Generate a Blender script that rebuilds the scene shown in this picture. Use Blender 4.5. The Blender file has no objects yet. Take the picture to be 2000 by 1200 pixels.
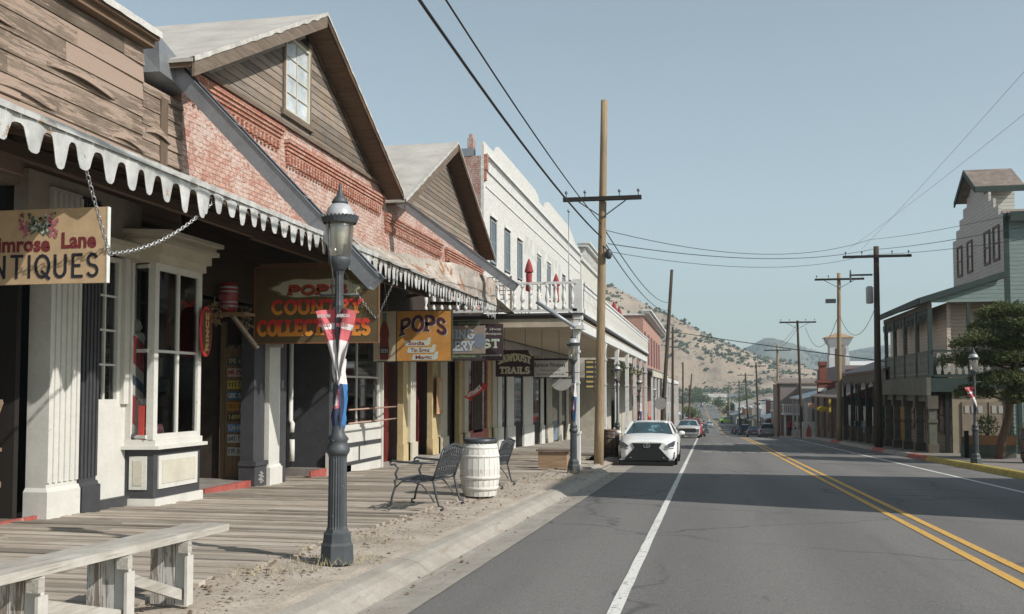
import bpy, bmesh, math, random
from mathutils import Vector, Matrix, noise
R = math.radians
S = bpy.context.scene
C = S.collection
random.seed(7)

# ------------------------------------------------ camera, sky, sun, exposure
F = 1944.; CXP = 1000.; CYP = 667.; YAW = math.atan(380/1944); PIT = math.atan(98/1944*math.cos(YAW)); CZ = 1.45
cam = bpy.data.cameras.new("camera"); camo = bpy.data.objects.new("camera", cam); C.objects.link(camo)
camo.location = (0, 0, CZ)
camo.rotation_euler = (math.pi/2 + PIT, 0, YAW)
cam.sensor_width = 36; cam.lens = 36*F/2000.; cam.shift_y = (CYP-600)/2000.; cam.clip_start = .1; cam.clip_end = 9000
S.camera = camo
AZX, AZY, ELEV = 1.0, -0.42, R(37)          # towards the sun: right of the street and a little behind the camera
az = math.atan2(AZX, AZY)                    # compass angle from +Y
W = bpy.data.worlds.new("World"); S.world = W; W.use_nodes = True
nt = W.node_tree; nt.nodes.clear()
sky = nt.nodes.new('ShaderNodeTexSky'); sky.sky_type = 'NISHITA'; sky.sun_disc = False
sky.sun_elevation = ELEV; sky.sun_rotation = az; sky.altitude = 1200; sky.air_density = 1.0; sky.dust_density = 2.0; sky.ozone_density = 1.0
bg = nt.nodes.new('ShaderNodeBackground'); bg.inputs[1].default_value = 0.142
wo = nt.nodes.new('ShaderNodeOutputWorld'); hs = nt.nodes.new('ShaderNodeHueSaturation'); hs.inputs['Saturation'].default_value = .62; nt.links.new(sky.outputs[0], hs.inputs['Color']); tn = nt.nodes.new('ShaderNodeMix'); tn.data_type = 'RGBA'; tn.blend_type = 'MULTIPLY'; tn.inputs[0].default_value = 1; tn.inputs[7].default_value = (1.0,1.05,.965,1); nt.links.new(hs.outputs[0], tn.inputs[6]); nt.links.new(tn.outputs[2], bg.inputs[0]); nt.links.new(bg.outputs[0], wo.inputs[0])
sl = bpy.data.lights.new("sun", 'SUN'); sl.energy = 5.0; sl.angle = R(.53); sl.color = (1.0, .955, .89)
so = bpy.data.objects.new("sun", sl); C.objects.link(so)
sd = Vector((AZX, AZY, 0)).normalized()*math.cos(ELEV) + Vector((0, 0, math.sin(ELEV)))
so.rotation_euler = sd.to_track_quat('Z', 'Y').to_euler(); so.location = sd*60
S.view_settings.view_transform = 'Standard'; S.view_settings.look = 'None'; S.view_settings.exposure = 0.1; S.view_settings.gamma = 1
S.render.engine = 'CYCLES'
S.cycles.max_bounces = 6; S.cycles.volume_bounces = 0; S.cycles.transparent_max_bounces = 12

# ------------------------------------------------ surveying: where a line of sight meets a real plane of the street
def ray(px, py):
    a = (px-CXP)/F; b = -(py-CYP)/F; cp, sp = math.cos(PIT), math.sin(PIT)
    fy = cp-b*sp; up = sp+b*cp; c, s = math.cos(YAW), math.sin(YAW)
    return (a*c-fy*s, a*s+fy*c, up)
def aX(px, py, X):
    d = ray(px, py); t = X/d[0]; return (X, d[1]*t, CZ+d[2]*t)
def aY(px, py, Y):
    d = ray(px, py); t = Y/d[1]; return (d[0]*t, Y, CZ+d[2]*t)
def yX(px, X): return aX(px, 765, X)[1]
def zX(py, px, X): return aX(px, py, X)[2]
def zY(py, px, Y): return aY(px, py, Y)[2]
RZT = [(-60,1.668),(-30,.834),(0,0),(40,-1.112),(80,-2.25),(105,-3.3),(130,-4.45),(170,-5.9),(210,-6.9),(250,-7.4),(300,-7.7),(380,-7.9),(450,-7.7),(520,-7.1),(600,-5.6),(680,-2.7),(750,.4),(800,2.2),(850,2.9),(950,2.9),(1100,2.9)]
def rz(Y):
    """height of the road: downhill through the town, then up the far slope"""
    if Y <= 40: return -0.0278*Y
    if Y >= 950: return 2.9
    for i in range(1, len(RZT)-2):
        (x1, y1), (x2, y2) = RZT[i], RZT[i+1]
        if x1 <= Y <= x2:
            x0, y0 = RZT[i-1]; x3, y3 = RZT[i+2]; m1 = (y2-y0)/(x2-x0); m2 = (y3-y1)/(x3-x1); h = x2-x1; t = (Y-x1)/h
            return (2*t**3-3*t*t+1)*y1+(t**3-2*t*t+t)*h*m1+(-2*t**3+3*t*t)*y2+(t**3-t*t)*h*m2
    return 0
def sm(a, b, x):
    t = max(0., min(1., (x-a)/(b-a))); return t*t*(3-2*t)
def rx(Y): return -3*sm(240, 420, Y) - 2.6*sm(420, 720, Y) + 25*sm(760, 950, Y)
def bz(Y): return rz(Y)+0.15     # boardwalk level

# ------------------------------------------------ mesh building
class MB:
    def __init__(s): s.v = []; s.f = []; s.m = []; s.smooth = []
    def add(s, vs, fs, mi=0, sm_=False):
        o = len(s.v); s.v += [tuple(v) for v in vs]
        for f in fs: s.f.append([o+i for i in f]); s.m.append(mi); s.smooth.append(sm_)
        return s
    def box(s, a, b, mi=0):
        x0, x1 = sorted((a[0], b[0])); y0, y1 = sorted((a[1], b[1])); z0, z1 = sorted((a[2], b[2]))
        return s.add([(x0,y0,z0),(x1,y0,z0),(x1,y1,z0),(x0,y1,z0),(x0,y0,z1),(x1,y0,z1),(x1,y1,z1),(x0,y1,z1)],
              [(0,3,2,1),(4,5,6,7),(0,1,5,4),(1,2,6,5),(2,3,7,6),(3,0,4,7)], mi)
    def obox(s, c, ax, ay, az_, mi=0):
        c = Vector(c); ax = Vector(ax)/2; ay = Vector(ay)/2; az_ = Vector(az_)/2
        vs = [c+i*ax+j*ay+k*az_ for k in (-1,1) for j in (-1,1) for i in (-1,1)]
        return s.add(vs, [(0,2,3,1),(4,5,7,6),(0,1,5,4),(1,3,7,5),(3,2,6,7),(2,0,4,6)], mi)
    def bar(s, p, q, w, h, up=(0,0,1), mi=0):
        p = Vector(p); q = Vector(q); d = q-p; u = Vector(up)
        if abs(d.normalized().dot(u)) > .98: u = Vector((1,0,0))
        sd_ = d.cross(u).normalized(); up_ = sd_.cross(d).normalized()
        return s.obox((p+q)/2, d, sd_*w, up_*h, mi)
    def quad(s, a, b, c, d, mi=0): return s.add([a,b,c,d], [(0,1,2,3)], mi)
    def prism(s, poly, off, mi=0):
        """poly: list of 3D points (flat), off: extrusion vector"""
        n = len(poly); o = Vector(off); vs = [Vector(p) for p in poly]; vs += [p+o for p in vs]
        fs = [list(range(n))[::-1], list(range(n, 2*n))] + [(i, (i+1) % n, n+(i+1) % n, n+i) for i in range(n)]
        return s.add(vs, fs, mi)
    def tube(s, pts, r, n=8, mi=0, cap=True, smooth=True):
        pts = [Vector(p) for p in pts]; k = len(pts); rs = r if isinstance(r, (list, tuple)) else [r]*k
        o = len(s.v); prev = None
        for i, p in enumerate(pts):
            t = (pts[min(i+1, k-1)]-pts[max(i-1, 0)]).normalized()
            if prev is None:
                u = Vector((0,0,1)) if abs(t.z) < .9 else Vector((1,0,0)); a = t.cross(u).normalized()
            else: a = (prev - t*prev.dot(t)).normalized()
            prev = a; b = t.cross(a)
            for j in range(n):
                w = 2*math.pi*j/n; s.v.append(tuple(p + (a*math.cos(w)+b*math.sin(w))*rs[i]))
        for i in range(k-1):
            for j in range(n):
                s.f.append([o+i*n+j, o+i*n+(j+1) % n, o+(i+1)*n+(j+1) % n, o+(i+1)*n+j]); s.m.append(mi); s.smooth.append(smooth)
        if cap:
            s.f.append([o+j for j in range(n)][::-1]); s.m.append(mi); s.smooth.append(False)
            s.f.append([o+(k-1)*n+j for j in range(n)]); s.m.append(mi); s.smooth.append(False)
        return s
    def lathe(s, prof, c=(0,0,0), n=20, mi=0, flute=0., smooth=True, sx=1., sy=1.):
        """prof: list of (r, z)"""
        o = len(s.v); k = len(prof)
        for (r, z) in prof:
            for j in range(n):
                w = 2*math.pi*j/n; rr = r*(1-flute*(j % 2))
                s.v.append((c[0]+rr*math.cos(w)*sx, c[1]+rr*math.sin(w)*sy, c[2]+z))
        for i in range(k-1):
            for j in range(n):
                s.f.append([o+i*n+j, o+i*n+(j+1) % n, o+(i+1)*n+(j+1) % n, o+(i+1)*n+j]); s.m.append(mi); s.smooth.append(smooth)
        s.f.append([o+j for j in range(n)][::-1]); s.m.append(mi); s.smooth.append(False)
        s.f.append([o+(k-1)*n+j for j in range(n)]); s.m.append(mi); s.smooth.append(False)
        return s
    def build(s, name, mat, parent=None, fixn=True):
        me = bpy.data.meshes.new(name)
        if not s.v: s.v = [(0,0,0)]
        xs = [v[0] for v in s.v]; ys = [v[1] for v in s.v]; zs = [v[2] for v in s.v]
        c = Vector(((min(xs)+max(xs))/2, (min(ys)+max(ys))/2, min(zs)))
        me.from_pydata([tuple(Vector(v)-c) for v in s.v], [], s.f)
        mats = mat if isinstance(mat, (list, tuple)) else [mat]
        for m in mats: me.materials.append(m)
        me.polygons.foreach_set('material_index', s.m); me.polygons.foreach_set('use_smooth', s.smooth)
        if fixn:
            b = bmesh.new(); b.from_mesh(me); bmesh.ops.recalc_face_normals(b, faces=b.faces); b.to_mesh(me); b.free()
        me.update()
        o = bpy.data.objects.new(name, me); C.objects.link(o)
        o.location = c - wloc(parent); o.parent = parent
        return o
def wloc(o):
    v = Vector((0,0,0))
    while o: v += Vector(o.location); o = o.parent
    return v
def tag(o, label=None, cat=None, group=None, kind=None):
    if label: o['label'] = label
    if cat: o['category'] = cat
    if group: o['group'] = group
    if kind: o['kind'] = kind
    return o
def thing(name, label, cat, loc=(0,0,0), group=None):
    o = bpy.data.objects.new(name, None); o.empty_display_size = .2; C.objects.link(o); o.location = loc
    return tag(o, label, cat, group)
def struct(o): o['kind'] = 'structure'; return o
def copy_tree(o, parent=None):
    c = o.copy(); C.objects.link(c)
    if parent: c.parent = parent
    for ch in [x for x in C.objects if x.parent == o]: copy_tree(ch, c)
    return c
def dup(src, loc, rotz=0, label=None, scale=None):
    c = copy_tree(src); c.location = loc; c.rotation_euler = (0, 0, rotz)
    if label: c['label'] = label
    if scale: c.scale = (scale,)*3 if not isinstance(scale, tuple) else scale
    return c

# ------------------------------------------------ materials
MATS = {}
class N:
    def __init__(s, name):
        s.m = bpy.data.materials.new(name); s.m.use_nodes = True; s.t = s.m.node_tree; s.t.nodes.clear()
        s.out = s.n('ShaderNodeOutputMaterial'); s.b = s.n('ShaderNodeBsdfPrincipled'); s.l(s.b.outputs[0], s.out.inputs[0])
        s.g = s.n('ShaderNodeNewGeometry'); s.pos = s.g.outputs['Position']; s.isl = s.g.outputs['Random Per Island']
    def n(s, t): return s.t.nodes.new(t)
    def l(s, a, b): s.t.links.new(a, b)
    def put(s, sock, v):
        if isinstance(v, (int, float)): sock.default_value = v
        elif isinstance(v, tuple): sock.default_value = v if len(v) == 4 or sock.type == 'VECTOR' else (*v, 1)
        else: s.l(v, sock)
    def math(s, op, a, b=0., c=None):
        n = s.n('ShaderNodeMath'); n.operation = op; s.put(n.inputs[0], a); s.put(n.inputs[1], b)
        if c is not None: s.put(n.inputs[2], c)
        return n.outputs[0]
    def objc(s): return s.n('ShaderNodeTexCoord').outputs['Object']
    def scale(s, v, sc):
        n = s.n('ShaderNodeMapping'); s.l(v, n.inputs[0]); n.inputs['Scale'].default_value = sc; return n.outputs[0]
    def noise(s, v, sc=5., det=4., rough=.6, dist=0.):
        n = s.n('ShaderNodeTexNoise'); s.l(v, n.inputs[0]); n.inputs['Scale'].default_value = sc
        n.inputs['Detail'].default_value = det; n.inputs['Roughness'].default_value = rough; n.inputs['Distortion'].default_value = dist
        return n.outputs[0]
    def ramp(s, f, stops, interp='LINEAR'):
        n = s.n('ShaderNodeValToRGB'); s.l(f, n.inputs[0]); r = n.color_ramp; r.interpolation = interp
        while len(r.elements) < len(stops): r.elements.new(.5)
        for e, (p, c) in zip(r.elements, stops):
            e.position = p; e.color = (c, c, c, 1) if isinstance(c, (int, float)) else (*c, 1)
        return n.outputs[0]
    def mix(s, f, a, b, bt='MIX'):
        n = s.n('ShaderNodeMix'); n.data_type = 'RGBA'; n.blend_type = bt
        s.put(n.inputs[0], f); s.put(n.inputs[6], a); s.put(n.inputs[7], b); return n.outputs[2]
    def bump(s, h, st=.3, d=.02):
        n = s.n('ShaderNodeBump'); n.inputs['Strength'].default_value = st; n.inputs['Distance'].default_value = d
        s.l(h, n.inputs['Height']); s.l(n.outputs[0], s.b.inputs['Normal'])
    def uvw(s):    # u = x+y, v = z  (walls of either direction)
        sp = s.n('ShaderNodeSeparateXYZ'); s.l(s.pos, sp.inputs[0]); cb = s.n('ShaderNodeCombineXYZ')
        s.l(s.math('ADD', sp.outputs[0], sp.outputs[1]), cb.inputs[0]); s.l(sp.outputs[2], cb.inputs[1]); return cb.outputs[0], sp
    def fin(s, col, rough=.8, spec=.3, metal=0.):
        s.put(s.b.inputs['Base Color'], col); s.put(s.b.inputs['Roughness'], rough)
        s.b.inputs['Specular IOR Level'].default_value = spec; s.b.inputs['Metallic'].default_value = metal
        return s.m
def paint(name, col, rough=.6, var=.12, sc=3., worn=None, amt=.0, spec=.3, metal=0., bump=.08, wsc=14., stretch=(1,1,1)):
    """painted or plain surface with soft tone variation, dirt and optional worn patches of another colour"""
    if name in MATS: return MATS[name]
    n = N(name); v = n.scale(n.objc(), stretch); a = n.noise(v, sc, 5, .65); b = n.noise(v, sc*11, 3, .6)
    lo = tuple(c*(1-var*1.6) for c in col); hi = tuple(min(1, c*(1+var)) for c in col)
    c = n.mix(n.ramp(a, [(.3, 0.), (.7, 1.)]), lo, hi)
    c = n.mix(n.math('MULTIPLY', n.ramp(b, [(.45, 0.), (.75, 1.)]), .25), c, tuple(x*.6 for x in col))
    if worn:
        w = n.noise(v, wsc, 6, .72, .3); c = n.mix(n.ramp(w, [(.62-amt*.3, 0.), (.64-amt*.3, 1.)]), c, worn)
    if bump: n.bump(b, bump, .01)
    MATS[name] = n.fin(c, rough, spec, metal); return MATS[name]
def wood(name, c1, c2, axis='Y', c3=None, streak=22., rough=.85, amt=.5, isl=.35, peel=None, peelamt=.5, bump=.5):
    """weathered boards: grain along axis, a tone of its own per board, optional peeling paint"""
    if name in MATS: return MATS[name]
    n = N(name)
    sc = {'X': (1.2, streak, streak), 'Y': (streak, 1.2, streak), 'Z': (streak, streak, 1.2)}[axis]
    g = n.noise(n.scale(n.pos, sc), 1., 5, .7, .4); g2 = n.noise(n.pos, 1.7, 4, .6)
    c = n.mix(n.ramp(g, [(.3, 0.), (.7, 1.)]), c1, c2)
    if c3: c = n.mix(n.ramp(g2, [(.45, 0.), (.65, amt)]), c, c3)
    if isl: c = n.mix(1., c, n.ramp(n.isl, [(0., 1-isl), (1., 1+isl*.4)]), 'MULTIPLY')
    dk = n.ramp(n.noise(n.scale(n.pos, tuple(x*2.2 for x in sc)), 1., 3, .6), [(.3, .45), (.42, 1.)])
    c = n.mix(.85, c, dk, 'MULTIPLY')
    if peel:
        w = n.noise(n.scale(n.pos, tuple((.8 if x < 2 else x*.42) for x in sc)), 1.6, 9, .78, .3)
        w = n.math('ADD', w, n.math('MULTIPLY', n.math('SUBTRACT', n.isl, .5), .22))
        c = n.mix(n.ramp(w, [(.62-peelamt*.3, 0.), (.635-peelamt*.3, 1.)]), c, peel)
    n.bump(g, bump, .01)
    MATS[name] = n.fin(c, rough, .2); return MATS[name]
def brick(name, c1, c2, mortar, wash=None, washamt=.4, sc=1., bump=.9, bw=.215, bh=.075):
    if name in MATS: return MATS[name]
    n = N(name); uv, sp = n.uvw()
    wob = n.noise(n.pos, 2.5, 2, .5); mp = n.n('ShaderNodeVectorMath'); mp.operation = 'ADD'
    k = n.n('ShaderNodeCombineXYZ'); n.l(n.math('MULTIPLY', wob, .03), k.inputs[0]); n.l(n.math('MULTIPLY', wob, .04), k.inputs[1])
    n.l(uv, mp.inputs[0]); n.l(k.outputs[0], mp.inputs[1])
    b = n.n('ShaderNodeTexBrick'); n.l(mp.outputs[0], b.inputs[0]); b.inputs['Scale'].default_value = 1
    b.inputs['Brick Width'].default_value = bw*sc; b.inputs['Row Height'].default_value = bh*sc
    b.inputs['Mortar Size'].default_value = .009*sc; b.inputs['Mortar Smooth'].default_value = .3; b.inputs['Bias'].default_value = -.1
    b.inputs['Color1'].default_value = (*c1, 1); b.inputs['Color2'].default_value = (*c2, 1); b.inputs['Mortar'].default_value = (*mortar, 1)
    c = b.outputs[0]
    c = n.mix(.5, c, n.ramp(n.noise(n.pos, 9, 4, .7), [(.3, .55), (.7, 1.25)]), 'MULTIPLY')
    h = n.math('SUBTRACT', 1., b.outputs[1])
    if wash:
        w = n.noise(n.pos, 1.6, 8, .8, .4); w = n.math('ADD', w, n.math('MULTIPLY', n.math('SUBTRACT', n.noise(n.scale(uv, (.5,1,1)), 22, 3, .6), .5), .9)); w = n.math('ADD', w, .09)
        c = n.mix(n.ramp(w, [(.72-washamt*.3, 0.), (.80-washamt*.3, .8)]), c, wash)
    hh = n.math('ADD', h, n.math('MULTIPLY', n.noise(n.pos, 40, 3, .6), .5)); n.bump(hh, bump, .012)
    MATS[name] = n.fin(c, .9, .15); return MATS[name]
def lap(name, col, pitch=.14, var=.15, dark=.5):
    """clapboard siding painted one colour; board edges as relief plus painted shadow lines"""
    if name in MATS: return MATS[name]
    n = N(name); uv, sp = n.uvw()
    fr = n.math('FRACT', n.math('DIVIDE', sp.outputs[2], pitch))
    line = n.ramp(fr, [(0., dark), (.09, dark), (.13, 1.), (1., 1.)])  # dark line in the colour stands for the shadow at each lap
    v = n.noise(n.scale(n.pos, (1, 1, 5)), 2.2, 5, .6)
    c = n.mix(n.ramp(v, [(.3, 0.), (.7, 1.)]), tuple(x*(1-var) for x in col), tuple(x*(1+var) for x in col))
    c = n.mix(1., c, line, 'MULTIPLY')
    n.bump(n.math('SUBTRACT', 1., fr), .8, .02)
    MATS[name] = n.fin(c, .7, .25); return MATS[name]
def glass(name='window_glass', tint=(.02,.025,.03), rough=.04, alpha=1.):
    """pane over a dark room: dark dielectric that mirrors the street"""
    if name in MATS: return MATS[name]
    n = N(name); w = n.noise(n.pos, 1.2, 3, .5); n.bump(w, .06, .02)
    c = n.mix(n.ramp(w, [(.4, 0.), (.6, 1.)]), tint, tuple(x*1.8+.004 for x in tint))
    MATS[name] = n.fin(c, rough, .8); return MATS[name]
def clear(name='clear_glass', a=.25, tint=(.8,.85,.85)):
    """see-through pane with real mirror reflections"""
    if name in MATS: return MATS[name]
    n = N(name); tr = n.n('ShaderNodeBsdfTransparent'); tr.inputs[0].default_value = (*tint, 1)
    gl = n.n('ShaderNodeBsdfGlossy'); gl.inputs['Roughness'].default_value = .03; fr = n.n('ShaderNodeFresnel'); fr.inputs[0].default_value = 1.5
    mx = n.n('ShaderNodeMixShader'); f = n.math('ADD', n.math('MULTIPLY', fr.outputs[0], 1.2), a*.15); n.l(f, mx.inputs[0])
    n.l(tr.outputs[0], mx.inputs[1]); n.l(gl.outputs[0], mx.inputs[2]); n.l(mx.outputs[0], n.out.inputs[0])
    MATS[name] = n.m; return n.m
def flat(name, col, rough=.6, spec=.3, metal=0.): return paint(name, col, rough, .06, 6., None, 0, spec, metal, .03)

WHITE = paint('white_weathered_paint', (.56,.55,.51), .65, .07, 2.2, (.40,.35,.29), -.1, wsc=9)
CREAM = paint('cream_paint', (.50,.47,.39), .65, .08, 2.2)
CHARC = paint('charcoal_paint', (.055,.055,.06), .5, .15, 4, (.20,.19,.18), -.15)
IRON = paint('dark_iron', (.045,.05,.056), .45, .2, 8, (.14,.14,.14), -.1, spec=.5)
LAMPG = paint('lamp_grey_paint', (.055,.062,.068), .55, .2, 5, (.3,.3,.3), -.12, spec=.5)
BLACK = flat('black', (.012,.012,.012), .6)
GALV = paint('galvanised_sheet', (.27,.28,.30), .4, .12, 3, (.33,.33,.34), .1, spec=.5, metal=.5, wsc=22)
GLASS = glass(); CLEAR = clear()
RUST = paint('rusty_sheet', (.34,.33,.31), .7, .25, 1.6, (.28,.16,.09), .14, metal=.2, wsc=3.5)
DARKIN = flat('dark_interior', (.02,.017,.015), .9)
REDP = paint('faded_red_paint', (.33,.08,.065), .7, .2, 5, (.3,.24,.2), .04)
BROWNW = wood('brown_wood', (.16,.10,.06), (.24,.16,.10), 'Z')
GREYW = wood('grey_weathered_wood', (.20,.165,.13), (.36,.31,.25), 'Y')
# ================================================= GROUND
def strip(name, mat, x0, x1, ys, zo, thick=0., follow=True, wob=0., zo1=None):
    """a sheet following the street: x0/x1 across, ys along, zo above road level (zo1 at the x1 side)"""
    m = MB(); z1 = zo if zo1 is None else zo1; n = len(ys); vs = []
    for y in ys:
        dx = rx(y) if follow else 0
        w0 = wob*(noise.noise(Vector((y*1.3, x0, 3)))) ; w1 = wob*(noise.noise(Vector((y*1.3, x1, 9))))
        vs += [(x0+dx+w0, y, rz(y)+zo), (x1+dx+w1, y, rz(y)+z1)]
    fs = [(2*i, 2*i+1, 2*i+3, 2*i+2) for i in range(n-1)]
    m.add(vs, fs)
    return struct(m.build(name, mat))
YS = [-30+i*2 for i in range(60)] + [90+i*5 for i in range(165)]
YN = [-30+i*.5 for i in range(240)] + [90+i*5 for i in range(165)]
# terrain sheet out to the horizon
n = N('dry_earth'); a = n.noise(n.pos, .35, 6, .65); b = n.noise(n.pos, 14, 4, .7)
c = n.mix(n.ramp(a, [(.35, 0.), (.65, 1.)]), (.20,.155,.11), (.30,.245,.18)); c = n.mix(n.ramp(b, [(.4, .0), (.8, .5)]), c, (.12,.10,.08)); n.bump(b, .5, .05)
EARTH = n.fin(c, .95, .1)
m = MB(); xs = [-2500,-1500,-900,-500,-300,-180,-110,-70,-45,-30,-20,-13,-9,-4,0,5,9,13,20,30,45,70,110,180,300,500,900,1500,2500]; ys = [-60,-30]+[i*6 for i in range(0,160)]+[1000,1300,1800,2500,3500]
vs = []; fs = []
def tz(x, y):
    z = rz(max(y, -30))-.22
    if x < -30: z += min(12, (-x-30)*.08)*sm(-30, -80, x)
    if x > 14: z -= min(9, (x-14)*.10)
    if x > 60: z -= min(20, (x-60)*.05)
    return z
for y in ys:
    for x in xs: vs.append((x, y, tz(x-rx(y), y)))
nx = len(xs)
for j in range(len(ys)-1):
    for i in range(nx-1): fs.append((j*nx+i, j*nx+i+1, (j+1)*nx+i+1, (j+1)*nx+i))
struct(m.add(vs, fs).build('ground', EARTH))
# asphalt
n = N('asphalt'); a = n.noise(n.scale(n.pos, (1, .12, 1)), .8, 5, .6); b = n.noise(n.pos, 45, 7, .85); d = n.noise(n.scale(n.pos, (.25,.04,1)), 3, 3, .6)
c = n.mix(n.ramp(a, [(.3, 0.), (.7, 1.)]), (.10,.097,.094), (.14,.135,.131)); c = n.mix(n.ramp(b, [(.42, 0.), (.58, .9)]), c, (.215,.207,.198))
vo = n.n('ShaderNodeTexVoronoi'); vo.feature = 'DISTANCE_TO_EDGE'; vo.inputs['Scale'].default_value = .23
wv = n.n('ShaderNodeVectorMath'); wv.operation = 'ADD'; nn = n.n('ShaderNodeTexNoise'); n.l(n.pos, nn.inputs[0]); nn.inputs['Scale'].default_value = 1.1; nn.inputs['Detail'].default_value = 5
n.l(n.pos, wv.inputs[0]); n.l(nn.outputs[1], wv.inputs[1]); n.l(wv.outputs[0], vo.inputs[0])
crk = n.ramp(vo.outputs[0], [(0., 0.), (.004, .25), (.009, 1.)]); msk = n.ramp(n.noise(n.pos, .16, 2, .5), [(.45, 1.), (.6, 0.)])
c = n.mix(n.math('MULTIPLY', n.math('SUBTRACT', 1., crk), msk), c, (.085,.082,.08))
c = n.mix(n.ramp(n.noise(n.scale(n.pos, (1,.1,1)), 1.7, 3, .5), [(.6, 0.), (.75, .35)]), c, (.085,.082,.08))
spa = n.n('ShaderNodeSeparateXYZ'); n.l(n.pos, spa.inputs[0])
trk = n.math('ABSOLUTE', n.math('SUBTRACT', n.math('FRACT', n.math('DIVIDE', n.math('ADD', spa.outputs[0], 1.1), 1.72)), .5)); c = n.mix(n.math('MULTIPLY', n.ramp(trk, [(.12, 1.), (.38, 0.)]), .22), c, (.07,.067,.065))
pa = n.n('ShaderNodeTexVoronoi'); pa.inputs['Scale'].default_value = .12; n.l(n.scale(n.pos, (1,.5,1)), pa.inputs[0]); c = n.mix(n.math('MULTIPLY', n.ramp(pa.outputs['Color'], [(.7, 0.), (.72, 1.)]), .22), c, (.19,.18,.17))
st = n.noise(n.scale(n.pos, (1.5,.5,1)), 1.3, 6, .75); c = n.mix(n.ramp(st, [(.66, 0.), (.72, .5)]), c, (.055,.052,.05))
n.bump(b, .5, .008); ASPH = n.fin(c, .9, .2)
strip('road', ASPH, -2.22, 7.75, YN, 0, wob=.05)
# painted lines with wear
def linepaint(name, col):
    n = N(name); w = n.noise(n.pos, 22, 6, .75); v = n.noise(n.scale(n.pos, (6,.6,1)), 2, 4, .6)
    w2 = n.math('ADD', w, n.math('MULTIPLY', v, .25)); c = n.mix(n.ramp(w2, [(.66, 0.), (.76, .9)]), col, (.17,.16,.15)); return n.fin(c, .75, .25)
WL = linepaint('white_line_paint', (.62,.61,.58)); YL = linepaint('yellow_line_paint', (.56,.33,.08))
strip('edge_line', WL, -.745, -.645, YN, .006, wob=.008)
strip('centre_line', YL, 2.66, 2.77, YN, .006); strip('centre_line', YL, 2.93, 3.04, YN, .006)
strip('edge_line', WL, 6.2, 6.31, [y for y in YN if 12 < y < 260], .006)
m = MB()
for k in range(12):
    for (yy, w) in ((44.5, .35), (56.5, .3), (59.5,.3)):
        x = -.2+k*.62; m.add([(x, yy, rz(yy)+.008), (x+.4, yy, rz(yy)+.008), (x+.4, yy+w, rz(yy+w)+.008), (x, yy+w, rz(yy+w)+.008)], [(0,1,2,3)])
struct(m.build('crosswalk_marking', WL))
# faint worn patches and tar marks on asphalt
# concrete gutter and kerb
n = N('old_concrete'); a = n.noise(n.pos, 2.0, 6, .7); b = n.noise(n.pos, 35, 4, .7); e = n.noise(n.scale(n.pos,(3,.3,1)), 3, 4, .7)
c = n.mix(n.ramp(a, [(.3, 0.), (.7, 1.)]), (.27,.245,.21), (.37,.345,.305)); c = n.mix(n.ramp(b, [(.5, 0.), (.8, .6)]), c, (.16,.13,.11)); c = n.mix(n.ramp(e, [(.58, 0.), (.7, .55)]), c, (.20,.16,.12))
spx = n.n('ShaderNodeSeparateXYZ'); n.l(n.pos, spx.inputs[0]); jf = n.math('FRACT', n.math('DIVIDE', spx.outputs[1], 3.05)); c = n.mix(n.ramp(jf, [(0., .8), (.008, 0.)]), c, (.07,.06,.05))
n.bump(b, .5, .012); CONC = n.fin(c, .9, .15)
def profile_strip(name, mat, prof, ys, jag=0.):
    m = MB(); k = len(prof); vs = []
    for y in ys:
        dx = rx(y)
        for (x, z) in prof:
            j = jag*noise.noise(Vector((y*2.1, x*3, z*7)))
            vs.append((x+dx+j, y, rz(y)+z+j*.4))
    fs = [(i*k+j, i*k+j+1, (i+1)*k+j+1, (i+1)*k+j) for i in range(len(ys)-1) for j in range(k-1)]
    return struct(m.add(vs, fs).build(name, mat))
YK = [-10+i*.25 for i in range(148)]+[26.6]
profile_strip('kerb', CONC, [(-2.17,.012),(-2.5,-.012),(-2.58,-.01),(-2.63,.02),(-2.70,.075),(-2.78,.105),(-2.90,.118),(-2.93,.07)], YK, .022)
m = MB(); y = 26.6; pr = [(-2.17,.012),(-2.5,-.012),(-2.58,-.01),(-2.63,.02),(-2.70,.075),(-2.78,.105),(-2.90,.118),(-2.93,-.1)]
m.add([(x+rx(y), y, rz(y)+z) for x, z in pr], [tuple(range(len(pr)))]); struct(m.build('kerb_end', CONC))
profile_strip('kerb', CONC, [(-2.2,.0),(-2.9,-.01),(-3.05,.10),(-3.1,.13),(-3.35,.13)], [26.8+i*2 for i in range(200)], .02)
# dirt verge between kerb and boards
n = N('gravelly_dirt'); a = n.noise(n.pos, 1.6, 6, .7); b = n.noise(n.pos, 30, 5, .75); v = n.n('ShaderNodeTexVoronoi'); n.l(n.pos, v.inputs[0]); v.inputs['Scale'].default_value = 26
c = n.mix(n.ramp(a, [(.35, 0.), (.65, 1.)]), (.33,.285,.235), (.45,.40,.34)); c = n.mix(n.ramp(b, [(.45, 0.), (.75, .7)]), c, (.17,.125,.09))
c = n.mix(n.ramp(v.outputs[0], [(.06, .8), (.14, 0.)]), c, (.10,.07,.05)); n.bump(b, .5, .015); DIRT = n.fin(c, .95, .1)
m = MB(); vs = []; fs = []; ys = [-8+i*.22 for i in range(180)]; nx = 8
for y in ys:
    for i in range(nx):
        x = -4.0 + i*.16
        j = .022*noise.noise(Vector((x*2.5, y*2.5, 0)))+.006*noise.noise(Vector((x*13, y*13, 5)))
        vs.append((x, y, rz(y)+.135-.006*i+j-(.02 if i == nx-1 else 0)))
for j in range(len(ys)-1):
    for i in range(nx-1): fs.append((j*nx+i, j*nx+i+1, (j+1)*nx+i+1, (j+1)*nx+i))
struct(m.add(vs, fs).build('dirt_verge', DIRT))
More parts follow.
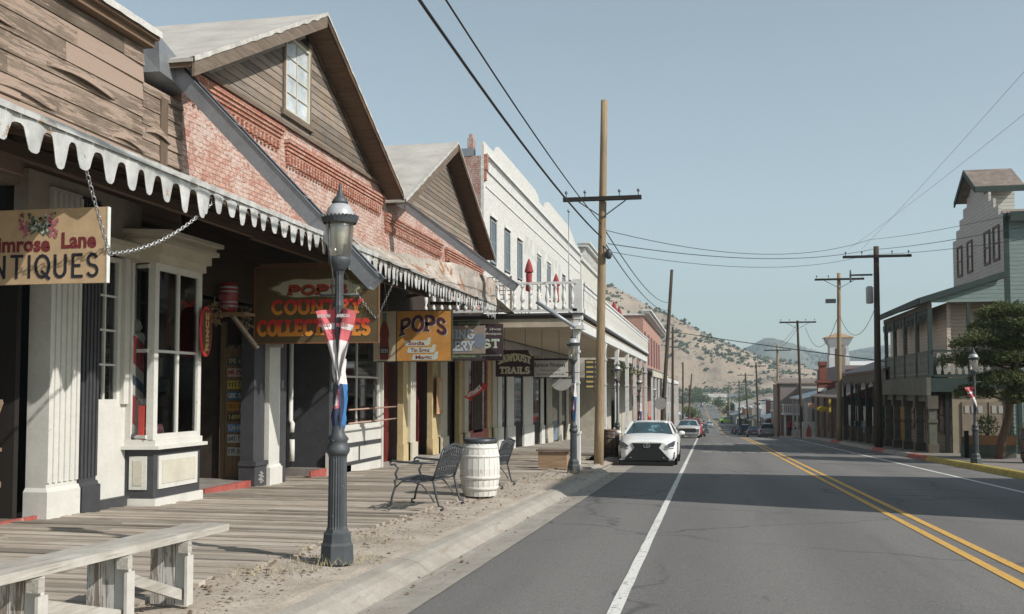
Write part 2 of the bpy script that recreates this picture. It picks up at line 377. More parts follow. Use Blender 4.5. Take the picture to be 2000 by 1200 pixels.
# pebbles, leaves and dry grass on the verge: nobody could count them
m = MB(); rnd = random.Random(3)
for k in range(2600):
    y = 4+rnd.random()**1.7*24; x = rnd.choice([-3.9+rnd.gauss(0,.1), -3.0-rnd.random()*.95, -3.3-rnd.random()*.6])
    if k % 9 == 0: x = -2.25-rnd.random()*.5
    z = rz(y)+(.14 if x < -2.95 else 0.0); s_ = .005+rnd.random()**4*.02
    a = rnd.random()*6.3; pts = [(x+math.cos(a+t)*s_*(1+.5*rnd.random()), y+math.sin(a+t)*s_*(1+.6*rnd.random()), z) for t in (0, 1.6, 3.1, 4.7)]
    m.add(pts+[(x, y, z+s_*.8)], [(0,1,4),(1,2,4),(2,3,4),(3,0,4)])
tag(m.build('pebbles', paint('pebble_leaf_brown', (.15,.105,.075), .9, .4, 9), fixn=False), 'scattered pebbles and dry leaves lying on the dirt verge', 'debris', kind='stuff')
m = MB()
for (cx, cy, nn, rr) in ((-3.31,8.65,170,.42),(-3.6,7.9,90,.4),(-3.5,10.4,60,.4),(-3.0,21.,120,.5),(-3.9,9.6,50,.3),(-2.9,24.,160,.5)):
    for k in range(nn):
        a = rnd.random()*6.3; r_ = rr*math.sqrt(rnd.random()); x = cx+math.cos(a)*r_; y = cy+math.sin(a)*r_; z = rz(y)+.14; h = .03+.06*rnd.random(); b_ = rnd.random()*6.3
        dx, dy = math.cos(b_)*.004, math.sin(b_)*.004; lx, ly = rnd.gauss(0,.05), rnd.gauss(0,.05)
        m.add([(x-dx,y-dy,z),(x+dx,y+dy,z),(x+lx,y+ly,z+h)], [(0,1,2)])
tag(m.build('dry_grass', paint('straw', (.34,.29,.17), .9, .3, 9), fixn=False), 'wisps of dry straw coloured grass on the dirt verge', 'grass', kind='stuff')
# boardwalk: every plank real, running from the shops to the verge
BW = wood('boardwalk_planks', (.24,.20,.165), (.44,.385,.32), 'X', (.47,.42,.36), streak=50, isl=.45)
m = MB(); y = -2.; rnd = random.Random(11)
while y < 37:
    w = .098+rnd.random()*.02; e = -3.92+rnd.uniform(-.07, .07)-.1*sm(6, 2, y); dz = rnd.uniform(-.008, .008)+(.014 if rnd.random() < .15 else 0); sp_ = rnd.choice([-5.2,-6.1,-6.9,-7.4])+rnd.uniform(-.2,.2); tl = rnd.uniform(-.006,.006)
    z = bz(y+w/2)+dz
    for (a, b_) in ((-8.9, sp_-.003), (sp_+.003, e)):
        m.add([(a,y,z-.04),(b_,y,z-.04),(b_,y+w,z-.04),(a,y+w,z-.04),(a,y,z+tl),(b_,y,z+tl),(b_,y+w,z-tl),(a,y+w,z-tl)], [(0,3,2,1),(4,5,6,7),(0,1,5,4),(1,2,6,5),(2,3,7,6),(3,0,4,7)])
        tl += rnd.uniform(-.005,.005)
    y += w+.010+rnd.random()**2*.016+(rnd.uniform(.02,.05) if rnd.random() < .16 else 0)
struct(m.build('boardwalk', BW))
strip('boardwalk_bed', BLACK, -8.9, -4.02, [-3,10,20,37.2], .08)
strip('sidewalk', CONC, -9.2, -3.3, [37.3+i*5 for i in range(80)], .135)
# right-hand pavement with yellow and red kerb
YK2 = paint('yellow_kerb_paint', (.40,.30,.07), .8, .2, 4, (.3,.27,.22), .05); RK = paint('red_kerb_paint', (.35,.09,.07), .8, .2, 4, (.3,.27,.22), .02)
kp = [(7.65,-.01),(7.72,.12),(7.76,.15),(7.95,.155),(7.96,.1)]
def kerb_piece(a, b, mat, nm): 
    n_ = max(2, int((b-a)/1.)); return profile_strip(nm, mat, kp, [a+(b-a)*i/n_ for i in range(n_+1)], .01)
kerb_piece(6, 38, YK2, 'kerb'); kerb_piece(38, 41.5, RK, 'kerb'); kerb_piece(41.5, 47, CONC, 'kerb'); kerb_piece(47, 50, RK, 'kerb'); kerb_piece(50, 62, CONC, 'kerb'); kerb_piece(62, 66, RK, 'kerb'); kerb_piece(66, 190, CONC, 'kerb')
PAV = paint('dark_paving', (.20,.18,.16), .9, .2, 1.5, bump=.3)
strip('sidewalk', PAV, 7.9, 14.5, [0+i*4 for i in range(60)], .14)
# ------------------------------------------------ hills: real terrain behind the town
def hillmat(name, c1, c2, c3):
    n = N(name); a = n.noise(n.pos, .018, 7, .7); b = n.noise(n.pos, .3, 4, .7); d = n.noise(n.pos, .05, 5, .6)
    c = n.mix(n.ramp(a, [(.35, 0.), (.65, 1.)]), c1, c2); c = n.mix(n.ramp(b, [(.5, 0.), (.72, .55)]), c, c3)
    c = n.mix(n.ramp(d, [(.54, 0.), (.62, .7)]), c, (.19,.15,.135)); n.bump(b, .6, 1.5); return n.fin(c, .95, .05)
HM1 = hillmat('dry_hillside', (.30,.235,.18), (.40,.325,.25), (.17,.155,.12)); HM2 = hillmat('far_hillside', (.13,.15,.13), (.21,.20,.17), (.07,.10,.09))
def pol(px, D):          # ground point under bearing px at distance D
    d = ray(px, 700); k = D/math.hypot(d[0], d[1]); return d[0]*k, d[1]*k
def interp(tab, x):
    if x <= tab[0][0]: return tab[0][1]
    for (a, b), (c, d) in zip(tab, tab[1:]):
        if x <= c: return b+(d-b)*(x-a)/(c-a)
    return tab[-1][1]
def hillz(x, y, ridge, fade):
    pass
def hill(name, mat, tab, D0, D1, Dback, px0, px1, step, amp, label=None):
    """tab: (bearing, skyline height in pixel rows above the level horizon); ridge stands at distance D1"""
    m = MB(); cols = []; px = px0
    while px <= px1: cols.append(px); px += step
    nr = 40; vs = []; fs = []; hs = {}
    for px in cols:
        top = interp(tab, px)
        for r_ in range(nr):
            t = r_/(nr-5); D = D0+(D1-D0)*t
            if t > 1: D = D1+(Dback-D1)*(t-1)*(nr-5)/5.
            x, y = pol(px, D)
            zt = CZ+top/F*D1
            base = -8
            e = sm(0, 1.08, t) if t <= 1 else 1-(D-D1)/(Dback-D1)
            e = e*(.93+.07*1) 
            z = base+(zt-base)*e
            z += amp*((.55-1.6*abs(noise.noise(Vector((x*.009+y*.004, y*.0035, 1.7)))))*.8+.7*noise.fractal(Vector((x*.013, y*.013, 1.7)), 1.0, 2.1, 6)*min(1, t*2.)*(1-.93*sm(.7,1,t)))
            if y < 800 and abs(x-rx(y)) < 60: z = min(z, rz(y)-.4+max(0, abs(x-rx(y))-14)*.25)
            vs.append((x, y, z))
    for i in range(len(cols)-1):
        for j in range(nr-1): fs.append((i*nr+j, i*nr+j+1, (i+1)*nr+j+1, (i+1)*nr+j))
    m.add(vs, fs, 0, True); struct(m.build(name, mat)); return vs, nr, cols
T1 = [(700,230),(1000,210),(1150,205),(1190,197),(1230,172),(1260,155),(1290,142),(1320,128),(1345,112),(1370,95),(1400,86),(1440,68),(1490,48),(1560,30),(1620,8),(1700,5),(1800,-8)]
v1, nr1, c1_ = hill('hill', HM1, T1, 540, 1000, 1600, 700, 1800, 6, 20)
T2 = [(1200,40),(1400,62),(1440,72),(1470,84),(1492,97),(1510,98),(1530,93),(1560,84),(1600,70),(1640,66),(1680,74),(1720,80),(1760,84),(1820,88),(1900,80),(2000,74),(2300,40)]
hill('hill', HM2, T2, 1500, 2500, 3200, 1200, 2300, 14, 14)
# shrubs dotting the near hillside (far past counting)
m = MB(); rnd = random.Random(5); tris = []
nc = len(c1_)
for k in range(9500):
    i = rnd.randrange(nc-1); j = rnd.randrange(2, nr1-5); u, w = rnd.random(), rnd.random()
    p = Vector(v1[i*nr1+j])*(1-u)*(1-w)+Vector(v1[(i+1)*nr1+j])*u*(1-w)+Vector(v1[i*nr1+j+1])*(1-u)*w+Vector(v1[(i+1)*nr1+j+1])*u*w
    if noise.noise(p*.012) < .0 and rnd.random() < .75: continue
    s_ = .7+rnd.random()**3*2.6
    for q in range(2):
        c = p+Vector((rnd.gauss(0,.5), rnd.gauss(0,.5), .3+rnd.random()*.3))*s_; r_ = s_*(.5+.4*rnd.random()); ph = rnd.random()*6
        ring = [c+Vector((math.cos(ph+t)*r_*rnd.uniform(.7,1.2), math.sin(ph+t)*r_*rnd.uniform(.7,1.2), rnd.uniform(-.2,.3)*r_)) for t in (0,1.26,2.5,3.77,5.03)]
        top = c+Vector((rnd.gauss(0,.2)*r_, 0, r_*rnd.uniform(.7,1.1))); bot = c-Vector((0,0,r_*.8))
        m.add(ring+[top, bot], [(a_, (a_+1) % 5, 5) for a_ in range(5)]+[((a_+1) % 5, a_, 6) for a_ in range(5)])
tag(m.build('scrub', paint('scrub_green', (.07,.085,.05), .95, .4, .05), fixn=False), 'dark juniper scrub dotted over the dry hillside', 'scrub', kind='stuff')
m = MB()
for k in range(2600):   # trees on the far ridge
    px = rnd.uniform(1400, 1900); t = rnd.random()**.6; D = 2500-900*(1-t); x, y = pol(px, D); top = interp(T2, px)
    z = -8+(CZ+top/F*2500+8)*sm(0,1.08,(D-1500)/1000.)-1; s_ = rnd.uniform(2.2,5)
    ring = [Vector((x+math.cos(a_)*s_*.7, y+math.sin(a_)*s_*.7, z)) for a_ in (0,1.57,3.14,4.7)]
    m.add(ring+[Vector((x,y,z+s_*1.6))], [(0,1,4),(1,2,4),(2,3,4),(3,0,4)])
tag(m.build('distant_forest', paint('far_pines', (.075,.095,.09), .95, .3, .05), fixn=False), 'dark pines covering the distant blue ridge', 'forest', kind='stuff')
# ================================================= LEFT ROW
FX = -8.3
rnd = random.Random(21)
BRICK = brick('pink_washed_brick', (.40,.19,.145), (.52,.33,.265), (.24,.18,.15), (.50,.42,.375), .50, bw=.23, bh=.088)  # mortar tone darkened to paint in the shadow between brick courses
BRICKT = brick('corbel_brick', (.42,.17,.12), (.52,.27,.20), (.20,.13,.10), (.52,.42,.36), .2, bw=.23, bh=.07)
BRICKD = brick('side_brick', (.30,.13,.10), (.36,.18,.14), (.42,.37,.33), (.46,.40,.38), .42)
SIDE1 = wood('peeling_siding', (.16,.12,.09), (.31,.245,.19), 'Y', (.11,.08,.06), peel=(.30,.225,.18), peelamt=.44, isl=.5, streak=26)
GABLE = wood('gable_siding', (.15,.125,.105), (.29,.245,.205), 'Y', (.33,.22,.13), isl=.4, amt=.35, streak=30)
RAKE = wood('rake_board', (.11,.085,.065), (.21,.165,.13), 'Y', isl=.2); RAKE_SHADED = wood('shaded_rake_board', (.045,.032,.025), (.09,.062,.045), 'Y', (.20,.11,.05), isl=.2, amt=.5)  # right slopes get a darker copy of the rake wood, shade in its colour
SOFF = wood('soffit_wood', (.10,.065,.045), (.18,.12,.08), 'X', isl=.3)
ROOFG = paint('pale_roofing', (.42,.395,.36), .8, .12, 1.2, (.30,.27,.24), .0, wsc=5)
TRIMM = paint('weathered_zinc', (.55,.55,.53), .55, .2, 3, (.40,.27,.18), -.02, metal=.25, wsc=4)
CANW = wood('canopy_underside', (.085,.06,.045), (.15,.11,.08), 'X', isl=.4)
BEAMW = wood('canopy_beam', (.09,.065,.048), (.16,.12,.085), 'Y', isl=.2)

def boards(m, X, y0, y1, zlo, zhi, pitch, thick=.018, jag=.0, seg=2.6, lapd=.012, r=rnd, clip=None):
    """lapped boards on a wall facing +X; clip(z) -> (ya, yb) limits; each board is its own island"""
    z = zlo
    while z < zhi-.02:
        zt = min(zhi, z+pitch)
        ya, yb = (y0, y1) if clip is None else clip((z+zt)/2)
        if clip is not None: la, lb = clip(z); ta, tb = clip(zt)
        y = ya; cut = [ya]
        while y < yb-seg*.6:
            y += seg*r.uniform(.6, 1.5)
            if y < yb-.4: cut.append(y)
        cut.append(yb)
        for i, (a, b) in enumerate(zip(cut, cut[1:])):
            g = .004; o1 = r.uniform(-1, 1)*jag; o2 = r.uniform(-1, 1)*jag
            a0 = a1 = a+g; b0 = b1 = b-g
            if clip is not None:
                if i == 0: a0, a1 = la, ta
                if i == len(cut)-2: b0, b1 = lb, tb
                if b1 <= a1: b1 = a1+.01
            m.add([(X-.02,a0,z+.004),(X-.02,b0,z+.004),(X-.02,b1,zt),(X-.02,a1,zt),
                   (X+thick+lapd,a0,z+.004+o1*.3),(X+thick+lapd+abs(o2)*.6,b0,z+.004+o2*.3),(X+thick,b1,zt-.004),(X+thick,a1,zt-.004)],
                  [(0,3,2,1),(4,5,6,7),(0,1,5,4),(1,2,6,5),(2,3,7,6),(3,0,4,7)])
        z = zt

def scallops(X, y0, y1, ztop, band, depth, per, r, drop=0., miss=.05):
    """cut sheet-metal skirt of rounded drips hanging along a canopy edge"""
    m = MB(); y = y0; top = []; bot = []
    while y < y1:
        p = per*r.uniform(.85, 1.15); dd = depth*r.uniform(.7, 1.12)*(0.35 if r.random() < miss else 1)
        n_ = 12; sag = r.uniform(-.015,.015); skew = r.uniform(-.08,.08)
        for i in range(n_):
            u = i/n_; s_ = .5-.5*math.tanh(2.0*math.cos(2*math.pi*(u+skew*math.sin(math.pi*u)*.5)))/math.tanh(2.0)
            yy = y+u*p; zt = ztop+.012*noise.noise(Vector((yy*2.1, 0, 0)))
            top.append((yy, zt)); bot.append((yy, zt-band-s_*dd+sag*s_))
        y += p
    k = len(top); wv = lambda yy: .02*noise.noise(Vector((yy*3, 4, 0)))
    vs = [(X+wv(a), a, z) for a, z in top]+[(X+wv(a)+.02*noise.noise(Vector((a*5, 2, 1)))-.02, a, z) for a, z in bot]
    vs += [(x-.006, a, z) for x, a, z in vs]
    fs = []
    for i in range(k-1):
        fs += [(i, i+1, k+i+1, k+i), (2*k+i, 3*k+i, 3*k+i+1, 2*k+i+1), (k+i, k+i+1, 3*k+i+1, 3*k+i), (i+1, i, 2*k+i, 2*k+i+1)]
    return m.add(vs, fs)
def canopy(root, y0, y1, zf, zb, name='canopy', xf=-5.7, joist=.85):
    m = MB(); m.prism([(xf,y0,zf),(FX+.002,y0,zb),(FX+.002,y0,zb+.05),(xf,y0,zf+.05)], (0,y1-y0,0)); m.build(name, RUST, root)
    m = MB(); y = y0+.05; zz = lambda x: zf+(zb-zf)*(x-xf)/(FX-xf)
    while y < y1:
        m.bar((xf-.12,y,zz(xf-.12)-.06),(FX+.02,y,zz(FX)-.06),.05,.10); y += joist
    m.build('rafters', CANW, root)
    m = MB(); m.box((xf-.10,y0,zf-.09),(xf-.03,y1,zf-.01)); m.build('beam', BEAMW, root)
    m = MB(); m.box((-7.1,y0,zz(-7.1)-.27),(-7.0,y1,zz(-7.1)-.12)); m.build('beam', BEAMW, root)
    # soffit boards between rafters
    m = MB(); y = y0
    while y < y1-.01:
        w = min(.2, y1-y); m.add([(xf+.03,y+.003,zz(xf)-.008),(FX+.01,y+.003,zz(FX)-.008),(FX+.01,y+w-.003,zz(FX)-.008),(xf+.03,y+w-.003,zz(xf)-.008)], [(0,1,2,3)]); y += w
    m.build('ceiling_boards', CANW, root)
def frame_window(root, X, y0, y1, z0, z1, cols=1, rows=2, fr=.06, mat=None, gl=None, face='X', name='window', bar=.028, depth=.06, Yc=None):
    """frame with bars and pane; face X: in a wall facing +X"""
    mat = mat or WHITE; gl = gl or GLASS; m = MB(); g = MB()
    def bx(a, b, c, d, t):   # u range, z range
        if face == 'X': m.box((X, a, c), (X+t, b, d))
        else: m.box((a, X-t, c), (b, X, d))
    bx(y0, y0+fr, z0, z1, depth); bx(y1-fr, y1, z0, z1, depth); bx(y0+fr, y1-fr, z0, z0+fr, depth); bx(y0+fr, y1-fr, z1-fr, z1, depth)
    for i in range(1, cols):
        u = y0+fr+(y1-y0-2*fr)*i/cols; bx(u-bar/2, u+bar/2, z0+fr, z1-fr, depth*.6)
    for i in range(1, rows):
        w = z0+fr+(z1-z0-2*fr)*i/rows
        us = [y0+fr]+[y0+fr+(y1-y0-2*fr)*k/cols for k in range(1, cols)]+[y1-fr]
        for k, (a, b) in enumerate(zip(us, us[1:])): bx(a+(bar/2 if k else 0), b-(bar/2 if k < cols-1 else 0), w-bar/2, w+bar/2, depth*.55)
    o = m.build(name, mat, root)
    if face == 'X': g.box((X+.004, y0+fr*.6, z0+fr*.6), (X+.010, y1-fr*.6, z1-fr*.6))
    else: g.box((y0+fr*.6, X-.010, z0+fr*.6), (y1-fr*.6, X-.004, z1-fr*.6))
    g.build('pane', gl, o); return o
def trough(root, Y, p, q, w=.26, h=.2, name='gutter_trough'):
    """open metal box gutter running down from the roof valley out over the canopy"""
    m = MB(); p = Vector(p); q = Vector(q); d = (q-p).normalized(); sd_ = Vector((0,1,0)); up = sd_.cross(d) if sd_.cross(d).z > 0 else d.cross(sd_)
    L = (q-p).length; c = (p+q)/2
    m.obox(c, d*L, sd_*w, up*.006); m.obox(c-sd_*w/2+up*h/2, d*L, sd_*.006, up*h); m.obox(c+sd_*w/2+up*h/2, d*L, sd_*.006, up*h)
    m.obox(c-sd_*w/2+up*(h+.006), d*L, sd_*.05, up*.008); m.obox(c+sd_*w/2+up*(h+.006), d*L, sd_*.05, up*.008)
    k = 3
    for i in range(k+1):
        t = p+d*L*(i/k)*.98+d*.01; m.obox(t+up*(h+.014), d*.03, sd_*(w+.04), up*.012)
    return m.build(name, GALV, root)

# ---------------------------------------------------------------- building 1: antiques shop with wooden false front
b1 = thing('wooden_shop', 'weathered wood clad shop with peeling boards, white bay window and charcoal trim', 'shop', (FX, 10.5, bz(10.5)))
Y1 = 14.57
m = MB(); boards(m, FX, 2., 13.42, 4.75, 6.62, .265, jag=.05, seg=3.2); m.build('upper_cladding', SIDE1, b1)
m = MB(); boards(m, FX+.001, 4.6, Y1, 4.1, 4.75, .22, jag=.04, seg=2.7); boards(m, FX+.002, 13.42, Y1, 4.75, 6.1, .24, jag=.05, seg=1.4); m.build('lower_cladding', SIDE1, b1)
rw = random.Random(77)
for (y0_, z0_, L_, bow) in ((11.2,5.62,1.5,.10),(12.6,5.05,.9,.07),(10.2,5.1,1.2,.05),(13.5,5.35,.7,.08),(9.0,5.9,1.6,.06)):
    m = MB(); vs = []; k = 10
    for i in range(k+1):
        t = i/k; b_ = bow*math.sin(math.pi*t)**.7*(.6+.4*t); z = z0_+.03*math.sin(t*5)
        vs += [(FX+.035+b_, y0_+L_*t, z), (FX+.05+b_*.4, y0_+L_*t, z+.12-.07*abs(2*t-1)), (FX+.03+b_*.3, y0_+L_*t, z+.125-.07*abs(2*t-1)), (FX+.02+b_, y0_+L_*t, z-.005)]
    m.add(vs, [(4*i+j, 4*i+(j+1)%4, 4*i+4+(j+1)%4, 4*i+4+j) for i in range(k) for j in range(4)]+[(0,3,2,1),(4*k,4*k+1,4*k+2,4*k+3)]); m.build('warped_board', SIDE1, b1)
m = MB(); m.box((FX-.02, 13.9, 4.35), (FX+.05, 14.1, 6.0)); m.build('post_patch', wood('dark_post', (.10,.07,.05), (.16,.12,.09), 'Z'), b1)
m = MB(); m.box((FX-.3, 2, 4.0), (FX-.022, 13.41, 6.62)); m.box((FX-.3, 13.41, 4.0), (FX-.022, 14.56, 6.1)); m.box((-18, 2, 4.0), (FX-.31, 2.2, 6.5)); m.box((-18,13.2,-.3),(FX-.31,13.4,6.4)); m.build('backing_wall', GREYW, b1)
m = MB(); m.box((FX-.1, 2, 6.62), (FX+.16, 13.5, 6.72)); m.box((FX-.1,2,6.72),(FX+.24,13.5,6.80)); m.build('cornice', wood('cornice_wood', (.14,.09,.06), (.22,.15,.10), 'Y'), b1)
m = MB(); vs = []; ys = [2+i*.16 for i in range(73)]
for y in ys:
    j = .03*noise.noise(Vector((y*2, 1, 1))); vs += [(FX+.28+j, y, 6.76+j), (FX+.27+j, y, 6.86+j*.6), (FX-.02, y, 7.06+j), (FX-.12, y, 7.05+j)]
fs = [(4*i+j, 4*i+j+1, 4*i+j+5, 4*i+j+4) for i in range(len(ys)-1) for j in range(3)]
m.add(vs, fs).build('flashing', paint('worn_white_flashing', (.50,.48,.45), .7, .15, 4, (.25,.2,.16), 0.), b1)
# storefront: solid boxes behind
canopy(b1, 3., Y1, 3.80, 4.45)
scallops(-5.69, 3., 10.4, 3.86, .13, .27, .36, rnd).build('scalloped_trim', TRIMM, b1)
scallops(-5.685, 10.43, 14.56, 3.86, .10, .25, .30, rnd).build('scalloped_trim', TRIMM, b1)
ya = yX(88, FX+.1); yb = yX(150, FX+.1)
fl = bz(11)
# open shelving recess left of the pilaster
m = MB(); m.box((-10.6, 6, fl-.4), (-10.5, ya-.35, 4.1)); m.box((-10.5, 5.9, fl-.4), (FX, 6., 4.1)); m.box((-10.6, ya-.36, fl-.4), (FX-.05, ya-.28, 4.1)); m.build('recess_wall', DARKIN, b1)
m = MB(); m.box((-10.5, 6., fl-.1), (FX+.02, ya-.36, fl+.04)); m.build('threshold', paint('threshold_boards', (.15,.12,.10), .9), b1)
m = MB(); m.box((FX+.02, 6, fl-.1), (FX+.06, ya+.1, fl+.045)); m.build('red_sill', REDP, b1)
SHW = wood('shelf_wood', (.17,.12,.08), (.30,.22,.15), 'Y')
m = MB()
for zz in (.42, .86, 1.45): m.box((-9.0, 6.05, zz+fl), (-8.5, ya-.38, zz+.045+fl))
m.bar((-8.5, ya-.42, .46+fl), (-8.5, ya-.9, .86+fl), .05, .05); m.bar((-8.5, ya-.42, 1.47+fl), (-8.5, ya-.62, 1.05+fl), .05, .05)
m.build('shelf', SHW, b1)
def pilaster(root, X, y0, y1, z0, z1, mat, base=.45, flutes=0, depth=.14, name='pilaster', pm=None):
    m = MB(); m.box((X-.15, y0, z0+base), (X+depth, y1, z1)); m.box((X-.15, y0-.04, z0-.15), (X+depth+.05, y1+.04, z0+base-.05))
    m.prism([(X-.15,y0-.04,z0+base-.05),(X+depth+.05,y0-.04,z0+base-.05),(X+depth,y0,z0+base),(X-.15,y0,z0+base)][0:4], (0,(y1-y0)+.04,0))
    if flutes:
        w = (y1-y0)/(flutes*2+1)
        for i in range(flutes+1): m.box((X+depth, y0+w*2*i, z0+base+.06), (X+depth+.022, y0+w*(2*i+1), z1-.05))
    return m.build(name, mat, root)
pilaster(b1, FX, ya, yb-.02, fl, 4.05, WHITE, .38, 5)
yc = yX(185, FX+.1)
pilaster(b1, FX, yb+.03, yc, bz(12), 4.05, CHARC, .42, 4)
yd = yX(232, FX); ye = yX(258, FX)
m = MB(); m.box((FX-.12, yc+.06, bz(12)-.1), (FX+.02, ye, zX(790, 215, FX))); m.build('stall_riser', WHITE, b1)
m = MB(); m.box((FX+.02, yc, bz(12)-.12), (FX+.1, ye+.1, bz(12)+.12)); m.build('skirting', CHARC, b1)
frame_window(b1, FX-.05, yc+.05, yd, zX(790, 215, FX), 3.35, 2, 4, .07, WHITE, CLEAR)
m = MB(); m.box((FX-.12, yd, zX(790,215,FX)), (FX+.08, yd+.12, 3.4)); m.box((FX-.12, yd+.16, zX(790,215,FX)), (FX+.06, ye-.02, 3.4)); m.build('corner_post', WHITE, b1)
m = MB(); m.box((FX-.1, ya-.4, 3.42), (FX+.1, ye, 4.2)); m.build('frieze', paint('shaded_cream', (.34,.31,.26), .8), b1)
m = MB(); m.box((FX+.1, yc-.1, 3.36), (FX+.22, ye, 3.5)); m.box((FX+.1, yc-.1, 3.5),(FX+.28, ye, 3.56)); m.build('cornice_moulding', CREAM, b1)
# bay window
bX = -7.85; y_a = yX(250, FX+.05); y_b = yX(302, bX); y_c = yX(392, bX); y_d = y_c+.04
zs = zX(862, 300, bX); zt = zX(512, 300, bX); zbb = bz(14)
bay = [(FX, y_a), (bX, y_b), (bX, y_c), (FX, y_d)]
def inset(pts, o):
    (x0,y0),(x1,y1),(x2,y2),(x3,y3) = pts; return [(x0, y0-o*1.2), (x1+o, y1-o*.5), (x2+o, y2+o*.6), (x3, y3+o*.6)]
def slab(m, o, z0, z1): m.prism([(x, y, z0) for x, y in inset(bay, o)], (0, 0, z1-z0))
BW_ = thing  # (alias unused)
m = MB(); slab(m, .05, zbb-.1, zs-.83); m.build('bay_base', WHITE, b1)
m = MB(); slab(m, .0, zs-.83, zs-.12); bp = m.build('bay_panel_wall', CHARC, b1)
m = MB(); m.box((bX, y_b+.12, zs-.70), (bX+.02, y_c-.10, zs-.22)); d_ = Vector((bX-FX, y_b-y_a, 0)); d_.normalize(); nn_ = Vector((d_.y, -d_.x, 0))
mid = Vector(((FX+bX)/2, (y_a+y_b)/2, zs-.46)); 
if nn_.y > 0: nn_ = -nn_
m.obox(mid+nn_*.01, d_*.26, nn_*.02, Vector((0,0,.48))); m.build('white_panel', WHITE, bp)
m = MB(); m.box((bX+.02, y_b+.2, zs-.63), (bX+.028, y_c-.18, zs-.29)); m.obox(mid+nn_*.024, d_*.14, nn_*.008, Vector((0,0,.36))); m.build('inner_panel', CREAM, bp)
m = MB(); slab(m, .1, zs-.12, zs-.07); slab(m, .03, zs-.07, zs+.02); m.build('bay_sill', WHITE, b1)
def bay_post(m, x, y, s_=.05, z0=None, z1=None): m.box((x-s_, y-s_, z0 or zs+.02), (x+s_, y+s_, z1 or zt))
m = MB(); bay_post(m, FX+.06, y_a+.03); bay_post(m, bX-.05, y_b+.02, .055); bay_post(m, bX-.05, y_c-.05)
m.box((bX-.07, y_b+.08, zt-.1), (bX, y_c-.10, zt)); m.box((bX-.07, y_b+.08, zs+.02), (bX, y_c-.10, zs+.1))
zm = zX(688, 340, bX)
ys_ = [y_b+.08]+[y_b+.08+(y_c-y_b-.18)*k/2 for k in (1,)]+[y_c-.10]
for k in (1,): yy = ys_[k]; m.box((bX-.06, yy-.025, zs+.1), (bX-.01, yy+.025, zt-.1))
for a, b in zip(ys_, ys_[1:]): m.box((bX-.055, a+(.025 if a > ys_[0] else 0), zm-.02), (bX-.015, b-(.025 if b < ys_[-1] else 0), zm+.02))
p0 = Vector((FX+.1, y_a+.08, 0)); p1 = Vector((bX-.09, y_b-.04, 0))
for z_ in (zs+.06, zm, zt-.05): m.bar(p0+Vector((0,0,z_)), p1+Vector((0,0,z_)), .05, .05)
bw = m.build('bay_window', WHITE, b1)
m = MB(); m.box((bX-.045, y_b+.05, zs), (bX-.04, y_c-.08, zt)); 
n0 = Vector((FX+.06, y_a+.03, zs)); n1 = Vector((bX-.05, y_b+.02, zs)); m.quad(n0, n1, n1+Vector((0,0,zt-zs)), n0+Vector((0,0,zt-zs))); 
m.box((FX+.02, y_c-.055, zs), (bX-.09, y_c-.05, zt)); m.build('pane', CLEAR, bw)
m = MB(); slab(m, .05, zt, zt+.12); slab(m, .12, zt+.12, zt+.26); slab(m, .22, zt+.26, zt+.33); slab(m, .18, zt+.33, zt+.40); slab(m, .28, zt+.40, zt+.46); m.build('bay_cornice', CREAM, b1)
m = MB(); m.box((-10.4, y_a-.2, zs-.1), (FX-.001, y_d+.02, zs)); m.box((-10.5, yc-.5, zbb), (-10.4, y_d+.02, 4)); m.box((-10.5,yc-.1,zbb),(FX-.14,yc,4)); m.box((-10.5,y_d+.0,zs),(FX-.02,y_d+.04,4)); m.box((-10.4, yc, 3.42),(FX-.001, y_d, 3.46)); m.build('shop_interior', DARKIN, b1)
# goods in the bay window
def barber_pole():
    n = N('barber_stripes'); sp = n.n('ShaderNodeSeparateXYZ'); n.l(n.pos, sp.inputs[0])
    t = n.math('FRACT', n.math('ADD', n.math('MULTIPLY', sp.outputs[2], 1.15), n.math('MULTIPLY', n.math('ADD', sp.outputs[0], sp.outputs[1]), .75)))
    c = n.ramp(t, [(0., (.35,.04,.05)), (.33, (.5,.47,.43)), (.5, (.07,.11,.2)), (.66, (.5,.47,.43)), (.85, (.35,.04,.05))], 'CONSTANT'); st = n.fin(c, .4, .4)
    m = MB(); m.lathe([(.13,0),(.15,.05),(.13,.1)], (-8.22, 13.27, zs), 16); root = m.build('barber_pole', CHARC)
    tag(root, 'red white and blue striped barber pole standing inside the bay window', 'barber pole')
    m = MB(); m.lathe([(.115,.1),(.115,1.45),(.13,1.5),(.1,1.58)], (-8.22, 13.27, zs), 18); m.build('striped_column', st, root)
    m = MB(); m.lathe([(.05,1.58),(.09,1.66),(.06,1.74),(.02,1.78)], (-8.22, 13.27, zs), 14); m.build('finial', CREAM, root)
barber_pole()
m = MB(); m.obox((-8.02, y_b+.10, zs+.26), (.05,.24,0), (.1,-.02,0), (0,0,.5)); o = m.build('goods_box', paint('goods_red', (.50,.06,.05), .5)); tag(o, 'tall red printed carton standing at the left of the bay window', 'box')
m = MB(); m.obox((-7.965, y_b+.10, zs+.36), (.0,.16,0), (.004,0,0), (0,0,.09)); m.build('printed_panel', paint('goods_yellow', (.6,.45,.1), .5), o)
m = MB(); m.lathe([(.02,0),(.11,.03),(.14,.12),(.12,.2),(.05,.25),(.06,.3),(.085,.33)], (-7.98, y_b+.22, zs+.02), 20); o = m.build('round_vase', paint('glazed_plum', (.05,.015,.02), .12, spec=.7)); tag(o, 'round dark plum glazed vase behind the bay window glass', 'vase')
m = MB(); m.lathe([(.05,0),(.05,.62)], (-7.96, y_b+.42, zs+.02), 14); o = m.build('poster_tube', paint('goods_blue', (.08,.28,.6), .5)); tag(o, 'upright blue and white tube standing in the bay window', 'tube')
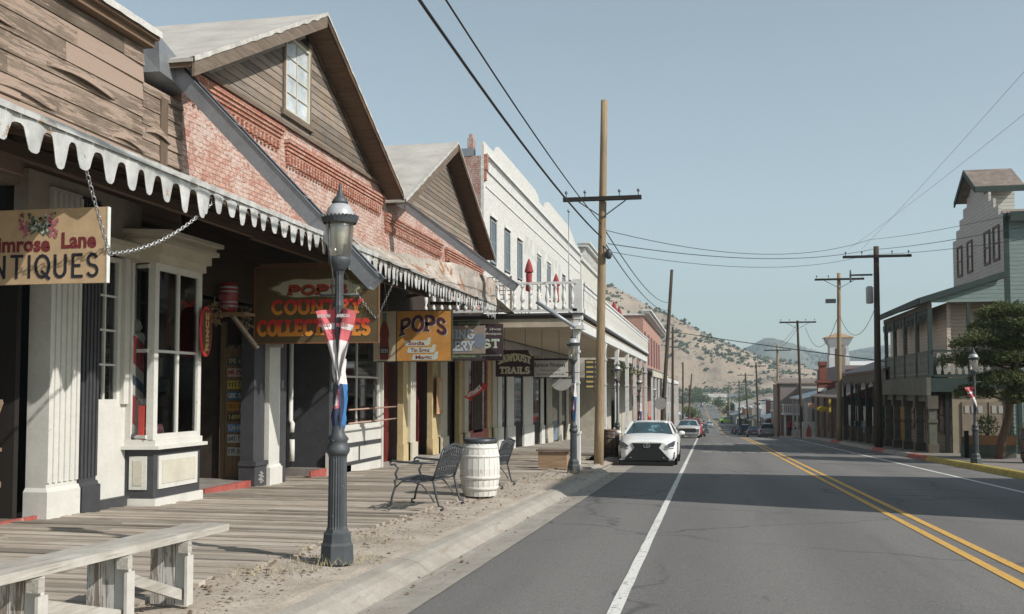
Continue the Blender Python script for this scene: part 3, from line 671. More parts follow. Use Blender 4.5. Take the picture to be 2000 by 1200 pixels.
m = MB(); m.lathe([(.052,.2),(.052,.5)], (-7.96, y_b+.42, zs+.02), 14); m.build('white_band', WHITE, o)
m = MB(); m.obox((-7.95, y_c-.32, zs+.18), (.03,.26,0), (.03,-.003,0), (0,0,.32)); o = m.build('picture', paint('picture_white', (.75,.73,.7), .5, .2, 12, (.3,.1,.08), -.1)); tag(o, 'small white framed picture leaning at the right of the bay window', 'picture')
m = MB()
for i in range(12): m.tube([(-8.05+rnd.uniform(-.1,.1), y_b+.12+rnd.uniform(-.15,.15), zs+.02), (-8.0+rnd.uniform(-.1,.1), y_b+.12+rnd.uniform(-.15,.15), zs+.1+rnd.random()*.12)], [.05,.02], 6)
o = m.build('glassware', paint('pale_glassware', (.42,.40,.38), .2, spec=.7)); tag(o, 'cluster of pale glassware and trinkets low in the bay window', 'glassware')

m = MB(); k = 60; vs = []
for i in range(k+1):
    y = y_b+.3+(y_c-y_b-.35)*i/k; x = -8.12+.03*math.sin(i*1.3)+.01*math.sin(i*.4)
    vs += [(x, y, zs+.36+.03*math.sin(i*.5)), (x+.01*math.sin(i), y, zt-.02)]
m.add(vs, [(2*i, 2*i+2, 2*i+3, 2*i+1) for i in range(k)]); tag(m.build('drape', paint('drab_drape', (.50,.45,.40), .9, .2, 3)), 'grey brown pleated drape hanging inside the bay window', 'drape')
# ---------------------------------------------------------------- building 2: brick gabled shop
b2 = thing('brick_gabled_shop', 'pink washed brick shop with grey board gable, corbelled bands and one sash window high up', 'shop', (FX, 19.5, bz(19.5)))
Y2 = 24.72
m = MB(); m.box((-18, Y1+.01, 3.3), (FX, Y2, 6.78)); m.box((-18, Y1+.01, bz(15)-.3), (-9.95, Y2, 3.3)); m.build('brick_wall', BRICK, b2)
PY, PZ, SL = 19.45, 9.18, .505
def gclip(PY, PZ, SL, a, b):
    return lambda z: (max(a, PY-(PZ-z)/SL), min(b, PY+(PZ-z)/SL))
def gable_parts(root, PY, PZ, SL, zb, a, b, wy0=None, wy1=None, wz0=0, wz1=0, outer=-7.78):
    cl = gclip(PY, PZ, SL, a, b)
    m = MB(); m.prism([(FX-.02, cl(zb)[0], zb), (FX-.02, cl(zb)[1], zb), (FX-.02, PY, PZ)], (-.2, 0, 0)); m.build('gable_backing', DARKIN, root)
    m = MB()
    if wy0:
        boards(m, FX-.005, 0, 0, zb, PZ-.1, .155, clip=lambda z: (cl(z)[0], max(cl(z)[0]+.01, min(wy0, cl(z)[1]))), seg=9)
        boards(m, FX-.005, 0, 0, zb, PZ-.1, .155, clip=lambda z: (min(wy1, cl(z)[1]-.01), cl(z)[1]), seg=9)
        boards(m, FX-.005, wy0, wy1, zb, wz0, .155, seg=9)
    else: boards(m, FX-.005, 0, 0, zb, PZ-.1, .155, clip=cl, seg=6)
    m.build('gable_siding', GABLE, root)
    # roof slabs with overhang
    ext = .75
    for sgn in (-1, 1):
        h = (PZ-zb)+.10; run = h/SL+.55
        p = [(outer, PY, PZ+.14), (outer, PY+sgn*run, PZ+.14-run*SL), (outer, PY+sgn*run, PZ+.20-run*SL), (outer, PY, PZ+.20)]
        m = MB(); m.prism(p, (-18.5-outer, 0, 0)); m.build('roof', ROOFG, root)
        rb = -.10 if sgn < 0 else .02
        m = MB(); q = [(outer-.02, PY, PZ+rb), (outer-.02, PY+sgn*(run-.02), PZ+rb-(run-.02)*SL), (outer-.02, PY+sgn*(run-.02), PZ+.137-(run-.02)*SL), (outer-.02, PY, PZ+.137)]
        m.prism(q, (.045, 0, 0)); m.build('rake_board', RAKE if sgn < 0 else RAKE_SHADED, root)
        m = MB(); q = [(outer-.025, PY, PZ+.05), (outer-.025, PY+sgn*(run-.03), PZ+.05-(run-.03)*SL), (outer-.025, PY+sgn*(run-.03), PZ+.13-(run-.03)*SL), (outer-.025, PY, PZ+.13)]
        m.prism(q, (FX-.1-outer+.025, 0, 0)); m.build('soffit', SOFF, root)
        # ragged roofing hanging over the rake
        m = MB(); k = 60; vs = []
        for i in range(k+1):
            t = i/k; y = PY+sgn*run*t; z = PZ+.21-run*t*SL; j = noise.noise(Vector((y*4, sgn*5, 0)))*.035
            vs += [(outer-.06, y, z+.006), (outer+.035, y, z+.012+j*.3), (outer+.042, y, z-.07+j)]
        m.add(vs, [(3*i+j, 3*i+j+1, 3*i+j+4, 3*i+j+3) for i in range(k) for j in range(2)]); m.build('torn_roofing', paint('torn_roofing', (.42,.40,.37), .8, .2, 6), root)
        # fascia trim against the wall
        m = MB(); ww = 1 if sgn < 0 else .4; q = [(FX+.03, PY, PZ-.30*ww), (FX+.03, PY+sgn*((PZ-zb)/SL-.55*ww), zb-.02), (FX+.03, PY+sgn*((PZ-zb)/SL), zb-.02), (FX+.03, PY, PZ)]
        m.prism(q, (.03, 0, 0)); m.build('wall_rake_trim', wood('grey_trim', (.24,.20,.17), (.36,.31,.27), 'Y') if sgn < 0 else RAKE_SHADED, root)
wy0, wy1, wz0, wz1 = 18.42, 19.78, 7.08, 8.72
gable_parts(b2, PY, PZ, SL, 6.79, Y1+.02, Y2, wy0, wy1, wz0, wz1)
m = MB(); m.box((FX, wy0-.1, wz0-.12), (FX+.09, wy1+.1, wz0)); m.box((FX, wy0-.02, wz0), (FX+.06, wy0+.07, wz1)); m.box((FX, wy1-.07, wz0), (FX+.06, wy1+.02, wz1)); m.box((FX, wy0+.07, wz1-.07), (FX+.06, wy1-.07, wz1)); gw = m.build('gable_window', RAKE, b2)
frame_window(gw, FX+.001, wy0+.07, wy1-.07, wz0, wz1-.07, 2, 4, .05, CREAM, paint('curtained_glass', (.50,.54,.56), .25, .25, 2., spec=.8), name='sash')
m = MB(); m.box((FX-.02, wy0, wz0), (FX-.2, wy1, wz1)); m.build('window_backing', DARKIN, b2)
m = MB(); m.box((FX+.035, Y1+.1, 6.76), (FX+.07, Y2-.05, 6.84)); m.build('sill_board', RAKE, b2)
# corbelled brick bands
def corbels(root, y0, y1, zt, zb, pitch=.155):
    m = MB()
    for i, (h, o) in enumerate([(.07,.13),(.07,.10),(.07,.07),(.07,.04)]): m.box((FX-.01, y0-o*.5, zt-.07*(i+1)+.002), (FX+o, y1+o*.5, zt-.07*i))
    y = y0+.02; m.box((FX-.01, y0, zt-.40), (FX+.04, y1, zt-.345)) 
    while y < y1-.08:
        m.box((FX-.01, y, zb), (FX+.085, y+.075, zt-.282)); m.box((FX-.01, y+.01, zb-.05), (FX+.05, y+.065, zb)); y += pitch
    m.build('brick_corbel_band', BRICKT, root)
corbels(b2, Y1+.3, 18.28, 6.66, 6.22, .17); corbels(b2, 18.62, Y2-.12, 6.50, 6.02)
canopy(b2, Y1+.02, Y2, 3.80, 4.40)
scallops(-5.69, Y1+.03, 16.75, 3.88, .16, .26, .31, rnd).build('scalloped_trim', TRIMM, b2)
scallops(-5.72, 16.9, Y2, 3.84, .10, .30, .25, rnd).build('scalloped_trim', TRIMM, b2)
trough(b2, 14.2, (-8.5, 14.3, 6.62), (-4.97, 14.3, 2.98), .27, .24)
m = MB(); m.add([(-8.75,13.6,7.0),(-8.2,13.7,6.9),(-8.15,14.5,6.6),(-8.7,14.55,6.75),(-8.7,13.6,6.3),(-8.2,13.75,6.35),(-8.15,14.5,6.25),(-8.7,14.55,6.2)], [(0,1,2,3),(4,7,6,5),(0,4,5,1),(1,5,6,2),(2,6,7,3),(3,7,4,0)]); m.build('valley_hopper', GALV, b2)
# ground floor: recessed entry with red step, pilasters, black door, white shop window
z2 = bz(16.5)
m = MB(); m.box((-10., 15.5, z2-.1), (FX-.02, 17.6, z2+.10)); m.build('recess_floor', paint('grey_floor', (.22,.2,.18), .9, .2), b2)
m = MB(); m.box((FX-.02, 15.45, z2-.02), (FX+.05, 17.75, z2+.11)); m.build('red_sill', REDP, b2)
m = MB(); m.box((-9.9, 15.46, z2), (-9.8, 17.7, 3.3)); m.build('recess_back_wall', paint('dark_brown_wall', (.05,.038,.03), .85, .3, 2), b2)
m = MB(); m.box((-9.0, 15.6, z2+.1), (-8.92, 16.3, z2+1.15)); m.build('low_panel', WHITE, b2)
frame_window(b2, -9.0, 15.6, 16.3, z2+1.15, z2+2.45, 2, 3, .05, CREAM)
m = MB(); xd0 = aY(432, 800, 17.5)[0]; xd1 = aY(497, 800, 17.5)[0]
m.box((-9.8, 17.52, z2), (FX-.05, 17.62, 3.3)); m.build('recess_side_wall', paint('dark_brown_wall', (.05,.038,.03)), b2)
PLX = (xd0, xd1); PLY = 17.5
def door_wood():
    root = thing('old_plank_door', 'old brown plank door covered with a column of coloured licence plates', 'door', ((xd0+xd1)/2, 17.47, z2+.1))
    m = MB(); m.box((xd0+.10, 17.47, z2+.10), (xd1-.10, 17.5, zY(690,460,17.47))); m.build('door_leaf', wood('door_brown', (.15,.10,.06), (.26,.18,.11), 'Z', isl=.1), root)
    m = MB(); m.box((xd0, 17.44, z2+.10), (xd0+.095, 17.51, 2.75)); m.box((xd1-.095, 17.44, z2+.10), (xd1, 17.51, 2.75)); m.box((xd0+.095, 17.44, zY(690,460,17.47)+.005), (xd1-.095, 17.51, zY(690,460,17.47)+.1)); m.build('door_frame', wood('door_frame_brown', (.12,.085,.055), (.2,.145,.1), 'Z', isl=.2), root)
door_wood()
yp0, yp1, yp2, yp3 = yX(500, FX+.1), yX(521, FX+.1), yX(545, FX+.12), yX(563, FX+.1)
z3 = bz(18.4)
m = MB(); m.box((FX-.2, yp0, z3-.1), (FX+.06, yp1, 3.35)); m.box((FX-.2, yp0-.06, z3-.1), (FX+.12, yp1, z3+.42)); m.box((FX-.2, yp0-.08, z3+.42), (FX+.15, yp1+.01, z3+.50)); m.build('charcoal_pilaster', CHARC, b2)
m = MB()
m.box((FX+.1,(yp0+yp1)/2-.05,z3+.1),(FX+.125,(yp0+yp1)/2+.01,z3+.31))
for k in range(14):
    a = k*.9; r_ = .03+.006*k; m.lathe([(.012,0),(.03,.02),(.012,.04)], (FX+.12, (yp0+yp1)/2-.02+math.cos(a)*r_, z3+.2+math.sin(a)*r_-.02), 6)
m.build('carved_rosette', paint('worn_carving', (.26,.25,.24), .7), b2)
pilaster(b2, FX+.02, yp1+.03, yp2, z3, 3.35, WHITE, .4, 0, .12)
m = MB(); m.box((FX-.2, yp2, z3), (FX+.06, yp3, 3.35)); m.build('charcoal_pilaster', CHARC, b2)
m = MB(); yp = yX(568, -8.5); m.tube([(-8.5, yp, 2.6),(-8.42,yp-.05,2.6)], .04); m.tube([(-8.5, yp, 2.62), (-8.5, yp, z3+1.2), (-8.42, yp-.08, z3+1.12),(-8.42,yp-.12,z3+.95)], .05, 10); m.tube([(-8.44,yp-.05,z3+.8),(-8.44,yp-.05,z3+.35)], .055, 10); m.build('drain_pipe', WHITE, b2)
yb0 = yX(575, -9.1); yb1 = yX(641, -9.1); zd = z3+.1
m = MB(); m.box((-9.25, yb0-.25, zd), (-9.16, yb1+.1, 3.35)); m.build('entry_back_wall', BLACK, b2)
m = MB(); m.box((-9.15, yb0, zd), (-9.09, yb1-.45, 2.75)); dr = m.build('door', paint('black_door_paint', (.018,.016,.015), .45, .3, 3, (.05,.045,.04), -.1), b2)
m = MB(); m.lathe([(.02,0),(.035,.02),(.02,.05)], (-9.06, yb0+.1, zd+.95), 10); m.build('handle', GALV, dr)
m = MB(); m.box((-9.16, yb0-.3, zd-.2), (FX-.02, yb1+.1, zd-.002)); m.build('entry_floor', paint('grey_floor', (.22,.2,.18)), b2)
m = MB(); m.box((FX-.02, yb0-1.0, zd-.2), (FX+.03, yb1-.6, zd)); m.build('red_sill', REDP, b2)
ym0 = yX(640, FX); ym1 = yX(651, FX)
m = MB(); m.box((-9.15, ym0, z3-.2), (FX+.04, ym1, 3.35)); m.build('charcoal_pilaster', CHARC, b2)
m = MB(); m.box((FX, ym0-.1, bz(21)-.1), (FX+.14, ym0+.25, bz(21)+.5)); m.build('white_plinth', WHITE, b2)
yw0, yw1 = ym1+.01, Y2-.08; zw0 = zX(835, 700, FX); zw1 = 3.0
m = MB(); m.box((FX-.12, yw0, bz(22)-.25), (FX+.03, yw1+.05, zw0-.001)); wl = m.build('window_apron', WHITE, b2)
m = MB(); m.box((FX+.03, yw0+.05, bz(22)+.58), (FX+.05, yw1, bz(22)+.68)); m.box((FX+.03, yw0+.05, bz(22)+.16), (FX+.05, yw1, bz(22)+.24)); m.box((FX+.031, (yw0+yw1)/2-.03, bz(22)+.24), (FX+.048, (yw0+yw1)/2+.03, bz(22)+.58)); m.build('dark_stripe', CHARC, wl)
frame_window(b2, FX-.06, yw0, yw1, zw0, zw1, 2, 2, .08, WHITE, CLEAR, bar=.045)
m = MB(); m.box((-9.9, yw0-.1, zw0-.05), (FX-.13, yw1, zw0-.01)); m.box((-9.9, yw0, zw0), (-9.8, yw1, zw1)); m.box((-9.8,yw1-.05,zw0),(FX-.13,yw1,zw1)); m.build('shop_interior', DARKIN, b2)
m = MB(); m.box((FX-.05, yw1, bz(24)-.1), (FX+.08, Y2, 3.3)); m.build('white_pilaster', WHITE, b2)
m = MB()   # hitching-style rail across the window
for z_ in (zX(800,700,-8.0), zX(826,700,-8.0)): m.tube([(-8.0, yw0+.2, z_), (-8.0, Y2+.35, z_+.02)], .02, 8)
m.build('window_rail', wood('rail_pink', (.32,.2,.16), (.42,.28,.22), 'Y'), b2)
# goods behind the glass
m = MB()
for i, (y_, h, r_) in enumerate([(21.7,.35,.07),(22.0,.18,.09),(22.35,.26,.06),(22.7,.14,.1),(23.05,.4,.07),(23.4,.22,.08),(23.8,.3,.07),(24.2,.2,.09)]):
    root = MB().lathe([(r_*.8,0),(r_,h*.25),(r_*.85,h*.7),(r_*.3,h)], (-8.6, y_, zw0-.01), 12).build('shop_ornament', paint('ornament%d' % (i % 4), [(.5,.3,.16),(.12,.25,.4),(.45,.1,.1),(.5,.47,.4)][i % 4], .4))
    lb = ['slim tan ornament behind the shop window, leftmost in its row', 'squat blue pot behind the shop window, second from the left', 'slim red ornament behind the shop window, third from the left', 'low pale bowl behind the shop window, fourth from the left', 'tall tan figurine behind the shop window, fifth from the left', 'blue bottle shaped ornament behind the shop window, sixth from the left', 'red ornament behind the shop window, seventh from the left', 'pale round ornament behind the shop window, last on the right'][i]
    tag(root, lb, 'ornament', 'ornaments in the shop window')
    MB().lathe([(r_*.35,h),(r_*.5,h+.03),(r_*.2,h+.07)], (-8.6, y_, zw0-.01), 10).build('ornament_top', CREAM, root)
for (y_, z_, lb) in ((22.1, 2.3, 'pale hat hanging high behind the left pane of the shop window'), (22.2, 1.7, 'pale hat hanging below another behind the left pane of the shop window'), (23.4, 2.25, 'pale hat hanging behind the right pane of the shop window')):
    tag(MB().lathe([(.24,0),(.28,.02),(.14,.12),(.1,.2)], (-8.6, y_, z_), 16, sx=.5).build('hanging_hat', paint('straw_white', (.5,.48,.44), .8)), lb, 'hat', 'hats in the shop window')

# ---------------------------------------------------------------- building 3: second brick gable
b3 = thing('brick_gabled_shop', 'smaller brick shop with red doors and rust stained sheet canopy, next to the white building', 'shop', (FX, 30.6, bz(30.6)))
Y3 = 36.68
m = MB(); m.box((-18, Y2+.01, 3.3), (FX, Y3, 6.7)); m.box((-18, Y2+.01, bz(30)-.6), (-9.7, Y3, 3.3)); m.build('brick_wall', BRICK, b3)
gable_parts(b3, 30.7, 9.22, .52, 6.66, Y2+.02, Y3)
corbels(b3, Y2+.2, 30.5, 6.12, 5.68); corbels(b3, 31.1, Y3-.2, 6.08, 5.66)
canopy(b3, Y2+.01, 26.9, 3.8, 4.6)
scallops(-5.70, Y2+.01, 26.9, 3.80, .06, .30, .2, rnd).build('scalloped_trim', TRIMM, b3)
# steep rusty sheet standing above the canopy edge
m = MB(); vs = []; ks = 40
for i in range(ks+1):
    y = 17.1+(26.92-17.1)*i/ks; t = i/ks
    xt = -6.75+(1.0)*sm(.25, .75, t); zt_ = 4.42+.10*t+.03*noise.noise(Vector((y*1.5, 0, 0)))
    for j in range(6):
        u = j/5; w = .075*noise.noise(Vector((y*1.7, u*2.5, 0)))+.02*noise.noise(Vector((y*6, u*5, 3))); vs.append((-5.70+(xt+5.70)*u+w, y, 3.80+(zt_-3.80)*u+w*.5))
m.add(vs, [(i*6+j, i*6+j+1, (i+1)*6+j+1, (i+1)*6+j) for i in range(ks) for j in range(5)])
vs2 = [(x-.012, y, z-.008) for x, y, z in vs]; m.add(vs2, [(i*6+j, (i+1)*6+j, (i+1)*6+j+1, i*6+j+1) for i in range(ks) for j in range(5)])
RUSTS = paint('rust_streaked_sheet', (.40,.355,.31), .75, .3, 1.4, (.27,.15,.09), .22, metal=.15, wsc=2.6, stretch=(1,1,.5)); m.build('canopy_sheet', RUSTS, b3)
m = MB()
for (a, b) in (((-5.75,26.9,3.85),(-7.6,26.9,3.9)), ((-5.8,26.9,4.45),(-8.3,26.9,4.1)), ((-5.75,26.9,3.9),(-8.3,26.9,5.1)), ((-6.6,26.9,3.95),(-6.0,26.9,4.4))): m.bar(a, b, .07, .09)
m.build('truss', BEAMW, b3)
trough(b3, 25.3, (-8.35, 25.2, 6.62), (-4.9, 25.2, 4.02), .27, .22)
# end scrap of sheet and tin drip past the canopy, with grey drain pipe
m = MB(); vs = []
for i in range(9):
    y = 27.0+i*.28
    for j in range(3): vs.append((-5.75+.3*i*.12-.25*j+.05*noise.noise(Vector((y, j, 0))), y, 4.28-.06*i-.10*(2-j)+.05*noise.noise(Vector((y*3, j, 7)))))
m.add(vs, [(i*3+j, i*3+j+1, (i+1)*3+j+1, (i+1)*3+j) for i in range(8) for j in range(2)]); m.build('loose_sheet', TRIMM, b3)
pa = aY(1048, 590, 27.6); pb = aY(1124, 640, 27.6)
m = MB(); m.tube([(pa[0], 27.6, pa[2]), (pb[0], 27.6, pb[2])], .055, 10); m.build('drain_pipe', paint('pipe_blue_grey', (.30,.33,.36), .5, metal=.3), b3)
z4 = bz(28)+.17
m = MB(); m.box((-9.7, Y2, bz(28)-.4), (FX+.16, 34.5, z4-.06)); m.build('entry_step', CONC, b3)
YEL = paint('ochre_cream_paint', (.50,.40,.22), .7, .12, 3); MARO = paint('maroon_door_paint', (.13,.022,.018), .5, .15, 3, (.07,.012,.01), .05)
def post3(a, b, pair=True):
    y0, y1 = yX(a, FX), yX(b, FX); ym_ = y0+(y1-y0)*.45
    m = MB(); m.box((FX-.14, y0, z4-.1), (FX+.02, ym_, 3.3)); m.box((FX-.14,y0-.03,z4-.1),(FX+.05,ym_,z4+.42)); m.build('ochre_pilaster', YEL, b3)
    m = MB(); m.box((FX-.14, ym_+.005, z4-.1), (FX+.10, y1, 3.3)); m.box((FX-.14,ym_+.005,z4-.12),(FX+.16,y1+.03,z4+.45)); m.build('cream_pilaster', CREAM, b3)
for a, b in ((786, 806), (843, 868), (896, 910), (952, 966)): post3(a, b)
m = MB()
for a, b in ((748, 786), (806, 843), (868, 896)):
    y0, y1 = yX(a, -8.75), yX(b, -8.75); m = MB(); m.box((-8.8, y0-.3, z4-.06), (-8.75, y1+.3, 3.3)); d_ = m.build('door', MARO, b3)
    m = MB()
    for (za, zb_) in ((.15,.75),(.9,1.7),(1.85,2.7)): m.box((-8.75, y0+.15, z4+za), (-8.735, y1-.15, z4+zb_))
    m.build('door_panel', MARO, d_)
    m = MB(); m.tube([(-8.7, y1-.2, z4+.9),(-8.66,y1-.2,z4+1.0),(-8.7,y1-.2,z4+1.1)], .012, 6); m.build('handle', GALV, d_)
PINK = paint('pink_red_frame', (.42,.13,.12), .6, .15, 4)
y0, y1 = yX(910, FX), yX(952, FX)
m = MB(); m.box((FX-.1, y0, z4-.1), (FX+.02, y1, zX(845, 930, FX))); m.build('pink_apron', PINK, b3)
frame_window(b3, FX-.06, y0, y1, zX(845, 930, FX), 3.1, 3, 1, .09, PINK, CLEAR, bar=.06)
m = MB(); m.box((-9.6, y0, z4), (-9.5, y1, 3.2)); m.build('shop_interior', DARKIN, b3)
m = MB(); r4 = random.Random(9)
for i in range(60): a = (-8.75+r4.uniform(-.12,.1), r4.uniform(y0+.1,y1-.1), r4.uniform(z4+.9, 3.0)); m.obox(a, (r4.uniform(.03,.12),r4.uniform(-.2,.2),0), (0,r4.uniform(.04,.2),.02), (.02,0,r4.uniform(.04,.16)), )
tag(m.build('window_display', paint('mixed_goods', (.36,.34,.33), .6, .6, 9, (.08,.07,.07), .15)), 'pale and dark goods crowded behind the pink framed shop window', 'goods', kind='stuff')
m = MB(); m.box((-9.5, yX(868,FX)+.1, z4), (-8.6, Y3, 3.3)); m.box((FX-.16, 35.2, z4-.2), (FX+.0, Y3, 3.3)); m.build('inner_wall', paint('dark_brown_wall', (.05,.038,.03)), b3)

DKF = wood('darkened_gap_boards', (.035,.026,.02), (.06,.045,.035), 'Y')  # near-black boards added over the wall to darken the gap under the canopy
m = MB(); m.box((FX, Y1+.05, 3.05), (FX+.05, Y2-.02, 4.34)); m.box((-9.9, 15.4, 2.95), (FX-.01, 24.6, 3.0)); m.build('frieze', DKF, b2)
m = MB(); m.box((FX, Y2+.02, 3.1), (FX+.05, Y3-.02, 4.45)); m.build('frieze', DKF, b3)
# ================================================= WHITE BRICK BUILDING WITH BALCONY
WP = brick('white_painted_brick', (.58,.57,.54), (.64,.63,.60), (.48,.47,.44), (.40,.19,.13), -.22, bump=.5)
WH2 = paint('white_gloss_paint', (.62,.62,.60), .55, .08, 2.5, (.4,.36,.32), -.16, wsc=9)
b4 = thing('white_brick_building', 'tall white painted brick building with stepped parapet and long white balcony over the walk', 'building', (FX, 50, bz(50)))
Y4a, Y4b = 36.83, 66.5
m = MB(); prof = [(Y4a,3.2),(Y4a,11.0),(38.9,11.0),(39.1,11.15),(39.6,11.45),(48.6,11.45),(49.4,11.3),(49.8,11.05),(51.6,11.05),(52.1,11.5),(53,11.65),(61,11.6),(62.6,11.3),(64,10.95),(Y4b,10.9),(Y4b,3.2)]
m.prism([(FX,y,z) for y,z in prof], (-.12,0,0)); m.build('front_wall', WP, b4)
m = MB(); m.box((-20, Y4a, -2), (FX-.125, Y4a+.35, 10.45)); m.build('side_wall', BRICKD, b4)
m = MB(); m.box((-20, Y4a-.02, 10.45), (FX-.42, Y4a+.4, 10.75)); m.build('parapet_coping', GALV, b4)
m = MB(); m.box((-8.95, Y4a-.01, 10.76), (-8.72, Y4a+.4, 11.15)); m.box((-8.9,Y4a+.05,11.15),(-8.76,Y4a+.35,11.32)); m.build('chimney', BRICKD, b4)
m = MB(); m.box((-20, Y4a+.4, 9.8), (FX-.4, Y4b, 9.9)); m.box((-20, Y4b-.3, -3), (FX-.4, Y4b, 9.8)); m.build('roof', GALV, b4)
m = MB()
for z, o in ((10.55,.10),(10.47,.16),(10.39,.07),(9.95,.06),(9.3,.035)): m.box((FX, Y4a+.3, z), (FX+o, Y4b-.2, z+.075))
m.build('string_course', WH2, b4)
m = MB(); y = Y4a+.5
while y < Y4b-.5: m.box((FX, y, 10.05), (FX+.05, y+.14, 10.36)); y += .32
m.box((FX, Y4a+.3, 10.03), (FX+.02, Y4b-.4, 10.385)); m.build('dentil_band', WH2, b4)
m = MB(); m.box((FX, Y4a+.0, 9.9), (FX+.13, Y4a+.26, 10.5)); m.box((FX, Y4a+.02, 9.5), (FX+.08, Y4a+.22, 9.9)); m.build('brick_bracket', BRICKT, b4)
for i, y in enumerate((38.0, 40.85, 43.75, 49.0, 52.2, 58.0, 61.)):
    m = MB(); m.box((FX-.03, y-.06, 6.4), (FX+.003, y+1.16, 8.3)); m.build('window_recess', DARKIN, b4)
    frame_window(b4, FX+.004, y, y+1.1, 6.5, 8.2, 1, 2, .07, paint('grey_sash', (.25,.26,.27), .6), GLASS, depth=.03)
    MB().box((FX, y-.1, 8.3), (FX+.07, y+1.2, 8.42)).build('window_hood', WH2, b4); MB().box((FX,y-.1,6.3),(FX+.08,y+1.2,6.39)).build('window_sill', WH2, b4)
m = MB(); m.box((FX, 44.5, 7.9), (FX+.004, 57, 8.75)); m.build('faded_lettering_band', paint('faded_grey_band', (.52,.51,.47), .8, .2, 1.2), b4)
# ground floor
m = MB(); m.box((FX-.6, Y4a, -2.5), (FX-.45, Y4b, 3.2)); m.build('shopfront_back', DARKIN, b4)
for i, (a, b) in enumerate(((972,982),(990,1005),(1022,1042),(1056,1063),(1068,1079),(1092,1098),(1106,1112))):
    y0, y1 = yX(a, FX), yX(b, FX); m = MB(); m.box((FX-.05, y0+.1, bz(y0)), (FX, y1-.1, 3.2)); m.box((FX-.05, y0, bz(y0)-.2), (FX+.05, y1, bz(y0)+.9)); m.build('white_pilaster', WH2 if i < 4 else CREAM, b4)
for i, (a, b) in enumerate(((982,990),(1005,1022),(1042,1056),(1079,1092),(1098,1106))):
    y0, y1 = yX(a, FX), yX(b, FX)
    m = MB(); m.box((FX-.14, y0+.02, bz(y0)), (FX-.07, y1-.02, 2.6)); d_ = m.build('door', BLACK if i != 3 else paint('blue_grey_door', (.16,.22,.27)), b4)
    m = MB(); m.box((FX-.069, y0+.3, bz(y0)+1.1), (FX-.062, y1-.3, 2.3)); m.build('door_glass', GLASS, d_)
m = MB(); m.box((FX-.3, Y4a, 2.6), (FX-.05, Y4b, 3.3)); m.build('fascia', paint('tan_board', (.36,.31,.24), .8, .1, 2), b4)
# balcony
BX = -3.62; YB0, YB1 = 28.6, 62.5; zd = 3.55
m = MB(); m.box((BX, YB0, zd), (FX, YB1, zd+.09)); m.build('balcony_deck', paint('dark_deck', (.08,.065,.055), .8), b4)
m = MB(); y = YB0+.02
while y < YB1: m.box((BX+.02, y, zd-.03), (FX+.35, y+.145, zd-.003)); y += .15
m.build('balcony_soffit', paint('tan_soffit', (.52,.45,.34), .8, .12, 2), b4)
m = MB(); m.box((BX-.16, YB0, 3.22), (BX, YB1, zd-.035)); m.build('front_beam', WH2, b4)
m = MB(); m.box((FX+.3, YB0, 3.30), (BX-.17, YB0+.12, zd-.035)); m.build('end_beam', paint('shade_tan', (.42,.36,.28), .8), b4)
m = MB(); m.box((BX-.02, YB0-.06, zd+.09), (BX+.12, YB1, zd+.15)); m.box((FX, YB0-.1, zd+.09), (BX-.02, YB0, zd+.15)); m.build('deck_edge', CHARC, b4)
# boarded front railing
m = MB(); m.box((BX+.0, YB0+.14, zd+.18), (BX+.05, YB1, zd+1.05))
m.box((BX-.03, YB0+.14, zd+1.05), (BX+.09, YB1, zd+1.11)); m.box((BX+.05, YB0+.14, zd+.18), (BX+.08, YB1, zd+.32)); m.box((BX+.05,YB0+.14,zd+.90),(BX+.07,YB1,zd+1.0)); m.build('front_parapet', WH2, b4)
m = MB(); y = YB0+.5
while y < YB1-.4: m.box((BX+.05, y, zd+.33), (BX+.058, y+.012, zd+.89)); y += .3
m.box((BX+.045, YB0+.4, zd+.6), (BX+.054, YB1-.3, zd+.612)); m.build('panel_joint', CREAM, b4)
# open turned balusters on the end facing the viewer
m = MB(); m.box((FX, YB0-.04, zd+1.0), (BX-.05, YB0+.06, zd+1.07)); m.box((FX, YB0-.02, zd+.2), (BX-.05, YB0+.04, zd+.28)); m.build('end_rail', WH2, b4)
x = BX-.19
for k in range(19):
    MB().lathe([(.055,0),(.055,.1),(.025,.14),(.065,.26),(.07,.34),(.036,.52),(.025,.6),(.055,.64),(.055,.72)], (x, YB0+.01, zd+.28), 8).build('baluster', WH2, b4); x -= .245
def bal_post(y, z0, top=True):
    m = MB(); s_ = .11
    m.box((BX-.2, y-s_, z0), (BX+.02, y+s_, z0+.9)); m.box((BX-.22, y-s_-.03, z0+.9), (BX+.04, y+s_+.03, z0+.97))
    m.box((BX-.17, y-s_+.02, z0+.97), (BX-.01, y+s_-.02, 3.22)); m.box((BX-.2, y-s_-.02, 2.55), (BX+.02, y+s_+.02, 2.62)); m.box((BX-.19,y-s_-.01,1.65),(BX+.01,y+s_+.01,1.71))
    m.build('balcony_post', WH2, b4)
    m = MB(); 
    for sg in (1,):
        k = [(BX-.09, y+sg*(s_), 3.215), (BX-.09, y+sg*.9, 3.215), (BX-.09, y+sg*.65, 3.10), (BX-.09, y+sg*.4, 2.93), (BX-.09, y+sg*(s_), 2.65)]
        m.prism(k, (.05,0,0))
    m.build('bracket', WH2, b4)
for y in (YB0+.12, 36.6, 42., 47.4, 52.6, 57.4, 62.2): bal_post(y, rz(y)+.1)
m = MB(); m.box((BX-.18, YB0-.02, zd-.03), (BX+.1, YB0+.26, zd+1.13)); m.build('corner_post', WH2, b4)
m = MB(); m.box((BX-.24,YB0-.1,3.23),(BX+.16,YB0+.4,3.34)); m.build('post_capital', WH2, b4)
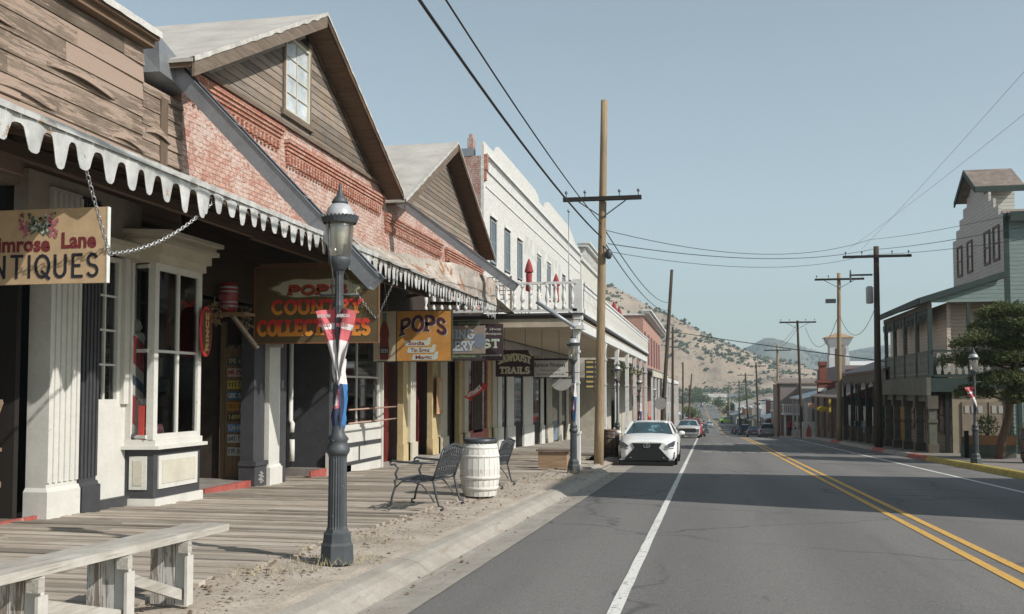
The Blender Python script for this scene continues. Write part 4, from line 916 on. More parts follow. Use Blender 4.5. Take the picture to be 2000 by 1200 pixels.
# lattice screen and closed red parasols on the balcony
LT = paint('lattice_wood', (.22,.16,.11), .8, .2, 8)
m = MB(); x0, x1, z0, z1 = -7.9, -6.5, zd+1.0, zd+1.75; yy = 33.
for k in range(12):
    u = x0+(x1-x0)*k/11; m.box((u-.015, yy, z0), (u+.015, yy+.02, z1))
for k in range(6):
    w = z0+(z1-z0)*k/5; m.box((x0, yy+.021, w-.015), (x1, yy+.035, w+.015))
m.box((x0-.04, yy-.01, zd), (x0+.02, yy+.04, z1+.04)); m.box((x1-.02, yy-.01, zd+.1), (x1+.04, yy+.04, z1+.04)); m.build('lattice_panel', LT, b4)
REDC = paint('red_canvas', (.27,.05,.055), .85, .2, 5)
def parasol(x, y, lb, h=2.45, s_=1.):
    r_ = thing('parasol', lb, 'parasol', (x, y, zd+.09), 'closed red parasols on the balcony')
    MB().tube([(x,y,zd+.14),(x,y,zd+.09+h)], .022, 8).build('pole', BROWNW, r_)
    MB().lathe([(.22,0),(.22,.05),(.05,.08)], (x,y,zd+.09), 14).build('base', CHARC, r_)
    z = zd+.09+h
    MB().lathe([(.07*s_,-1.25),(.11*s_,-1.2),(.09*s_,-.8),(.10*s_,-.6),(.08*s_,-.45)], (x,y,z), 12, flute=.25).build('canopy', REDC, r_)
    MB().lathe([(.13*s_,-.50),(.14*s_,-.46),(.09*s_,-.2),(.04*s_,-.02),(.015,.05)], (x,y,z), 12, flute=.12).build('top_flounce', REDC, r_)
for (px, py, X, lb) in ((1033,465,-6.9,'closed red parasol nearest the viewer on the white balcony'),(1086,522,-6.6,'closed red parasol in the middle of the white balcony, small behind the first'),(1121,541,-6.3,'closed red parasol just behind the corner post of the white balcony'),(1199,590,-5.2,'closed red parasol right of the tall pole, left one of the far pair'),(1209,600,-5.3,'closed red parasol right of the tall pole, right one of the far pair')):
    p = aX(px, py, X); parasol(X, p[1], lb, max(1.6, min(3.0, p[2]-zd-.09)), 1.3)
m = MB(); m.tube([(-5.6, 41, zd+.5), (-5.6, 41, 8.9)], .02, 6); m.lathe([(.05,0),(.07,.06),(.03,.12)], (-5.6,41,8.9), 8); tag(m.build('mast', GALV), 'thin grey mast with a small knob standing up from the white balcony beside the pole', 'mast')
for k, (px, X, c) in enumerate(((1000,-7.4,0),(1018,-7.2,1),(1060,-6.7,0),(1100,-6.2,2))):
    p = aX(px, 560, X)[1]; r_ = tag(MB().lathe([(.14,0),(.2,.25),(.23,.4),(.2,.42)], (X, p, zd+.09), 14).build('flower_pot', paint('clay_pot', (.32,.17,.10))), ['clay pot on the balcony behind the railing, leftmost','clay pot on the balcony behind the railing, second from left','clay pot on the balcony behind the railing, third from left','clay pot on the balcony behind the railing, nearest the corner post'][k], 'flower pot', 'pots on the balcony')
    m = MB(); rr = random.Random(k)
    for q in range(50): a = Vector((rr.gauss(0,.14), rr.gauss(0,.14), .45+abs(rr.gauss(0,.18)))); m.add([Vector((X,p,zd+.09))+a+Vector((rr.gauss(0,.05),rr.gauss(0,.05),rr.gauss(0,.05))) for _ in range(3)], [(0,1,2)])
    m.build('foliage', paint('pot_leaves', (.07,.10,.04)), r_)
# ================================================= NEXT BUILDINGS DOWN THE LEFT SIDE
def arch_building(name, label, X, y0, y1, z0, z1, wall, wins, cornice, depth=9., side=None, cmat=None, brackets=0, winmat=None):
    b = thing(name, label, 'building', (X, (y0+y1)/2, z0))
    m = MB(); m.box((X-depth, y0, z0-1.5), (X, y1, z1)); m.build('wall', wall, b)
    if cornice:
        m = MB()
        for (dz, h, o) in cornice: m.box((X-.2, y0-o*.4, z1+dz), (X+o, y1+o*.4, z1+dz+h))
        m.build('cornice', cmat or WH2, b)
    if brackets:
        m = MB(); y = y0+.2
        while y < y1: m.box((X, y, z1-.55), (X+.28, y+.12, z1-.02)); m.box((X, y+.02, z1-.8), (X+.12, y+.10, z1-.55)); y += brackets
        m.box((X, y0+.1, z1-.84), (X+.06, y1-.1, z1-.76)); m.box((X, y0+.1, z1-.06),(X+.2,y1-.1,z1-.01)); m.build('cornice_bracket', cmat or WH2, b)
    for (a, c, d, e, cols, rows) in wins: 
        w = frame_window(b, X+.003, a, c, d, e, cols, rows, .07, winmat or CREAM, GLASS, depth=.05)
    return b
b5 = arch_building('bracketed_building', 'pale building with heavy bracketed cornice, just behind the tall wooden pole', FX, 66.9, 78, bz(70), 11.2, paint('pale_grey_wall', (.50,.49,.44), .8, .1), [(68,69.2,6.5,8.5,1,2),(71,72.2,6.5,8.5,1,2),(74,75.2,6.5,8.5,1,2)], [(0,.2,.5),(.2,.1,.65),(-.95,.1,.15)], brackets=.75)
# brick hotel-like building set nearer the kerb
yb0, yb1 = yX(1257, -5.6), yX(1291, -5.6)
zt = zX(617, 1257, -5.6)
b6 = thing('red_brick_building', 'salmon red brick building with pale cornice and tall narrow upper windows', 'building', (-5.6, (yb0+yb1)/2, bz(100)))
m = MB(); m.box((-15, yb0, -5), (-5.6, yb1, zt)); m.build('wall', brick('salmon_brick', (.38,.20,.16), (.43,.25,.20), (.38,.28,.24), bump=.3), b6)
m = MB(); m.box((-15, yb0-.15, zt), (-5.45, yb1, zt+.15)); m.box((-5.6, yb0-.2, zt+.15), (-5.05, yb1+.2, zt+.35)); m.box((-5.6,yb0-.3,zt+.35),(-4.85,yb1+.3,zt+.5)); m.build('cornice', WH2, b6)
for k in range(6):
    a = yb0+1.2+k*(yb1-yb0-2)/6; 
    m = MB(); m.box((-5.59, a, zt-4.3), (-5.55, a+(yb1-yb0)/6*.45, zt-1.4)); m.build('window', paint('dark_red_window', (.14,.05,.045), .5), b6)
m = MB(); m.prism([(-5.6,yb0,3.3),(-3.4,yb0,2.6),(-3.4,yb0,2.68),(-5.6,yb0,3.4)], (0,yb1-yb0,0)); m.build('awning_roof', CHARC, b6)
m = MB(); m.box((-3.45,yb0,2.2),(-3.4,yb1,2.6)); m.build('awning_fascia', WH2, b6)
for k in range(7):
    y = yb0+.3+k*(yb1-yb0-.6)/6; MB().box((-3.6, y-.1, rz(y)), (-3.45, y+.1, 2.25)).build('awning_post', WH2, b6)
# small shop between balcony end and brick building, with corrugated awning and red balcony window
b7 = thing('cream_shop', 'cream shop with grey slanted awning and small red bay, left of the leaning pole', 'shop', (FX, 82, bz(82)))
m = MB(); m.box((-14, 63.2, -4), (-6.6, yb0-.4, 4.6)); m.build('wall', paint('cream_wall', (.46,.43,.36), .8, .15, 2), b7)
m = MB(); m.prism([(-6.6,64,3.6),(-3.3,64,2.75),(-3.3,64,2.8),(-6.6,64,3.7)], (0,yb0-65,0)); m.build('awning', GALV, b7)
m = MB(); m.box((-3.4,64,2.35),(-3.33,yb0-1.4,2.75)); m.build('awning_fascia', CREAM, b7)
for k in range(5): y = 64.3+k*4.4; MB().box((-3.5, y-.08, rz(y)), (-3.36, y+.08, 2.4)).build('awning_post', WH2, b7)
m = MB(); m.box((-6.6, 66, 3.8), (-5.6, 69, 4.55)); bb = m.build('red_bay', REDP, b7); MB().box((-6.7,65.8,4.55),(-5.4,69.2,4.7)).build('bay_roof', CHARC, bb)
m = MB(); m.lathe([(.40,-.04),(.40,.04)], (0,0,0), 24)
m.v = [(-3.0+v[0], 66+v[2], .6+v[1]) for v in m.v]; sg = m.build('round_sign', paint('grey_round_sign', (.30,.29,.28), .7, .2, 9)); tag(sg, 'round grey hanging sign left of the leaning pole, above the white car', 'sign')
MB().tube([(-3.0,66,1.1),(-3.0,66,2.3)], .015, 5).build('hanger', IRON, sg)
m = MB(); m.box((-6.4, 70, bz(70)), (-6.3, 73.4, .8)); tag(m.build('green_door', paint('green_shutter', (.08,.16,.07), .6), None), 'green door standing under the awning behind the white car', 'door')
rr = random.Random(4)
cols_ = [(.50,.47,.42),(.42,.30,.22),(.55,.53,.49),(.34,.26,.22),(.48,.44,.36),(.58,.57,.54),(.30,.22,.18)]
lbs = ['white fronted shop beyond the red brick building','brown fronted shop two doors beyond the red brick building','pale grey two storey shop further down the left side','dark brown low shop far down the left side','tan shop with porch far down the left side','white shop near the foot of the hill road on the left','brown shed last on the left before the hill']
y = yb1+1.
for k in range(7):
    w = rr.uniform(13, 19); h = rr.uniform(3.0, 5.5)+(1.5 if k in (0, 2) else 0); X = -6.0-rr.random()*.8
    zb = rz(y+w/2); bb = thing('false_front_shop', lbs[k], 'shop', (X, y+w/2, zb), 'shops down the left side')
    mt = lap('far_siding%d' % k, cols_[k], .22) if k % 2 else paint('far_wall%d' % k, cols_[k], .8, .15, 1.2)
    MB().box((X-8, y, zb-2), (X, y+w, zb+h)).build('wall', mt, bb)
    MB().box((X-.3, y-.1, zb+h), (X+.2, y+w+.1, zb+h+.25)).build('cornice', WH2, bb)
    MB().prism([(X,y,zb+3.0),(X+2.6,y,zb+2.6),(X+2.6,y,zb+2.75),(X,y,zb+3.2)], (0,w,0)).build('porch_roof', [GALV, ROOFG, CHARC][k % 3], bb)
    for j in range(5): yy = y+.4+j*(w-.8)/4; MB().box((X+2.4, yy-.09, zb-.5), (X+2.55, yy+.09, zb+2.6)).build('porch_post', WH2 if k % 2 else CREAM, bb)
    for j in range(3): yy = y+1.5+j*(w-3)/3; frame_window(bb, X+.002, yy, yy+1.6, zb+.7, zb+2.3, 2, 2, .09, CREAM if k % 2 else REDP, GLASS)
    if h > 4.5:
        for j in range(3): yy = y+2+j*(w-4)/3; frame_window(bb, X+.002, yy, yy+1., zb+3.6, zb+4.9, 1, 2, .09, CREAM, GLASS)
    y += w+rr.uniform(.5, 3)
# little trees between the far shops

# goods and hanging boards on the covered pavement
YT = paint('yellow_board_text', (.5,.38,.12), .6)
for k, (px, Y, lb) in enumerate(((1152, 31.2, 'dark upright board with yellow rows just right of the first white balcony post'), (1163, 33.4, 'dark upright board with yellow rows, second one, left of the tall pole foot'))):
    x = aY(px, 740, Y)[0]; z1 = zY(703, px, Y); z0 = zY(760, px, Y); o = tag(MB().box((x-.16,Y,z0),(x+.16,Y+.03,z1)).build('menu_board', CHARC), lb, 'sign', 'boards under the balcony')
    for j in range(6): zz = z0+(z1-z0)*(j+.5)/6; MB().box((x-.11,Y-.004,zz-.03),(x+.11,Y,zz+.03)).build('yellow_row', YT, o)
rk = random.Random(2)
for k, (Y, lb) in enumerate(((43.0,'hanging flower basket between white balcony posts, nearest one'),(50.,'hanging flower basket between white balcony posts, second one'),(55.,'hanging flower basket between white balcony posts, farthest one'))):
    x = -3.75; z = 2.2; o = tag(MB().lathe([(.05,0),(.18,.08),(.22,.2)], (x,Y,z), 12).build('flower_basket', BROWNW), lb, 'basket', 'hanging baskets'); MB().tube([(x,Y,z+.2),(x,Y,3.2)], .01, 4).build('hanger', IRON, o)
    m = MB()
    for q in range(130): a = Vector((x+rk.gauss(0,.17), Y+rk.gauss(0,.17), z+.2+rk.gauss(0,.12))); m.add([a+Vector((rk.gauss(0,.05),rk.gauss(0,.05),rk.gauss(0,.05))) for _ in range(3)], [(0,1,2)])
    m.build('foliage', paint('pot_leaves', (.07,.10,.04)), o, fixn=False)
# ================================================= LETTERING AND SIGNS
def arc(cx, cy, rx_, ry_, a0, a1, n=7): return [(cx+rx_*math.cos(R(a0+(a1-a0)*i/n)), cy+ry_*math.sin(R(a0+(a1-a0)*i/n))) for i in range(n+1)]
G = {  # glyph: (advance, [strokes]); serif ends marked by h (flat bar) at given points
 'A': (.74, [[(0,0),(.33,1)],[(.33,1),(.66,0)],[(.14,.34),(.52,.34)]], [(0,0),(.66,0)]),
 'B': (.66, [[(.08,0),(.08,1)],[(.08,1)]+arc(.32,.76,.24,.24,90,-90)+[(.08,.52)],[(.08,.52)]+arc(.34,.26,.26,.26,90,-90)+[(.08,0)]], []),
 'C': (.70, [arc(.36,.5,.32,.5,48,312,12)], []),
 'D': (.70, [[(.08,0),(.08,1)],[(.08,1)]+arc(.28,.5,.34,.5,90,-90,9)+[(.08,0)]], []),
 'E': (.60, [[(.08,0),(.08,1)],[(.08,1),(.52,1)],[(.08,.5),(.42,.5)],[(.08,0),(.54,0)]], [(.52,.93,'v'),(.54,.07,'v')]),
 'F': (.58, [[(.08,0),(.08,1)],[(.08,1),(.52,1)],[(.08,.5),(.42,.5)]], [(.08,0),(.52,.93,'v')]),
 'G': (.72, [arc(.36,.5,.32,.5,48,345,12)+[(.66,.42),(.42,.42)]], []),
 'H': (.72, [[(.08,0),(.08,1)],[(.6,0),(.6,1)],[(.08,.5),(.6,.5)]], []),
 'J': (.56, [[(.44,1),(.44,.3)]+arc(.25,.27,.19,.27,0,-180,7)], []),
 'I': (.30, [[(.14,0),(.14,1)]], [(.14,0),(.14,1)]),
 'K': (.68, [[(.08,0),(.08,1)],[(.08,.42),(.56,1)],[(.24,.58),(.6,0)]], [(.08,0),(.08,1),(.6,0),(.56,1)]),
 'L': (.58, [[(.08,0),(.08,1)],[(.08,0),(.54,0)]], [(.08,1),(.54,.08,'v')]),
 'M': (.86, [[(.08,0),(.08,1)],[(.08,1),(.4,.3)],[(.4,.3),(.72,1)],[(.72,1),(.72,0)]], [(.08,0),(.72,0)]),
 'N': (.76, [[(.08,0),(.08,1)],[(.08,1),(.6,0)],[(.6,0),(.6,1)]], [(.08,0),(.6,1)]),
 'O': (.74, [arc(.36,.5,.32,.5,0,360,16)], []),
 'P': (.64, [[(.08,0),(.08,1)],[(.08,1)]+arc(.32,.74,.25,.26,90,-90)+[(.08,.48)]], [(.08,0)]),
 'Q': (.76, [arc(.36,.5,.34,.5,0,360,16),[(.34,.28),(.72,-.08)]], []),
 'R': (.68, [[(.08,0),(.08,1)],[(.08,1)]+arc(.32,.75,.24,.25,90,-90)+[(.08,.5)],[(.32,.5),(.6,0)]], [(.08,0),(.6,0)]),
 'S': (.60, [arc(.30,.75,.22,.25,30,270,9)+arc(.30,.25,.24,.25,90,-150,9)], []),
 'T': (.66, [[(.32,0),(.32,1)],[(.04,1),(.60,1)]], [(.32,0),(.04,.93,'v'),(.60,.93,'v')]),
 'U': (.74, [[(.08,1),(.08,.36)]+arc(.34,.3,.26,.3,180,360,8)+[(.60,1)]], [(.08,1),(.60,1)]),
 'V': (.70, [[(.02,1),(.33,0)],[(.33,0),(.64,1)]], []),
 'W': (.98, [[(.02,1),(.24,0)],[(.24,0),(.46,.85)],[(.46,.85),(.68,0)],[(.68,0),(.9,1)]], [(.02,1),(.9,1)]),
 'X': (.68, [[(.06,0),(.58,1)],[(.06,1),(.58,0)]], []),
 'Y': (.70, [[(.04,1),(.32,.48)],[(.60,1),(.32,.48)],[(.32,.5),(.32,0)]], [(.32,0),(.04,1),(.60,1)]),
 "'": (.24, [[(.12,1),(.08,.74)]], []), ' ': (.4, [], []), '-': (.4, [[(.06,.45),(.32,.45)]], []),
}
for d_, st in (('0',[arc(.28,.5,.24,.5,0,360,12)]),('1',[[(.1,.8),(.28,1),(.28,0)]]),('2',[arc(.28,.74,.24,.26,160,-30,8)+[(.04,0),(.54,0)]]),('3',[arc(.28,.75,.22,.25,140,-90,8)+arc(.28,.26,.25,.26,90,-140,8)]),
    ('4',[[(.4,0),(.4,1),(.02,.3),(.56,.3)]]),('5',[[(.5,1),(.1,1),(.07,.58)]+arc(.28,.32,.25,.31,100,-140,8)]),('6',[arc(.28,.3,.25,.3,0,360,10),[(.04,.35),(.2,.8),(.4,1)]]),('7',[[(.02,1),(.54,1),(.2,0)]]),
    ('8',[arc(.28,.76,.2,.24,0,360,10),arc(.28,.27,.25,.27,0,360,10)]),('9',[arc(.28,.7,.25,.3,0,360,10),[(.52,.65),(.36,.2),(.2,0)]])): G[d_] = (.62, st, [])
def text_w(t, h, sp=.1, wx=1.): return sum((G[c][0]+sp)*h*wx for c in t)-sp*h*wx
def lettering(t, o, right, up, h, wt=.15, slab=True, wx=1., sp=.1, z0=.004, fit=None, bend=0., slant=0., mat=None, name='lettering', parent=None, mb=None, taper=None):
    """strokes laid on a board: o = lower left corner, each stroke its own thin raised bar"""
    right = Vector(right); up = Vector(up); nrm = right.cross(up).normalized(); o = Vector(o)
    w = text_w(t, h, sp, wx)
    if fit: wx *= fit/w; w = fit
    m = mb or MB(); x = 0; lay = [0]
    def P2(u, v):   # u along text (metres), v height
        uu = u/w-.5 if w else 0; hh = 1.
        if taper: hh = taper(uu)
        vb = bend*(1-4*uu*uu)
        return o+right*(u+slant*v)+up*(v*hh+vb)
    def seg(p, q, th):
        lay[0] += 1; zz = z0+.00035*(lay[0] % 9)
        p = Vector(p); q = Vector(q); d = q-p
        if d.length < 1e-6: return
        d.normalize(); s_ = Vector((-d.y, d.x))*th/2; e = d*th*.32
        c2 = [p-e+s_, p-e-s_, q+e-s_, q+e+s_]; b = [P2(c.x, c.y) for c in c2]
        m.add([v for v in b]+[v+nrm*zz for v in b], [(4,5,6,7),(0,1,5,4),(1,2,6,5),(2,3,7,6),(3,0,4,7)])
    for ch in t:
        adv, st, ser = G.get(ch, G[' '])
        T = lambda p: (x+p[0]*h*wx, (p[1]*(1-wt)+wt/2)*h)
        for s_ in st:
            for a, b in zip(s_, s_[1:]): seg(T(a), T(b), wt*h)
        if slab:
            for e in ser:
                c = T(e)
                if len(e) == 3: seg((c[0], c[1]-.07*h), (c[0], c[1]+.07*h), wt*h*.7)
                else: seg((c[0]-wt*h*.75, c[1]), (c[0]+wt*h*.75, c[1]), wt*h*.62)
        x += (adv+sp)*h*wx
    if mb: return w
    return m.build(name, mat, parent, fixn=False)
def font(t, o, right, up, h, mat, parent, fit=None, z0=.004, name='lettering', bold=0.):
    cu = bpy.data.curves.new('t', 'FONT'); cu.body = t; cu.size = 1; cu.offset = bold; cu.resolution_u = 2
    ob = bpy.data.objects.new('t', cu); C.objects.link(ob); bpy.context.view_layer.update()
    me = bpy.data.meshes.new_from_object(ob.evaluated_get(bpy.context.evaluated_depsgraph_get()))
    xs = [v.co.x for v in me.vertices] or [0, 1]; x0, x1 = min(xs), max(xs)
    sx = fit/(x1-x0) if fit else h; right = Vector(right); up = Vector(up); n_ = right.cross(up); m = MB(); o = Vector(o)
    m.add([o+right*(v.co.x-x0)*sx+up*v.co.y*h+n_*z0 for v in me.vertices], [tuple(p.vertices) for p in me.polygons])
    bpy.data.objects.remove(ob); bpy.data.meshes.remove(me); bpy.data.curves.remove(cu)
    return m.build(name, mat, parent, fixn=False)
def chain(m, pts, sag=0., link=.055, r=.006):
    p, q = Vector(pts[0]), Vector(pts[1]); L = (q-p).length; n_ = max(3, int(L/link*1.1))
    pr = lambda t: p+(q-p)*t-Vector((0,0,sag*4*t*(1-t)))
    for i in range(n_):
        a, b = pr(i/n_), pr((i+1)/n_); d = (b-a)*.68; c = (a+b)/2
        s_ = d.cross(Vector((0,1,0)) if i % 2 else Vector((1,0,0)));
        if s_.length < 1e-5: s_ = Vector((1,0,0))
        s_ = s_.normalized()*.018
        m.tube([c-d, c-d*.5+s_, c+d*.5+s_, c+d, c+d*.5-s_, c-d*.5-s_, c-d], r, 5, cap=False)
RT, UP = (1,0,0), (0,0,1)
CHAINM = paint('zinc_chain', (.42,.42,.42), .35, .1, 9, metal=.7)
def col(name, c, r=.6): return paint(name, c, r, .08, 12)
LBLK = col('letter_black', (.025,.025,.035)); LRED = col('letter_red', (.17,.03,.035)); LWHT = col('letter_white', (.62,.62,.58)); LNAV = col('letter_navy', (.05,.045,.07))
def board(m, x0, x1, Y, z0, z1, th=.04): m.box((x0, Y, z0), (x1, Y+th, z1))
# --- antiques sign
Y = 8.83; x0, x1, z0, z1 = -7.35, -5.81, 2.515, 3.27
s1 = thing('hanging_sign', 'tan board with flowers and dark lettering for antiques hung by a chain, leftmost sign', 'sign', ((x0+x1)/2, Y, z1), 'signs hanging under the canopies')
m = MB(); board(m, x0, x1, Y, z0, z1); m.build('board', paint('tan_sign_paint', (.50,.36,.22), .6, .1, 5), s1)
MB().box((x1, Y-.004, z0), (x1+.012, Y+.044, z1)).build('edge_strip', LWHT, s1)
pxX = lambda px: aY(px, 500, Y)[0]; pzZ = lambda py: aY(100, py, Y)[2]
lettering('ANTIQUES', (pxX(-47), Y, pzZ(544)), RT, UP, .245, .12, False, fit=pxX(193)-pxX(-47), mat=LBLK, name='lettering', parent=s1, sp=.16)
font('Primrose', (pxX(-36), Y, pzZ(490)), RT, UP, .215, LRED, s1, fit=pxX(98)-pxX(-36), bold=.035); font('Lane', (pxX(120), Y, pzZ(485)), RT, UP, .215, LRED, s1, fit=pxX(188)-pxX(120), bold=.035)
fr = random.Random(8); fm = [MB(), MB(), MB()]
for i, (ua, ub, zo) in enumerate(((52,98,0),(40,110,-.004),(46,104,.004))): fm[i].box((pxX(ua),Y-.0025+.0005*i,pzZ(440)+zo-.004),(pxX(ub),Y-.001,pzZ(440)+zo+.004))
for k in range(150):
    a = fr.uniform(-.5,.5); u = pxX(74)+a*(pxX(112)-pxX(37)); zc = pzZ(440)+fr.uniform(-.5,.5)*.2*(1-.3*math.cos(a*9)); r_ = fr.uniform(.012,.022); i = 1 if abs(a) > .28 else (0 if fr.random() < .45 else 2)
    if fr.random() < .3: i = 2
    fm[i].add([(u+math.cos(t)*r_, Y-.004-.0004*(k % 8), zc+math.sin(t)*r_) for t in (0,1.05,2.1,3.14,4.2,5.2)], [(0,1,2,3,4,5)])
for q, nm, cc in ((fm[0],'white_flowers',(.5,.52,.5)),(fm[1],'pink_flowers',(.42,.14,.17)),(fm[2],'leaves',(.10,.13,.09))): q.build(nm, col(nm, cc), s1, fixn=False)
m = MB(); ra = aY(208, 495, Y); ctop = aX(157, 292, -5.72); ctop2 = aX(372, 382, -5.72)
chain(m, [(ra[0]+.02, Y+.02, ra[2]), (ctop[0], ctop[1], 3.72)], .02); chain(m, [(ra[0]+.02, Y+.03, ra[2]), (-5.74, 10.85, 3.70)], .14); m.build('chain', CHAINM, s1)
# --- country collectables sign
Y = 17.15; x0, x1, z0, z1 = -8.23, -5.80, 2.31, 3.74
s2 = thing('hanging_sign', 'large dark olive board for country collectables with red and orange letters, behind the lamp post', 'sign', ((x0+x1)/2, Y, z1), 'signs hanging under the canopies')
m = MB(); board(m, x0, x1, Y, z0, z1); m.build('board', paint('olive_brown_sign', (.115,.085,.045), .6, .12, 4), s2)
m = MB()
for a, b, c, d in ((x0,x1,z0,z0+.02),(x0,x1,z1-.02,z1)): m.box((a,Y-.006,c),(b,Y,d))
m.box((x0,Y-.006,z0+.02),(x0+.02,Y,z1-.02)); m.box((x1-.02,Y-.006,z0+.02),(x1,Y,z1-.02)); m.build('board_edge', col('edge_rust', (.26,.11,.05)), s2)
pxX = lambda px: aY(px, 600, Y)[0]; pzZ = lambda py: aY(600, py, Y)[2]
n = N('red_to_orange_paint'); sp = n.n('ShaderNodeSeparateXYZ'); tc = n.n('ShaderNodeTexCoord'); n.l(tc.outputs['Generated'], sp.inputs[0])
c = n.ramp(sp.outputs[2], [(0., (.68,.30,.05)), (.45, (.62,.20,.04)), (.7, (.55,.05,.035)), (1., (.55,.045,.035))]); GRAD = n.fin(c, .6, .3)
def shadowed(t, o, h, wt, slab, fit, mat, shm, par, off=(.012,-.012), **k):
    lettering(t, (o[0]+off[0], o[1], o[2]+off[1]), RT, UP, h, wt, slab, fit=fit, mat=shm, parent=par, name='letter_shadow', z0=.001, **k)
    lettering(t, o, RT, UP, h, wt, slab, fit=fit, mat=mat, parent=par, z0=.0055, **k)
shadowed('COUNTRY', (pxX(532), Y, pzZ(615)), .285, .22, True, pxX(708)-pxX(532), GRAD, LNAV, s2)
shadowed('COLLECTABLES', (pxX(505), Y, pzZ(657)), .315, .22, True, pxX(722)-pxX(505), GRAD, LNAV, s2)
m = MB(); cx, cz = pxX(617), pzZ(563); hw, hh = (pxX(695)-pxX(537))/2, .165
def cart(k): 
    pts = []
    for i in range(64):
        t = 2*math.pi*i/64; rr_ = 1+.05*math.cos(6*t)+.04*math.cos(10*t); x = math.copysign(abs(math.cos(t))**.75, math.cos(t))*hw*k*rr_; z = math.copysign(abs(math.sin(t))**.8, math.sin(t))*hh*k*rr_; pts.append((cx+x, z+cz))
    return pts
m.prism([(a, Y-.001, b) for a, b in cart(1.1)], (0,-.003,0)); m.build('cartouche_border', col('cart_green', (.16,.17,.08)), s2)
m = MB(); m.prism([(a, Y-.004, b) for a, b in cart(1.0)], (0,-.003,0)); m.build('cartouche', col('cart_cream', (.48,.46,.36)), s2)
lettering("POP'S", (pxX(562)+.012, Y-.007, pzZ(577)-.012), RT, UP, .2, .3, True, fit=pxX(676)-pxX(562), mat=LNAV, parent=s2, name='letter_shadow', z0=.001, slant=.1)
lettering("POP'S", (pxX(562), Y-.007, pzZ(577)), RT, UP, .2, .26, True, fit=pxX(676)-pxX(562), mat=col('letter_brick_red', (.36,.06,.03)), parent=s2, z0=.0055, slant=.1)
m = MB(); chain(m, [(x1-.03, Y-.02, zY(622,738,Y)), (-5.35+.0, Y-.3, 3.55)], .0, r=.004); chain(m, [(x1-.05, Y-.02, zY(622,738,Y)), (-6.55, Y-.1, z1+.1)], .08, r=.004); m.build('chain', CHAINM, s2)
MB().box((x0+.1, Y+.01, z1), (x1-.1, Y+.05, z1+.06)).build('hanging_rail', BROWNW, s2)
# --- bottle board and soda board
Y = 22.37; xa, xb, xc = -7.70, -7.12, -5.80; z0, z1 = 2.14, 3.31
s3 = thing('hanging_sign', 'tan board painted with a dark red soda bottle, beside the orange board', 'sign', ((xa+xb)/2, Y, z1), 'signs hanging under the canopies')
m = MB(); board(m, xa, xb-.02, Y, z0, z1); m.build('board', col('beige_sign', (.44,.36,.26)), s3)
m = MB(); board(m, xa-.02, xb-.02, Y+.005, z0-.025, z0-.001); board(m, xa-.02, xa-.001, Y+.005, z0, z1); m.build('frame', col('frame_dkgreen', (.03,.05,.035)), s3)
cx = (xa+xb)/2-.02; hB = z1-z0
m = MB(); m.prism([(cx+s_*a, Y-.001, z0+b*hB) for s_, a, b in [(-1,.10,.03),(-1,.115,.25),(-1,.10,.42),(-1,.115,.55),(-1,.10,.65),(-1,.05,.78),(-1,.045,.97),(1,.045,.97),(1,.05,.78),(1,.10,.65),(1,.115,.55),(1,.10,.42),(1,.115,.25),(1,.10,.03)]], (0,-.004,0)); m.build('painted_bottle', col('bottle_red_brown', (.17,.04,.03)), s3)
MB().prism([(cx-.04,Y-.005,z0+.80*hB),(cx-.04,Y-.005,z0+.96*hB),(cx+.04,Y-.005,z0+.96*hB),(cx+.04,Y-.005,z0+.80*hB)], (0,-.002,0)).build('bottle_neck', col('bottle_green', (.12,.17,.13)), s3)
MB().prism([(cx-.1,Y-.005,z0+.15*hB),(cx-.105,Y-.005,z0+.28*hB),(cx+.105,Y-.005,z0+.28*hB),(cx+.1,Y-.005,z0+.15*hB)], (0,-.002,0)).build('bottle_label', LBLK, s3)
font('ISSI', (cx-.08, Y-.0075, z0+.17*hB), RT, UP, .13, LWHT, s3, fit=.16, z0=.001)
s4 = thing('hanging_sign', 'orange board with big dark arched lettering above three white scrolls', 'sign', ((xb+xc)/2, Y, z1), 'signs hanging under the canopies')
m = MB(); board(m, xb, xc, Y, z0, z1); m.build('board', paint('orange_sign', (.46,.22,.06), .6, .12, 4), s4)
m = MB(); m.box((xb-.018,Y-.008,z0-.02),(xc+.02,Y+.045,z0-.001)); m.box((xb-.018,Y-.008,z1+.001),(xc+.02,Y+.045,z1+.02)); m.box((xb-.018,Y-.008,z0),(xb-.001,Y+.045,z1)); m.box((xc+.001,Y-.008,z0),(xc+.02,Y+.045,z1)); m.build('frame', col('frame_dkgreen', (.03,.05,.035)), s4)
MW = xc-xb
lettering('POPS', (xb+.09+.015, Y, z1-.60-.015), RT, UP, .40, .2, True, fit=MW-.22, mat=col('pale_blue_shadow', (.42,.45,.42)), parent=s4, name='letter_shadow', z0=.001, bend=.11)
lettering('POPS', (xb+.09, Y, z1-.60), RT, UP, .40, .19, True, fit=MW-.22, mat=col('letter_dark_maroon', (.07,.025,.035)), parent=s4, z0=.0055, bend=.11)
for k, (t, dx) in enumerate((('Soda', .18), ('Tin Signs', .24), ('Magic', .36))):
    a = xb+dx; zc = z1-.78-k*.165; wd = .62 if k != 1 else .68
    m = MB(); m.prism([(a,Y-.001,zc-.03),(a+.03,Y-.001,zc+.09),(a+wd-.08,Y-.001,zc+.09),(a+wd-.06,Y-.001,zc+.15),(a+wd+.02,Y-.001,zc+.16),(a+wd,Y-.001,zc),(a+wd-.06,Y-.001,zc-.035),(a+.06,Y-.001,zc-.04)], (0,-.003,0)); m.build('scroll', col('scroll_pale', (.44,.48,.42)), s4)
    font(t, (a+.09, Y-.004, zc-.015), RT, UP, .125, LRED, s4, fit=wd-.22, z0=.001, bold=.03)
